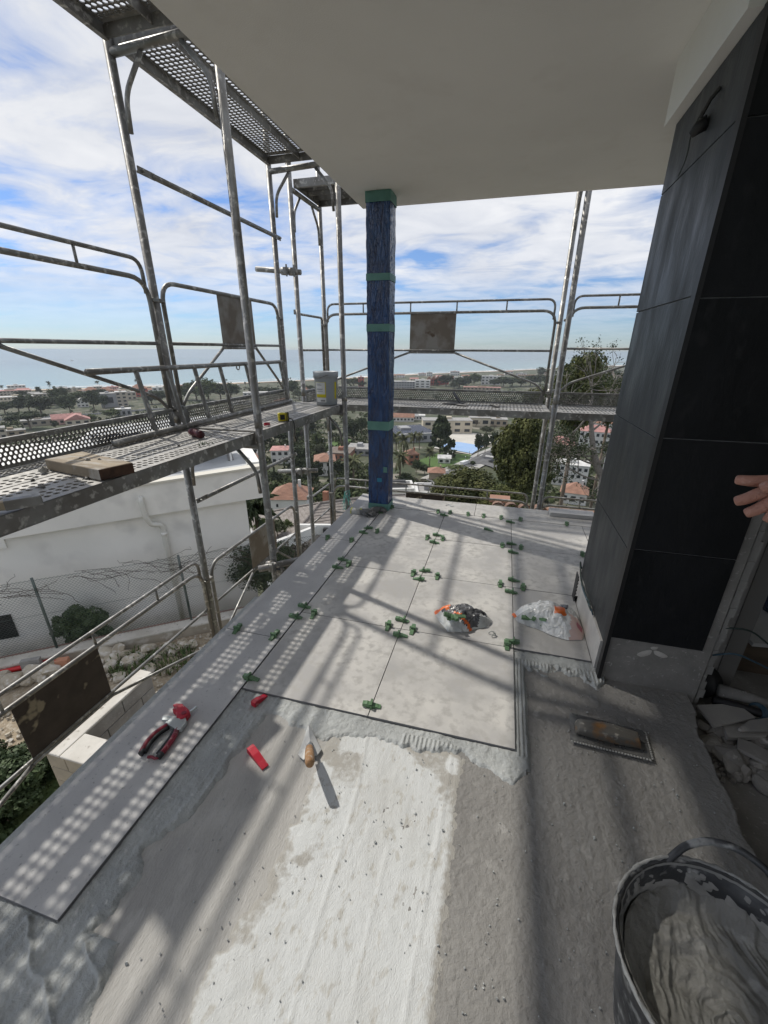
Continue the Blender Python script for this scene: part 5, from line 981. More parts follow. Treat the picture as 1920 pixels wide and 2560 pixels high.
def crown(kind, seed, n, size, clumps, m_):
    r_ = np.random.default_rng(seed); d = r_.normal(size=(clumps, 3)); d /= np.linalg.norm(d, axis=1)[:, None]
    if kind == 'umbrella': d[:, 2] = np.abs(d[:, 2])*.8; c = d*np.array([.43, .43, .30])*r_.uniform(.55, 1.0, (clumps, 1)) + np.array([0, 0, .62]); cr = r_.uniform(.05, .10, clumps); sq = .6
    elif kind == 'cypress': z = r_.uniform(0, 1, clumps); c = np.stack([d[:, 0]*.32*(1-z**1.6), d[:, 1]*.32*(1-z**1.6), .04+.92*z], 1); cr = r_.uniform(.06, .10, clumps); sq = 1.4
    elif kind == 'conifer': z = r_.uniform(0, 1, clumps); w = .46*(1-z)**.7+.03; c = np.stack([d[:, 0]*w, d[:, 1]*w, .12+.86*z], 1); cr = r_.uniform(.05, .10, clumps); sq = .7
    else: c = d*np.array([.41, .41, .36])*r_.uniform(.45, 1.0, (clumps, 1)) + np.array([0, 0, .60]); cr = r_.uniform(.07, .15, clumps); sq = .8
    k = r_.integers(0, clumps, n); e = r_.normal(size=(n, 3)); e /= np.linalg.norm(e, axis=1)[:, None]; P = c[k]+e*cr[k][:, None]*r_.uniform(.5, 1.0, (n, 1))**.5*np.array([1, 1, sq])
    N_ = e*.8+r_.normal(size=(n, 3))*.45+np.array([0, 0, .25]); N_ /= np.linalg.norm(N_, axis=1)[:, None]; V, F = leaf_quads(P, N_, size, r_)
    if kind != 'none':                            # leafy heart that closes the gaps between clumps
        m2 = n//3; k = r_.integers(0, clumps, m2); Q = c[k]*1.0; mid = np.array([0, 0, .60 if kind in ('round', 'umbrella') else 0]); 
        if kind in ('round', 'umbrella'): Q = mid+(Q-mid)*r_.uniform(.35, .85, (m2, 1))
        Q = Q+r_.normal(size=(m2, 3))*.03; N2 = r_.normal(size=(m2, 3)); N2 /= np.linalg.norm(N2, axis=1)[:, None]; V2, F2 = leaf_quads(Q, N2, size*2.1, r_); F = np.concatenate([F, F2+len(V)]); V = np.concatenate([V, V2])
    me = bpy.data.meshes.new('crown'); me.from_pydata(V.tolist(), [], F.tolist()); me.materials.append(m_); me.update(); return me
def trunk_mesh(kind, seed, m_=None):
    rt = random.Random(seed); b = MB(); h = {'umbrella': .62, 'cypress': .3, 'conifer': .7}.get(kind, .5)
    b.tube([(0, 0, -.06), (.01, 0, h*.5), (rt.uniform(-.03, .03), rt.uniform(-.03, .03), h)], [.032, .024, .015], 7)
    if kind in ('round', 'umbrella', 'bare'):
        for k in range(7):
            a = k*.9+rt.random(); z0 = h*rt.uniform(.5, .95); L_ = rt.uniform(.2, .34); p = Vector((0, 0, z0)); q = p+Vector((math.cos(a)*L_, math.sin(a)*L_, rt.uniform(.10, .28)))
            b.tube([p, (p+q)/2+Vector((0, 0, -.01)), q], [.012, .009, .004], 5)
    return b.mesh('trunk', m_ or m_bark)
CR = {('round', i): crown('round', 10+i, 1900, .022, 46, LEAF[('broadleaf', 'dark_leaf', 'dark_leaf', 'olive_leaf')[i]]) for i in range(4)}
CR[('umbrella', 0)] = crown('umbrella', 21, 3000, .018, 60, LEAF['dark_leaf']); CR[('cypress', 0)] = crown('cypress', 22, 1200, .03, 50, LEAF['dark_leaf']); CR[('conifer', 0)] = crown('conifer', 23, 3000, .020, 70, LEAF['dark_leaf']); CR[('big', 0)] = crown('round', 24, 22000, .0120, 170, LEAF['pine_needles']); CR[('big', 1)] = crown('round', 25, 24000, .0125, 150, LEAF['pine_needles'])
def palm_meshes(seed, dark=False):
    rp = random.Random(seed); b = MB(); n = 30
    for k in range(n):
        a = k*2.4; el = rp.uniform(-.7, 1.25); L_ = rp.uniform(.36, .46); prev = None; up = Vector((math.cos(a), math.sin(a), 0)); side = Vector((-math.sin(a), math.cos(a), 0))
        pts = []; p = Vector((0, 0, .80)); e = el
        for i in range(7): pts.append(p.copy()); p = p+(up*math.cos(e)+Vector((0, 0, math.sin(e))))*L_/6; e -= .24
        for i in range(6):
            w = .075*math.sin(math.pi*(i+.6)/7); w2 = .075*math.sin(math.pi*(i+1.6)/7)
            for s in (-1, 1): b.add([pts[i], pts[i+1], pts[i+1]+side*s*w2+Vector((0, 0, -w2*.6))+up*.03, pts[i]+side*s*w*.35+Vector((0, 0, -w*.5))+up*.02], [(0, 1, 2, 3)])
    return b.mesh('fronds', LEAF['dark_leaf' if dark else 'palm_frond']), MB().tube([(0, 0, -.05), (.01, 0, .4), (0, 0, .81)], [.035, .026, .032], 8).mesh('trunk', m_palmtrunk)
PALM = [palm_meshes(1), palm_meshes(2, True)]; TR = {k: trunk_mesh(k, 3) for k in ('round', 'umbrella', 'cypress', 'conifer')}
# twiggy bare tree
tb_ = MB(); rb = random.Random(8)
def twig(p, d, L_, r, dep):
    q = p+d*L_; tb_.tube([p, p+d*L_*.5+Vector((rb.gauss(0, .01), rb.gauss(0, .01), 0)), q], [r, r*.8, r*.6], 4, False)
    if dep:
        for k in range(4): twig(p+d*L_*rb.uniform(.4, 1), (d+Vector((rb.gauss(0, .6), rb.gauss(0, .6), rb.gauss(.1, .3)))).normalized(), L_*rb.uniform(.5, .75), r*.55, dep-1)
twig(Vector((0, 0, -.05)), Vector((0, 0, 1)), .4, .025, 4); BARE = tb_.mesh('branches', LEAF['dry_twig'])
def px_m(p): d = (p-EYE).dot(fwd); return d/FPX
def tree(kind, var, u, v, w, h, label, group=None, name=None, base=None, rz=None):
    p = base or spot(u, v); k = px_m(p); nm = name or {'round': 'tree', 'umbrella': 'umbrella_pine', 'cypress': 'cypress', 'conifer': 'pine_tree', 'palm': 'palm_tree', 'big': 'pine_tree', 'bare': 'bare_tree'}[kind]
    t = thing(nm, label, 'palm' if kind == 'palm' else 'tree', p, group, random.random()*6 if rz is None else rz); t.scale = (w*k, w*k, h*k) if kind != 'palm' else (h*k*(w/h), h*k*(w/h), h*k)
    if kind == 'palm': put('fronds', PALM[var][0], t); put('trunk', PALM[var][1], t)
    elif kind == 'bare': put('branches', BARE, t)
    else: put('crown', CR[(kind, var)], t); put('trunk', TR['round' if kind == 'big' else kind], t)
    return t
TA, TB = [], []
gA = 'trees among the coastal houses'; lA = 'dark rounded tree among the low houses before the beach'
for u, v, w, h, vr in ((14, 1036, 46, 30, 1), (48, 1030, 40, 28, 2), (75, 1030, 44, 42, 1), (105, 1036, 56, 42, 2), (128, 1020, 30, 26, 1), (146, 1016, 30, 44, 0), (178, 1036, 44, 46, 1), (205, 1004, 54, 24, 0), (236, 1026, 46, 46, 2), (255, 1000, 32, 26, 1), (60, 1000, 26, 22, 2), (100, 990, 14, 22, 1), (282, 1046, 44, 22, 0), (262, 1020, 24, 30, 2), (160, 1000, 26, 30, 0), (230, 1052, 26, 16, 0), (30, 1060, 30, 20, 2), (20, 1085, 30, 20, 0), (300, 1055, 30, 16, 2),
    (465, 1000, 50, 36, 0), (492, 1000, 56, 44, 0), (522, 1002, 62, 50, 0), (552, 1000, 50, 38, 1), (578, 996, 48, 36, 0), (640, 985, 40, 18, 2), (668, 985, 34, 16, 0), (733, 994, 36, 40, 1), (748, 1000, 36, 24, 3), (778, 985, 30, 20, 2), (800, 984, 26, 14, 0), (690, 984, 26, 14, 1), (402, 1008, 34, 30, 1), (380, 1010, 40, 30, 2),
    (885, 966, 36, 20, 0), (868, 966, 26, 18, 1), (905, 968, 24, 14, 2)):
    TA.append(tree('round', vr, u, v, w*1.25, h*1.12, lA, gA))
gB = 'trees on the coastal plain right of the pillar'; lB = 'dark tree on the coastal plain beyond the far guardrail'
for u, v, w, h, vr in ((1040, 967, 42, 12, 0), (1062, 968, 30, 14, 1), (1115, 966, 40, 26, 1), (1148, 970, 46, 24, 2), (1135, 972, 24, 14, 3), (1165, 966, 34, 24, 2), (1185, 962, 30, 26, 0), (1208, 960, 30, 20, 1), (1235, 965, 28, 16, 2), (1258, 968, 38, 24, 1), (1280, 966, 36, 20, 2), (1302, 966, 40, 22, 0), (1325, 965, 36, 24, 1), (1350, 962, 40, 22, 2), (1352, 945, 24, 24, 2), (1530, 950, 40, 22, 2), (1545, 968, 40, 30, 0), (1395, 1000, 50, 40, 0), (985, 968, 30, 12, 2), (1372, 972, 40, 30, 1)):
    TB.append(tree('round', vr, u, v, w*1.25, h*1.15, lB, gB))
by_left(TA, '%s tree from the left among the low houses before the beach'); by_left(TB, '%s tree from the left on the plain beyond the far guardrail')
tree('conifer', 0, 1090, 966, 12, 18, 'small pointed conifer before the red terraced houses')
for u, v, w, h, lab in ((8, 980, 13, 16, 'palm at the left edge against the surf'), (128, 981, 14, 27, 'tall leaning palm against the surf left of the ladder'), (245, 968, 17, 15, 'wide palm in front of the breakers above the orange house'), (175, 983, 11, 13, 'short palm on the sand between two taller palms'), (344, 966, 15, 18, 'palm above the red and white row of houses'), (532, 958, 9, 10, 'palm on the beach line behind the dark grove, left one'), (567, 958, 9, 10, 'palm on the beach line behind the dark grove, right one'), (614, 968, 8, 13, 'thin palm on the sand left of the near upright'), (722, 960, 7, 14, 'left of the twin palms before the beach'), (727, 958, 6, 14, 'right of the twin palms before the beach')):
    tree('palm', 1, u, v, w, h, lab)
tree('umbrella', 0, 77, 1072, 86, 48, 'broad umbrella pine standing before the pink-roofed villa'); tree('round', 2, 141, 1072, 24, 22, 'small round bush in front of the pink-roofed villa'); tree('cypress', 0, 62, 1084, 10, 24, 'slim dark cypress left of the umbrella pine trunk')
# below the decks, centre
for kind, vr, u, v, w, h, lab in (('round', 0, 797, 1128, 52, 46, 'round green tree standing on the park lawn'), ('round', 1, 655, 1120, 70, 52, 'dark tree behind the near upright above the red-roofed house'), ('round', 2, 700, 1112, 76, 52, 'broad dark tree just under the short deck'), ('round', 1, 742, 1105, 60, 44, 'dark tree between the two corner frames under the deck'), ('round', 2, 772, 1080, 60, 36, 'dark tree beside the park path under the bucket'), ('round', 1, 830, 1085, 44, 40, 'dark tree on the far side of the lawn'), ('round', 2, 880, 1105, 50, 60, 'dark tree left of the blue pillar'), ('round', 1, 905, 1090, 40, 50, 'dark tree half hidden by the blue pillar'),
    ('round', 1, 752, 1170, 62, 60, 'dark tree right of the pink-roofed white house'), ('round', 2, 745, 1205, 70, 66, 'dark tree behind the white house with orange roof'), ('round', 1, 785, 1215, 60, 70, 'dark tree left of the terracotta house'), ('round', 3, 800, 1140, 36, 32, 'olive tree beside the terracotta house'), ('cypress', 0, 688, 1212, 13, 56, 'slim cypress beside the white house with orange roof'), ('cypress', 0, 826, 1222, 16, 74, 'tall cypress right of the terracotta house'), ('cypress', 0, 712, 1180, 10, 36, 'small cypress below the pink-roofed white house'), ('round', 3, 800, 1235, 50, 26, 'grey green shrub behind the dark tiled roof'), ('round', 2, 848, 1190, 40, 46, 'dark shrub under the bare palm left of the pillar'), ('bare', 0, 755, 1108, 50, 60, 'pale bare tree behind the corner upright'), ('palm', 0, 885, 1215, 86, 78, 'shaggy dry palm left of the blue pillar'), ('round', 2, 690, 1210, 46, 34, 'dark shrub behind the orange-roofed white house'),
    ('round', 2, 640, 1090, 40, 26, 'dark tree showing between deck and near upright')): tree(kind, vr, u, v, w, h, lab)
# right of the pillar
for kind, vr, u, v, w, h, lab in (('conifer', 0, 1099, 1136, 76, 92, 'tall dark pine in front of the school and blue court'), ('palm', 0, 1074, 1168, 44, 50, 'fan palm on the lawn left of the pale shed'), ('palm', 0, 1034, 1132, 46, 50, 'palm in the grove below the solar hall'), ('palm', 0, 1008, 1160, 60, 74, 'shaggy palm in the grove left of the brown house'), ('palm', 0, 990, 1140, 44, 60, 'palm in the grove right beside the blue pillar'), ('palm', 0, 1000, 1215, 66, 90, 'nearest palm of the grove beside the blue pillar'), ('palm', 0, 1048, 1125, 36, 44, 'palm of the grove nearest the solar hall wall'),
    ('round', 1, 1062, 1185, 34, 26, 'dark hedge shrub before the lawn and fan palm'), ('round', 2, 1125, 1150, 44, 28, 'dark bush behind the pale shed'), ('round', 1, 1182, 1165, 18, 14, 'small round street bush beside the parked van'), ('round', 2, 1012, 1215, 60, 36, 'dark shrub at the pillar above the far guardrail'), ('bare', 0, 1050, 1220, 56, 40, 'leafless brown shrub left of the tile-roofed hut'), ('round', 1, 1194, 1144, 28, 66, 'left of three pruned street trees beside the court'), ('round', 1, 1212, 1136, 24, 58, 'middle of three pruned street trees beside the court'), ('round', 2, 1230, 1127, 30, 52, 'right of three pruned street trees beside the court'), ('bare', 0, 1190, 1068, 34, 26, 'bare tree in the school yard by the rear block'), ('bare', 0, 1235, 1076, 30, 24, 'bare tree at the school yard right edge'), ('round', 3, 1215, 1085, 40, 20, 'yellowish shrub in the school yard'), ('round', 2, 1092, 1245, 26, 40, 'dark potted tree beside the white-rimmed roof'), ('round', 0, 1140, 1175, 60, 12, 'low hedge along the lawn beside the road'), ('round', 1, 1040, 1185, 30, 40, 'dark bush beside the brown house'),
    ('round', 2, 1130, 1052, 50, 10, 'low brown hedge on the school roof line')): tree(kind, vr, u, v, w, h, lab)
def at_d(u, v, d_): q = line(u, v); q = q/math.hypot(q.x, q.y); return EYE+q*d_
def big(u, vc, w, h, d_, vr, lab):
    c = at_d(u, vc, d_); k = px_m(c); gz = float(ground_z([c.x], [c.y])[0]); bz = c.z-h*k*.60; t = tree('big', vr, 0, 0, w, h, lab, base=Vector((c.x, c.y, bz)))
    if bz > gz+.3: MB().tube([(0, 0, (gz-bz)/t.scale[2]-.03), (0, 0, .1)], [.04, .03], 8).build('lower_trunk', m_bark, t, local=True, smo=True)
    return t
big(1165, 1222, 200, 120, 62, 0, 'broad rounded green pine below the far guardrail'); big(1310, 1150, 165, 250, 50, 1, 'dense olive pine behind the far scaffold uprights'); big(1450, 990, 150, 230, 58, 1, 'tall pine rising above the horizon beside the slate wall'); big(1345, 1010, 90, 100, 70, 0, 'rounded pine behind the toe board right of the far uprights'); big(1255, 1260, 120, 110, 45, 0, 'dark green pine top just beyond the terrace edge'); big(1530, 1010, 110, 130, 75, 0, 'pine mass just left of the slate wall at deck height')
# pine with bare lower branches
bp = at_d(1500, 1180, 40); kk = px_m(bp); gz = float(ground_z([bp.x], [bp.y])[0]); pn = thing('bare_pine', 'leaning pine with tangled bare grey branches beside the slate wall', 'tree', (bp.x, bp.y, gz)); RB = random.Random(12)
m_grey = mat('grey_branch', (.17, .15, .13), .95, c2=(.26, .235, .21), ns=10); tp = [at_d(u, v, 40) for u, v in ((1545, 1330), (1520, 1220), (1492, 1165), (1482, 1120), (1478, 1060), (1476, 1000))]; tp[0] = Vector((tp[0].x, tp[0].y, gz))
MB().tube(tp, [.42, .36, .30, .25, .18, .10], 9).build('trunk', m_grey, pn, smo=True); br = MB(); LC = []
def limb(p, d, L_, r, dep):
    pts = [p]; q = p; dd = d.copy()
    for i in range(5): dd = (dd+Vector((RB.gauss(0, .22), RB.gauss(0, .22), RB.gauss(.03, .16)))).normalized(); q = q+dd*L_/5; pts.append(q)
    br.tube(pts, [r*(1-.14*i) for i in range(6)], 5, False)
    if dep == 0: LC.extend(pts[3:]); return
    for k in range(5): i = RB.randrange(2, 6); limb(pts[i], (dd+Vector((RB.gauss(0, .8), RB.gauss(0, .8), RB.gauss(0, .45)))).normalized(), L_*RB.uniform(.45, .7), r*.5, dep-1)
for k in range(17):
    f = RB.uniform(.2, .98)*(len(tp)-1); i = int(f); p = tp[i].lerp(tp[min(i+1, len(tp)-1)], f-i); limb(p, (-rgt*RB.uniform(-.6, 1.0)+Vector((0, RB.gauss(0, .5), RB.uniform(-.25, .45)))).normalized(), RB.uniform(2.0, 4.6), .10, 2)
br.build('branches', m_grey, pn); LC = np.array([tuple(p) for p in LC]); r_ = np.random.default_rng(4); LC = LC[r_.random(len(LC)) < .62]; n = 11000; P = LC[r_.integers(0, len(LC), n)]+r_.normal(size=(n, 3))*np.array([.22, .22, .15]); N_ = r_.normal(size=(n, 3)); N_ /= np.linalg.norm(N_, axis=1)[:, None]; V, F = leaf_quads(P-np.array(pn.location), N_, .05, r_, 1.0); me = bpy.data.meshes.new('needles'); me.from_pydata(V.tolist(), [], F.tolist()); me.materials.append(LEAF['dark_leaf']); put('needles', me, pn)
# shrubs at the foot of the block wall
for i, (x, y, s, lab) in enumerate(((120, 1010, 1.0, 'dark leafy shrub at the left edge below the brown plate'), (260, 1000, .9, 'dark leafy shrub at the foot of the block wall'), (60, 1230, 1.1, 'dark leafy shrub nearest the coping at the lower left'), (-60, 1130, 1.2, 'dark leafy shrub cut by the left picture edge'))):
    p = onz(x*500/1659, 1680+y*440/1460, -4.1); sh = thing('wild_shrub', lab, 'shrub', (p.x, p.y, -4.35)); sh.scale = (1.1*s, 1.1*s, .95*s); sh.rotation_euler = (0, 0, i*1.3); put('foliage', CRW if i else crown('round', 80, 6500, .017, 40, mat('wild_leaf', (.030, .052, .016), .7, c2=(.055, .085, .026), ns=8)), sh); put('stem', TR['round'], sh); CRW = sh.children[0].data
# near the neighbour house
tree('palm', 1, 0, 0, 150, 260, 'dark yucca palm behind the corner of the neighbour house', base=Vector((*at_d(640, 1290, 17)[:2], -8.6)))
sh = thing('shrub', 'rounded evergreen shrub growing behind the fence against the white wall', 'shrub', KP(1.22, -.60, -4.66)); sh.scale = (1.12, .62, 1.35); sh.rotation_euler = (0, 0, math.atan2(U.y, U.x)); put('foliage', crown('round', 77, 11000, .0135, 34, mat('shrub_leaf', (.050, .085, .034), .6, c2=(.085, .125, .05), ns=8)), sh); put('stem', TR['round'], sh)
sh = thing('shrub', 'dark tangled shrub behind the fence right of the downpipe', 'shrub', KP(4.9, -.75, -4.3)); sh.scale = (2.0, 1.2, 1.7); sh.rotation_euler = (0, 0, math.atan2(U.y, U.x)); put('foliage', crown('round', 78, 6000, .010, 60, LEAF['dark_leaf']), sh); put('stem', TR['round'], sh)
sh = thing('shrub', 'dark red-leaved shrub between the guardrail and the pool garden', 'shrub', (*at_d(725, 1388, 12)[:2], -6.2)); sh.scale = (1.8, 1.8, 2.2); put('foliage', crown('round', 79, 3000, .018, 60, LEAF['dry_twig']), sh); put('stem', TR['round'], sh)
# ================================================================== HOUSES
WM = {k: mat(k+'_wall', c, .9, c2=tuple(q*.86 for q in c), ns=.25, nd=5) for k, c in (('white', (.70, .69, .66)), ('cream', (.60, .53, .41)), ('beige', (.47, .42, .34)), ('grey', (.34, .34, .34)), ('pink', (.62, .40, .36)), ('orange', (.58, .34, .20)), ('brick', (.30, .14, .09)), ('red', (.42, .10, .07)), ('tan', (.40, .33, .24)))}
RM = {k: mat(k+'_roof', c, .9, c2=tuple(q*.7 for q in c), ns=.6, nd=6) for k, c in (('terracotta', (.35, .19, .13)), ('pinkroof', (.52, .27, .24)), ('grey', (.38, .37, .35)), ('white', (.66, .65, .62)), ('brown', (.20, .16, .13)))}
m_win = mat('far_window', (.03, .035, .04), .25)
BL = []
def building(u, v, w, h, depth, wall, roof, label, rf='flat', floors=2, cols=4, rot=0, name='house', rh=.35, base=None, win=True, cat='house', over=.0, sink=6.0):
    BL.append((u, v, w, h)); p = base or spot(u, v); k = px_m(p); W, H = w*k, h*k; t = thing(name, label, cat, p); s = Vector((p.x, p.y, 0)).normalized()
    t.rotation_euler = (0, 0, math.atan2(s.y, s.x)-math.pi/2+R(rot)); D_ = depth
    MB().bb((-W/2, 0, -sink), (W/2, D_, H)).build('wall', WM[wall], t, local=True)
    if rf == 'flat':
        o = MB().bb((-W/2-.25, -.25, H-.02), (W/2+.25, D_+.25, H+.35)).build('roof', RM[roof], t, local=True)
        MB().bb((-W*.12, D_*.4, H+.34), (W*.10, D_*.7, H+1.9)).build('roof_box', WM[wall], o, local=True) if W > 9 else None
    else:
        e = .45+over; R_ = rh*min(W, D_); b = MB(); a = (-W/2-e, -e); c = (W/2+e, D_+e)
        if rf == 'hip': i = min(W, D_)/2*.98; r0, r1 = ((-W/2+i, D_/2), (W/2-i, D_/2)) if W >= D_ else ((0, i), (0, D_-i))
        else: r0, r1 = ((-W/2-e, D_/2), (W/2+e, D_/2)) if rf == 'gable' else ((0, -e), (0, D_+e))
        P = [(a[0], a[1], H), (c[0], a[1], H), (c[0], c[1], H), (a[0], c[1], H), (*r0, H+R_), (*r1, H+R_)]
        if rf == 'gablef' or (rf == 'hip' and W < D_): F_ = [(0, 1, 4), (1, 2, 5, 4), (2, 3, 5), (3, 0, 4, 5), (3, 2, 1, 0)]
        else: F_ = [(0, 1, 5, 4), (1, 2, 5), (2, 3, 4, 5), (3, 0, 4), (3, 2, 1, 0)]
        b.add(P, F_); o = b.build('roof', RM[roof], t, local=True)
        MB().bb((W*.2, D_*.55, H+R_*.3), (W*.2+.7, D_*.55+.7, H+R_+.6)).build('chimney', WM[wall], o, local=True)
    if win:
        fh = H/floors; cw = W/cols
        for f in range(floors):
            for c in range(cols):
                x = -W/2+cw*(c+.5); z = fh*(f+.5); MB().bb((x-cw*.27, -.06, z-fh*.2), (x+cw*.27, .05, z+fh*.24)).build('window', m_win, t, local=True)
    return t
for a in (
 (45, 980, 36, 15, 14, 'white', 'white', 'small white block with roof box by the surf at the left', 'flat', 3, 5), (30, 994, 84, 16, 16, 'beige', 'pinkroof', 'long beige apartment row near the left edge', 'flat', 3, 12), (46, 1008, 66, 15, 15, 'cream', 'white', 'low cream block in front of the long beige row', 'flat', 2, 9), (124, 1014, 46, 28, 16, 'beige', 'grey', 'tall beige apartment block behind the dark trees', 'flat', 4, 6), (209, 1018, 24, 15, 9, 'white', 'white', 'white gabled house between two dark trees', 'gablef', 2, 3), (231, 992, 30, 15, 12, 'white', 'terracotta', 'white house with red roof edge under the wide palm', 'hip', 2, 4), (268, 990, 30, 13, 12, 'orange', 'terracotta', 'orange house beside the white one near the beach', 'hip', 2, 4), (276, 1018, 36, 32, 18, 'grey', 'grey', 'grey windowless apartment gable behind the first ladder rung', 'flat', 1, 1), (309, 1016, 24, 34, 14, 'beige', 'white', 'balconied beige block right of the grey gable', 'flat', 4, 2), (172, 1060, 62, 13, 10, 'pink', 'pinkroof', 'long villa with pale pink roof before the umbrella pine', 'gable', 1, 5), (197, 1062, 52, 12, 12, 'cream', 'pinkroof', 'pink-roofed gable wing at the right end of the villa', 'gablef', 1, 3), (100, 1064, 70, 13, 9, 'beige', 'grey', 'low grey beige wall-like house left of the villa', 'flat', 1, 4), (32, 1090, 56, 12, 9, 'tan', 'grey', 'low tan house under the umbrella pine', 'flat', 1, 3), (2, 1098, 30, 26, 10, 'beige', 'grey', 'beige house cut by the left picture edge', 'flat', 2, 2), (312, 1042, 34, 18, 10, 'grey', 'white', 'low grey shed with white roof behind the ladder', 'flat', 1, 3), (352, 992, 36, 20, 14, 'red', 'terracotta', 'red house row seen between ladder rungs', 'hip', 3, 4), (398, 994, 24, 24, 12, 'white', 'white', 'narrow white house right of the red row', 'flat', 3, 2), (326, 1000, 30, 18, 12, 'beige', 'grey', 'flat beige house left of the red row', 'flat', 2, 3), (640, 990, 60, 8, 12, 'white', 'white', 'long low white beach building behind the ladder end', 'flat', 1, 6), (770, 986, 34, 9, 12, 'white', 'terracotta', 'low white house behind the corner upright', 'hip', 1, 3), (903, 968, 14, 24, 12, 'red', 'white', 'narrow red and white tower left of the pillar', 'flat', 4, 2), (706, 1012, 40, 8, 9, 'cream', 'terracotta', 'orange-roofed house behind the short toe board', 'hip', 1, 4), (600, 1012, 50, 8, 9, 'white', 'white', 'white house behind the long toe board', 'flat', 1, 5),
 (1010, 972, 54, 17, 14, 'grey', 'white', 'dark grey apartment block right of the pillar', 'flat', 3, 8), (1056, 970, 38, 18, 14, 'white', 'white', 'white striped apartment block before the red terraces', 'flat', 3, 3), (1226, 962, 46, 20, 14, 'white', 'white', 'white apartment block among trees near the far brace', 'flat', 3, 5), (1204, 976, 92, 7, 12, 'tan', 'pinkroof', 'long low tan hall above the far toe board', 'flat', 1, 10), (1330, 945, 70, 6, 14, 'tan', 'terracotta', 'low brown row by the shore at the far right', 'flat', 1, 8), (1120, 948, 60, 5, 12, 'white', 'white', 'thin white beach building behind the trees', 'flat', 1, 8), (1540, 940, 60, 6, 14, 'white', 'white', 'pale shore buildings right of the tall pine', 'flat', 1, 7),
 (1004, 1054, 62, 10, 9, 'white', 'terracotta', 'white terrace houses with red roofs beside the pillar', 'gable', 1, 7), (1040, 1050, 44, 10, 9, 'white', 'white', 'white terrace houses behind the solar hall', 'flat', 1, 6)):
    building(*a)
for i in range(5): building(1072+i*11, 964-i*.8, 11, 15, 9, 'red', 'terracotta', ('leftmost', 'second', 'middle', 'fourth', 'rightmost')[i]+' gabled red terraced house near the shore', 'gablef', 2, 2, rh=.6)
building(1118, 1084, 122, 31, 14, 'cream', 'grey', 'long cream school block with two rows of windows', 'flat', 2, 5, rot=8, name='school_building', cat='school'); building(1200, 1066, 50, 20, 14, 'cream', 'grey', 'rear cream school block at the yard', 'flat', 1, 2, rot=8, name='school_building', cat='school'); building(1245, 1066, 44, 16, 12, 'tan', 'grey', 'brownish school wing partly behind the pine', 'flat', 1, 3, rot=4, name='school_building', cat='school')
hall = building(1030, 1106, 120, 20, 30, 'grey', 'white', 'sports hall with solar panels on its sloped roof', 'flat', 1, 7, rot=18, name='sports_hall', cat='hall'); hw = 120*px_m(spot(1030, 1106)); hh = 20*px_m(spot(1030, 1106)); pmesh = MB().box((0, 0, 0), (hw/14*.86, 2.3, .12)).mesh('solar_panel', m_sol)
for i in range(14):
    for j in range(9): o = put('solar_panel', pmesh, hall); o.location = (-hw/2+hw/14*(i+.5), 2+j*3.1, hh+.62); o.rotation_euler = (R(9), 0, 0)
building(702, 1160, 44, 34, 10, 'white', 'pinkroof', 'white house with flat pink roof beyond the low bracing tube', 'hip', 2, 3, rh=.12, rot=-8); building(630, 1140, 34, 22, 9, 'white', 'terracotta', 'small red-roofed house right of the neighbour roof', 'hip', 1, 2); building(814, 1190, 40, 38, 10, 'white', 'terracotta', 'white house with terracotta hip roof between cypresses', 'hip', 2, 2, rh=.3, over=.8); building(846, 1152, 58, 18, 14, 'brick', 'brown', 'low brown brick house with dark flat roof', 'flat', 1, 4, rot=-14); building(895, 1140, 60, 16, 14, 'grey', 'grey', 'grey flat-roofed house left of the pillar', 'flat', 1, 4, rot=-10)
building(640, 1170, 26, 22, 8, 'white', 'terracotta', 'small white annex beside the near upright', 'hip', 1, 2)
wh = building(722, 1298, 94, 52, 9.5, 'white', 'terracotta', 'white house with orange tiled hip roof and arched windows', 'hip', 2, 3, rh=.32, rot=-14, win=False); kq = px_m(spot(722, 1298)); W_ = 94*kq; H_ = 52*kq
CH = []; rc2 = random.Random(21)
for i in range(46):
    if i < 26: u, v, w, h = 985+i*22.5+rc2.uniform(-6, 6), rc2.uniform(944, 956)-.012*(i*22.5)-rc2.choice((0, 0, 4)), rc2.uniform(14, 26), rc2.uniform(5, 10)
    else: u, v, w, h = (i-26)*31+rc2.uniform(-8, 8), rc2.uniform(982, 996)-.022*(i-26)*31, rc2.uniform(16, 30), rc2.uniform(7, 12)
    CH.append(building(u, v, w, h, 10, rc2.choice(('white', 'white', 'cream', 'beige', 'pink')), rc2.choice(('white', 'terracotta', 'grey', 'pinkroof')), 'x', rc2.choice(('flat', 'hip', 'gable')), 2, rc2.choice((3, 4, 5)), rot=rc2.uniform(-20, 20), name='coastal_house', rh=.22))
    CH[-1]['group'] = 'small houses along the shore'
by_left(CH, '%s small house from the left along the shore')
def arch(t, x, z, w, h, parent_mat=m_win):
    pts = [(x-w/2, z), (x+w/2, z), (x+w/2, z+h*.6)]+[(x+w/2*math.cos(a), z+h*.6+w/2*math.sin(a)) for a in [i*math.pi/8 for i in range(1, 8)]]+[(x-w/2, z+h*.6)]; n = len(pts)
    b = MB().add([(q[0], y, q[1]) for y in (-.08, .05) for q in pts], [tuple(range(n)), tuple(range(2*n-1, n-1, -1))]+[(i, n+i, n+(i+1) % n, (i+1) % n) for i in range(n)]); return b.build('window', parent_mat, t, local=True)
arch(wh, -W_*.27, H_*.62, .55, .95); arch(wh, -W_*.24, H_*.12, 1.1, 1.5); arch(wh, .3, H_*.5, .5, .9)
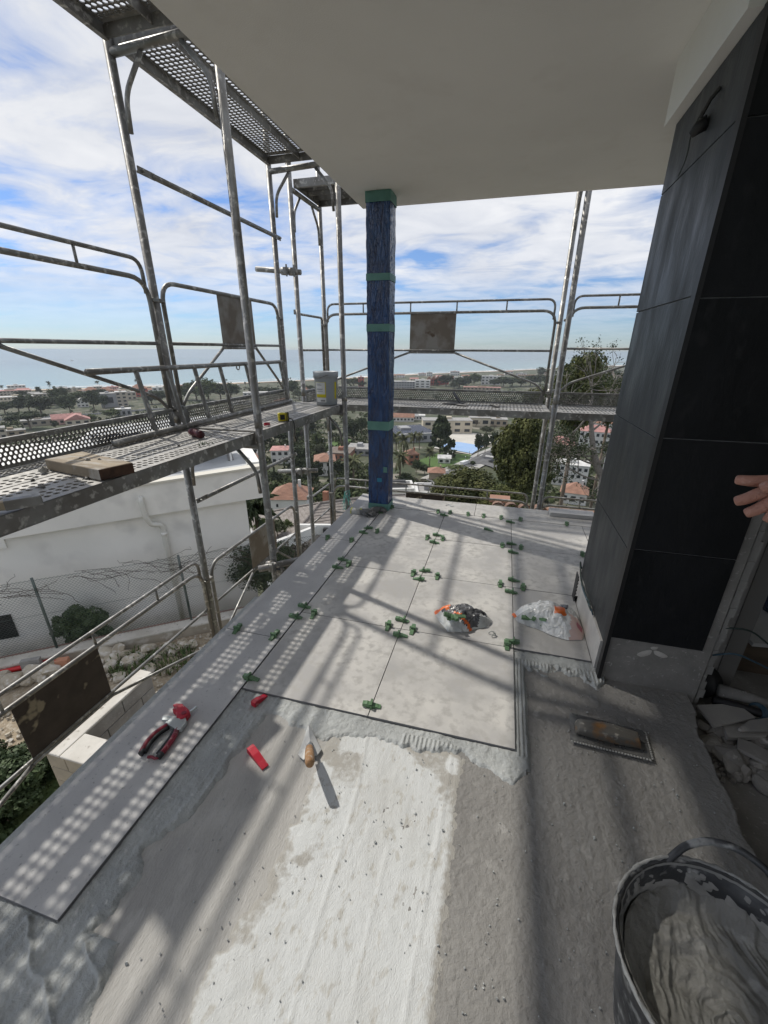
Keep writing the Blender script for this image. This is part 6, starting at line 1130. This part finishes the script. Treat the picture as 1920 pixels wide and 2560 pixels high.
for i in range(12):
    y = -.45+i*.40; z = H_+ .03+ (y+.45)*.32*min(W_, 9.5)/(9.5/2+.45); hwid = W_/2+.45-(y+.45)*1.0*.93
    if hwid > .4: MB().box((0, y+.2, z+.10), (2*hwid, .40, .035), Matrix.Rotation(R(31), 3, 'X')).build('tile_row', RM['terracotta'], wh, local=True)
building(1035, 1162, 26, 26, 7, 'brick', 'terracotta', 'small brown brick house among the palms', 'hip', 2, 2, rot=20); building(1110, 1160, 30, 14, 5, 'white', 'white', 'pale garden shed on the lawn', 'gable', 1, 2, rh=.25, name='garden_shed', cat='shed'); building(1090, 1203, 36, 22, 6, 'tan', 'terracotta', 'tan hut with mossy orange tile roof by the road', 'hip', 1, 1, rh=.28, name='hut', cat='hut', win=False, over=.3)
for a in ((1420, 1215, 80, 52, 9, 'white', 'white', 'white house behind the bare branches', 'flat', 3, 6), (1395, 1150, 60, 40, 9, 'cream', 'pinkroof', 'cream house higher among the bare branches', 'hip', 3, 5), (1480, 1130, 70, 50, 9, 'white', 'pinkroof', 'pale house behind the pine trunk', 'hip', 3, 6), (1540, 1200, 70, 60, 9, 'white', 'white', 'white house just left of the slate wall', 'flat', 2, 3), (1430, 1262, 60, 30, 8, 'white', 'terracotta', 'white villa low behind the far guardrail', 'hip', 1, 3), (1510, 1090, 60, 30, 9, 'white', 'terracotta', 'white red-roofed house high beside the slate wall', 'hip', 2, 3)): building(*a)
# near roofs just below the terrace
def hip_near(c, ang, W, D_, zr, pitch, label, rows, m_roof, wallm):
    t = thing('tiled_house', label, 'house', c); t.rotation_euler = (0, 0, ang); MB().bb((-W/2+.4, -D_/2+.4, -9), (W/2-.4, D_/2-.4, 0)).build('wall', wallm, t, local=True)
    hy = D_/2; rise = hy*pitch
    for sgn in (-1, 1):
        for i in range(rows):
            f0, f1 = i/rows, (i+1)/rows; y0, y1 = sgn*hy*(1-f0), sgn*hy*(1-f1); x0, x1 = W/2-hy*f0, W/2-hy*f1; z0, z1 = rise*f0, rise*f1; k = .06
            b = MB().add([(-x0, y0, z0+k), (x0, y0, z0+k), (x1, y1, z1+.015), (-x1, y1, z1+.015), (-x0, y0, z0-.02), (x0, y0, z0-.02)], [(0, 1, 2, 3) if sgn < 0 else (3, 2, 1, 0), (4, 5, 1, 0)]); b.build('tile_row', m_roof, t, local=True)
            b = MB().add([(sgn*(W/2-hy*f0), -hy*(1-f0), z0+k), (sgn*(W/2-hy*f0), hy*(1-f0), z0+k), (sgn*(W/2-hy*f1), hy*(1-f1), z1+.015), (sgn*(W/2-hy*f1), -hy*(1-f1), z1+.015), (sgn*(W/2-hy*f0), -hy*(1-f0), z0-.02), (sgn*(W/2-hy*f0), hy*(1-f0), z0-.02)], [(0, 1, 2, 3), (4, 5, 1, 0)]); b.build('tile_row', m_roof, t, local=True)
    for s1, s2 in ((-1, -1), (-1, 1), (1, -1), (1, 1)): MB().tube([(s1*W/2, s2*hy, .08), (s1*(W/2-hy), 0, rise+.08)], .09, 6).build('ridge_cap', m_roof, t, local=True)
    MB().tube([(-W/2+hy, 0, rise+.08), (W/2-hy, 0, rise+.08)], .10, 6).build('ridge_cap', m_roof, t, local=True); return t
m_rgrey = mat('grey_brown_tiles', (.20, .175, .155), .95, c2=(.29, .26, .235), ns=2.5, nd=6, c3=(.13, .115, .10), cs=9)
c = at_d(872, 1272, 34); tn_ = hip_near((c.x, c.y, c.z-1.5), R(38), 16, 11, 0, .42, 'house with grey brown tiled hip roof beyond the coping corner', 17, m_rgrey, WM['white'])
c = at_d(814, 1233, 44); MB().bb((c.x-.27, c.y-.25, c.z-3), (c.x+.27, c.y+.25, c.z+.2)).build('brick_chimney', WM['brick'], None); tag(bpy.data.objects['brick_chimney'], 'small red brick chimney behind the grey brown roof', 'chimney')
def flat_roof(u, v, d_, W, D_, label, slats=False):
    c = at_d(u, v, d_); t = thing('modern_house', label, 'house', c); s = Vector((c.x, c.y, 0)).normalized(); t.rotation_euler = (0, 0, math.atan2(s.y, s.x)-math.pi/2+R(6))
    MB().bb((-W/2, 0, -8), (W/2, D_, -.01)).build('wall', WM['white'], t, local=True); MB().bb((-W/2+.4, .4, -.009), (W/2-.4, D_-.4, .02)).build('roof', RM['grey'], t, local=True)
    for a, b in (((-W/2-.1, -.1), (W/2+.1, .35)), ((-W/2-.1, D_-.35), (W/2+.1, D_+.1)), ((-W/2-.1, .36), (-W/2+.35, D_-.36)), ((W/2-.35, .36), (W/2+.1, D_-.36))): MB().bb((*a, -.3), (*b, .35)).build('parapet', WM['white'], t, local=True)
    if slats:
        for i in range(7): MB().bb((-W*.4, 1+i*.7, .3), (W*.3, 1.3+i*.7, .42)).build('pergola_slat', m_blk, t, local=True)
    else: MB().bb((-.6, D_*.4, .02), (.5, D_*.6, 1.0)).build('roof_vent', WM['grey'], t, local=True)
flat_roof(998, 1226, 72, 5.6, 5, 'white modern roof with dark slatted pergola beyond the pillar', True); flat_roof(1072, 1236, 66, 4.0, 5.5, 'white-rimmed flat roof beside the dark pine')
# scalloped clay roof just under the far terrace edge
ct = thing('clay_tile_roof', 'low roof edge of curved brown clay tiles beyond the far terrace edge', 'roof', (1.0, 6.4, -2.6)); m_clay = mat('clay_tile', (.24, .13, .085), .95, c2=(.16, .10, .075), ns=4, c3=(.33, .25, .20), cs=12)
tm_ = MB(); tm_.add([q for y in (0, .5) for q in [(.085*math.cos(math.pi*i/6), y, .07*math.sin(math.pi*i/6)) for i in range(7)]+[(.07*math.cos(math.pi*i/6), y, .055*math.sin(math.pi*i/6)) for i in range(7)]], [(i, i+1, 14+i+1, 14+i) for i in range(6)]+[(7+i, 21+i, 21+i+1, 7+i+1) for i in range(6)]+[(i, 7+i, 7+i+1, i+1) for i in range(6)]); tme = tm_.mesh('clay_tile', m_clay)
for i in range(26): o = put('clay_tile', tme, ct); o.location = (-.90+i*.185+.0, 5.62-6.4, -.585+2.6); o.rotation_euler = (R(-16), 0, 0)
MB().bb((.08, 5.66, -6), (4.7, 8.0, -1.75)).build('roof_body', WM['cream'], ct); MB().bb((.05, 5.60, -.66), (4.75, 5.66, -.60)).build('eaves_board', m_blk, ct)
c = at_d(1250, 1243, 13); rc = thing('chimney_cap', 'small orange tile chimney cap beyond the far guardrail', 'chimney', c); MB().box((c.x, c.y, c.z-1.0), (.35, .35, 1.6)).build('stack', WM['beige'], rc); MB().box((c.x, c.y, c.z-.06), (.62, .5, .10)).build('cap', RM['terracotta'], rc, bev=.01)
# garden with pool below the coping
c = at_d(735, 1335, 33); pool = thing('swimming_pool', 'pale blue pool edge below the coping', 'pool', c); MB().box((c.x, c.y, c.z-.4), (7, 3.2, .8), Matrix.Rotation(R(25), 3, 'Z')).build('water', mat('pool_water', (.18, .36, .62), .15), pool); MB().box((c.x, c.y, c.z-.5), (7.8, 4.0, .8), Matrix.Rotation(R(25), 3, 'Z')).build('rim', WM['white'], pool)
c = at_d(812, 1320, 30); gw = thing('garden_wall', 'white garden wall beside the lawn below the coping', 'garden wall', c); MB().box((c.x, c.y, c.z-2), (4.5, .3, 4.6), Matrix.Rotation(R(15), 3, 'Z')).build('wall', WM['white'], gw); MB().box((c.x-1.6, c.y-2.2, c.z-2), (.3, 4.5, 4.4), Matrix.Rotation(R(-25), 3, 'Z')).build('wall', WM['white'], gw); MB().box((c.x+.3, c.y-.25, c.z-.4), (.6, .35, 1.0), Matrix.Rotation(R(15), 3, 'Z')).build('bin', m_blk, gw)
m_lawn = mat('lawn', (.06, .12, .025), .95, c2=(.09, .15, .035), ns=1.5)
for i, (u, v) in enumerate(((655, 1300), (690, 1303), (720, 1306), (672, 1330), (740, 1345))): 
    c = at_d(u, v, 30+i); tree('round', (0, 3, 0, 1, 3)[i], 0, 0, 60, 48, 'leafy garden shrub beside the pool, '+('leftmost behind', 'second behind', 'third behind', 'nearest on the left', 'nearest on the right')[i], base=c-Vector((0, 0, 1.3)), name='garden_shrub')

# ================================================================== ROAD, COURT, LAWN, VEHICLES
def drape(name, pts, up, m_, label, cat):
    P = [spot(*q)+Vector((0, 0, up)) for q in pts]; mb = MB().add(P, [tuple(range(len(P)))]); o = mb.build(name, m_); return tag(o, label, cat, kind='structure')
zr_ = lambda x, y: (960+x*320/1659, 1030+y*250/1296)
m_asph = mat('asphalt', (.10, .10, .10), .9, c2=(.14, .14, .14), ns=.4, rnd=False); m_mark = mat('road_paint', (.75, .75, .73), .8)
drape('lawn', [zr_(*q) for q in ((430, 640), (700, 540), (1130, 560), (1110, 620), (800, 720), (560, 760), (430, 720))], .35, m_lawn, 'green lawn round the pale shed', 'lawn'); drape('lawn', [(800, 1125), (850, 1096), (880, 1100), (862, 1120), (820, 1140)], .35, m_lawn, 'park lawn seen between the scaffold uprights', 'lawn'); drape('plaza', [zr_(*q) for q in ((700, 440), (930, 250), (1520, 320), (1300, 460), (1130, 560), (640, 470))], .3, mat('pale_paving', (.58, .55, .49), .9, c2=(.52, .49, .43), ns=.1), 'pale paved school yard', 'yard'); drape('sports_court', [zr_(*q) for q in ((650, 455), (950, 398), (1290, 455), (1140, 552))], .6, mat('blue_court', (.27, .42, .66), .8, c2=(.31, .45, .67), ns=.1), 'light blue sports court', 'court')
drape('pavement', [zr_(*q) for q in ((470, 870), (760, 745), (1000, 640), (1220, 530), (1500, 425), (1600, 430), (1530, 520), (1300, 700), (1000, 860), (770, 900))], .32, mat('pavement', (.42, .41, .38), .9, c2=(.36, .35, .33), ns=.3), 'pale pavement strips beside the road', 'pavement')
drape('road', [zr_(*q) for q in ((540, 890), (790, 775), (1010, 690), (1230, 560), (1470, 470), (1480, 510), (1380, 590), (1460, 640), (1620, 760), (1600, 830), (1380, 720), (1250, 680), (1180, 690), (970, 800), (780, 880), (640, 930))], .5, m_asph, 'grey road with side junction below the hill', 'road')
def zebra(a, b, c_, d_, n, label):
    t = thing('zebra_crossing', label, 'crossing', spot(*zr_(*a))); A, B, C_, D2 = [spot(*zr_(*q))+Vector((0, 0, .62)) for q in (a, b, c_, d_)]
    for i in range(n):
        f0, f1 = (i+.1)/n, (i+.6)/n; MB().add([A.lerp(B, f0), A.lerp(B, f1), D2.lerp(C_, f1), D2.lerp(C_, f0)], [(0, 1, 2, 3)]).build('stripe', m_mark, t)
zebra((820, 735), (970, 790), (990, 765), (850, 712), 8, 'nearer zebra crossing behind the tile-roofed hut'); zebra((1240, 580), (1390, 605), (1420, 590), (1270, 562), 9, 'farther zebra crossing beyond the parked van'); zebra((1500, 735), (1560, 800), (1600, 770), (1540, 715), 6, 'zebra crossing on the side road at the pine')
def car(u, v, L_, ang, m_, label, van=False):
    p = spot(u, v); t = thing('van' if van else 'car', label, 'van' if van else 'car', p+Vector((0, 0, .55))); t.rotation_euler = (0, 0, ang); W = 1.9; h = 1.9 if van else .85
    if van: prof = [(-.5, .25), (-.5, 1.0), (-.47, 1.05), (.30, 1.05), (.42, .62), (.5, .5), (.5, .22)]
    else: prof = [(-.5, .3), (-.49, .95), (-.30, 1.0), (.22, 1.0), (.46, .82), (.5, .4), (.5, .28)]
    b = MB(); n = len(prof); b.add([(x*L_, y*W/2, z*h) for y in (-1, 1) for x, z in prof], [tuple(range(n)), tuple(range(2*n-1, n-1, -1))]+[(i, n+i, n+(i+1) % n, (i+1) % n) for i in range(n)]); b.build('body', m_, t, local=True, bev=.08)
    if not van:
        b = MB(); pr2 = [(-.36, .84), (-.24, 1.42), (.06, 1.44), (.27, .84)]; b.add([(x*L_, y*W/2*(.92 if z < 1 else .76), z) for y in (-1, 1) for x, z in pr2], [(0, 1, 2, 3), (7, 6, 5, 4)]+[(i, 4+i, 4+(i+1) % 4, (i+1) % 4) for i in range(4)]); b.build('cabin', m_win, t, local=True); MB().bb((-.22*L_, -.66, 1.42), (.05*L_, .66, 1.47)).build('roof', m_, t, local=True)
    else: MB().bb((.31*L_, -W*.44, 1.25), (.395*L_, W*.44, 1.86)).build('windscreen', m_win, t, local=True)
    for x in (-.31, .31):
        for y in (-1, 1): w = MB().tube([(x*L_, y*(W/2-.12), .33), (x*L_, y*(W/2+.03), .33)], .33, 14).build('wheel', m_blk, t, local=True); MB().tube([(x*L_, y*(W/2+.03), .33), (x*L_, y*(W/2+.05), .33)], .19, 10).build('rim', m_steel, w, local=True)
    for y in (-.7, .7): MB().box((.5*L_, y, .62), (.06, .3, .16)).build('headlight', m_lw, t, local=True)
m_cw = mat('white_car_paint', (.75, .75, .75), .25); m_cd = mat('black_car_paint', (.02, .02, .022), .25)
car(*zr_(1045, 700), 5.6, R(62), m_cw, 'white van parked along the road', True); car(*zr_(1405, 668), 4.3, R(135), m_cd, 'dark car turning at the junction beside the pine'); car(*zr_(1488, 705), 4.3, R(135), m_cw, 'white car behind the dark one at the junction')
for i, (u, v, h) in enumerate(((1074, 1168, 24), (1095, 1172, 26), (1116, 1166, 24), (1130, 1158, 28), (1162, 1165, 24), (1172, 1150, 24), (810, 1130, 34))):
    p = spot(u, v); k = px_m(p)*h; t = thing('street_lamp', ('leftmost street lamp behind the hut', 'street lamp left of the pale shed', 'street lamp below the pale shed', 'street lamp right of the pale shed', 'street lamp at the nearer zebra crossing', 'street lamp beside the parked van', 'street lamp on the park lawn edge')[i], 'street lamp', p); MB().tube([(0, 0, 0), (0, 0, k)], .09, 6).build('pole', m_steel, t, local=True); MB().box((0, -.35, k), (.3, .9, .16)).build('lamp_head', m_lw, t, local=True)
vd_ = thing('railway_fence', 'long pale fence line in front of the coastal houses', 'fence', spot(160, 1042)); pv = [spot(u, v) for u, v in ((-40, 1053), (80, 1048), (200, 1040), (320, 1030), (440, 1022))]
b = MB(); 
for a, c in zip(pv, pv[1:]): b.add([a, c, c+Vector((0, 0, 1.6)), a+Vector((0, 0, 1.6)), a+Vector((-.3, .3, 0)), c+Vector((-.3, .3, 0)), c+Vector((-.3, .3, 1.6)), a+Vector((-.3, .3, 1.6))], [(0, 1, 2, 3), (7, 6, 5, 4), (3, 2, 6, 7)])
b.build('wall', WM['grey'], vd_)
for a, c in zip(pv, pv[1:]):
    for i in range(8): q = a.lerp(c, i/8); MB().tube([q, q+Vector((0, 0, 3.2))], .16, 5).build('post', WM['white'], vd_)

# far wooded mass that nobody could count
fr = np.random.default_rng(9); C = []
for _ in range(4200):
    u, v = fr.uniform(-40, 1640), fr.uniform(952, 1262)
    p = spot(u, v)
    if coast_s([(p.x, p.y)])[0] > -70: continue
    if 955 < u < 1300 and 1030 < v < 1210: continue
    if any(abs(u-q[0]) < q[2]/2+9 and q[1]-q[3]*.2-2 < v < q[1]+26 for q in BL): continue
    if v > 1100 and math.hypot(p.x, p.y) < 60: continue
    C.append((p.x, p.y, p.z))
C = np.array(C); sz = fr.uniform(1.2, 3.0, len(C)); rep = 30; e = fr.normal(size=(len(C)*rep, 3)); e /= np.linalg.norm(e, axis=1)[:, None]; P = np.repeat(C, rep, 0)+e*np.repeat(sz, rep)[:, None]*np.array([1, 1, .8])+np.array([0, 0, 1.0]); N_ = e+fr.normal(size=e.shape)*.4; N_ /= np.linalg.norm(N_, axis=1)[:, None]; V, F = leaf_quads(P, N_, .55, fr); me = bpy.data.meshes.new('far_shrubs'); me.from_pydata(V.tolist(), [], F.tolist()); me.materials.append(LEAF['broadleaf']); tag(put('far_shrubs', me), 'far-off scattered shrubs and hedges across the coastal plain', 'shrubs', kind='stuff')

# ================================================================== PERSON REACHING IN FROM THE RIGHT
m_skin = mat('skin', (.36, .17, .125), .55, c2=(.44, .22, .165), ns=45, nd=6, c3=(.50, .30, .25), cs=120, clo=.6, chi=.75, bump=.0018, bs=260, bump2=.002, bs2=80); m_navy = mat('navy_work_shirt', (.03, .04, .07), .9, bump=.001, bs=200); m_trou = mat('grey_work_trousers', (.10, .10, .095), .9, bump=.001, bs=180); m_hair = mat('dark_hair', (.02, .015, .012), .7)
pe = thing('person', 'person outside the picture pointing with one hand at the right edge', 'person', (1.02, .55, -.13))
def skin(name, nodes, edges, m_, parent, root=0, sub=2):
    me = bpy.data.meshes.new(name); me.from_pydata([tuple(Vector(n[0])-WL[pe]) for n in nodes], edges, []); me.materials.append(m_); o = put(name, me, parent)
    o.modifiers.new('skin', 'SKIN'); 
    for i, n in enumerate(nodes): sv = me.skin_vertices[0].data[i]; r_ = n[1]; sv.radius = (r_, r_) if not hasattr(r_, '__len__') else r_; sv.use_root = (i == root)
    s_ = o.modifiers.new('sub', 'SUBSURF'); s_.levels = s_.render_levels = sub
    for md in o.modifiers:
        if md.type == 'SKIN': md.use_smooth_shade = True
    return o
px_, py_ = 1.02, .55; Wr = Vector((.60, .862, 1.185)); El = Vector((.86, .78, 1.10)); Sh = Vector((.92, .56, 1.30))
body = skin('body', [((px_, py_, .85), .11), ((px_, py_, 1.05), .12), ((px_, py_, 1.27), .13), ((px_, py_-.0, 1.40), .05), ((px_-.02, py_+.03, 1.50), (.075, .085)), ((px_-.02, py_+.035, 1.60), (.07, .085)), (Sh, .055), (El, .042), (Wr, .028), (Vector((.545, .846, 1.188)), (.034, .02)), (Vector((1.18, .50, 1.28)), .055), (Vector((1.24, .48, 1.02)), .042), (Vector((1.22, .55, .80)), .028), (Vector((1.21, .57, .72)), .03), ((px_-.09, py_, .78), .085), ((px_-.10, py_+.02, .40), .06), ((px_-.10, py_-.02, -.04), .042), ((px_-.11, py_+.13, -.09), .035), ((px_+.09, py_, .78), .085), ((px_+.10, py_+.02, .40), .06), ((px_+.10, py_-.02, -.04), .042), ((px_+.11, py_+.13, -.09), .035)],
     [(0, 1), (1, 2), (2, 3), (3, 4), (4, 5), (2, 6), (6, 7), (7, 8), (8, 9), (2, 10), (10, 11), (11, 12), (12, 13), (0, 14), (14, 15), (15, 16), (16, 17), (0, 18), (18, 19), (19, 20), (20, 21)], m_skin, pe)
skin('shirt', [((px_, py_, .80), .135), ((px_, py_, 1.05), .14), ((px_, py_, 1.28), .148), ((px_, py_, 1.37), .07), (Sh, .072), (Sh.lerp(El, .6), .062), (Vector((1.18, .50, 1.28)), .072), (Vector((1.22, .485, 1.10)), .062)], [(0, 1), (1, 2), (2, 3), (2, 4), (4, 5), (2, 6), (6, 7)], m_navy, pe)
skin('trousers', [((px_, py_, .84), .138), ((px_-.09, py_, .74), .10), ((px_-.10, py_+.02, .40), .078), ((px_-.10, py_-.01, -.02), .062), ((px_+.09, py_, .74), .10), ((px_+.10, py_+.02, .40), .078), ((px_+.10, py_-.01, -.02), .062)], [(0, 1), (1, 2), (2, 3), (0, 4), (4, 5), (5, 6)], m_trou, pe)
skin('hair', [((px_-.01, py_-.0, 1.60), .085), ((px_-.02, py_+.02, 1.66), .075), ((px_-.0, py_-.04, 1.54), .07)], [(0, 1), (0, 2)], m_hair, pe)
# pointing hand: palm and five fingers, joined to the body mesh as further skinned chains
def tip(u, v, t): d = line(u, v).normalized(); return EYE+d*t
hz = lambda x, y: (1400+x*520/1659, 1100+y*400/1276)
fg = [(hz(1392, 314), hz(1500, 326), hz(1590, 330), hz(1770, 330), .945, .0098), (hz(1386, 492), hz(1490, 470), hz(1590, 425), hz(1775, 390), .935, .0102), (hz(1470, 590), hz(1560, 560), hz(1640, 520), hz(1775, 445), .930, .0098), (hz(1640, 655), hz(1690, 600), hz(1730, 550), hz(1790, 490), .925, .0085), (hz(1600, 395), hz(1650, 375), hz(1700, 365), hz(1800, 400), .90, .0105)]
nodes, edges = [], []
for a, b2, c2, d2, t_, r_ in fg:
    i = len(nodes); nodes += [(tip(*a, t_), r_*.72), (tip(*[a[k]*.75+b2[k]*.25 for k in (0, 1)], t_), r_*.93), (tip(*b2, t_-.004), r_), (tip(*c2, t_-.002), r_*1.1), (tip(*d2, t_+.006), r_*1.25), (tip(*[d2[k]*.45+hz(2050, 400)[k]*.55 for k in (0, 1)], t_+.008), r_*1.5)]; edges += [(i+k, i+k+1) for k in range(5)]
h_o = skin('fingers', nodes, edges, m_skin, pe); 
for i in range(0, len(nodes), 6): h_o.data.skin_vertices[0].data[i+5].use_root = True; h_o.data.skin_vertices[0].data[i].use_root = False
skin('palm', [(tip(*hz(1755, 395), .935), (.026, .040)), (tip(*hz(1870, 405), .935), (.024, .042)), (tip(*hz(2010, 415), .935), (.022, .036)), (Wr, .028), (Wr.lerp(El, .4), .034)], [(0, 1), (1, 2), (2, 3), (3, 4)], m_skin, pe)

# ================================================================== LIGHT SEA HAZE
hm = bpy.data.materials.new('haze'); hm.use_nodes = True; hn = hm.node_tree; hn.nodes.clear(); ho = hn.nodes.new('ShaderNodeOutputMaterial'); hv = hn.nodes.new('ShaderNodeVolumePrincipled')
hv.inputs['Color'].default_value = (.86, .91, .97, 1); hv.inputs['Density'].default_value = .00012; hv.inputs['Anisotropy'].default_value = .2; hn.links.new(hv.outputs[0], ho.inputs['Volume'])
hb = MB().bb((-2900, -2900, -64), (2900, 3400, 6.5)); o = put('haze', hb.mesh('haze', hm), None, (0, 0, 0)); tag(o, 'thin sea haze over the coastal plain', 'haze', kind='stuff')
scene.cycles.volume_bounces = 0
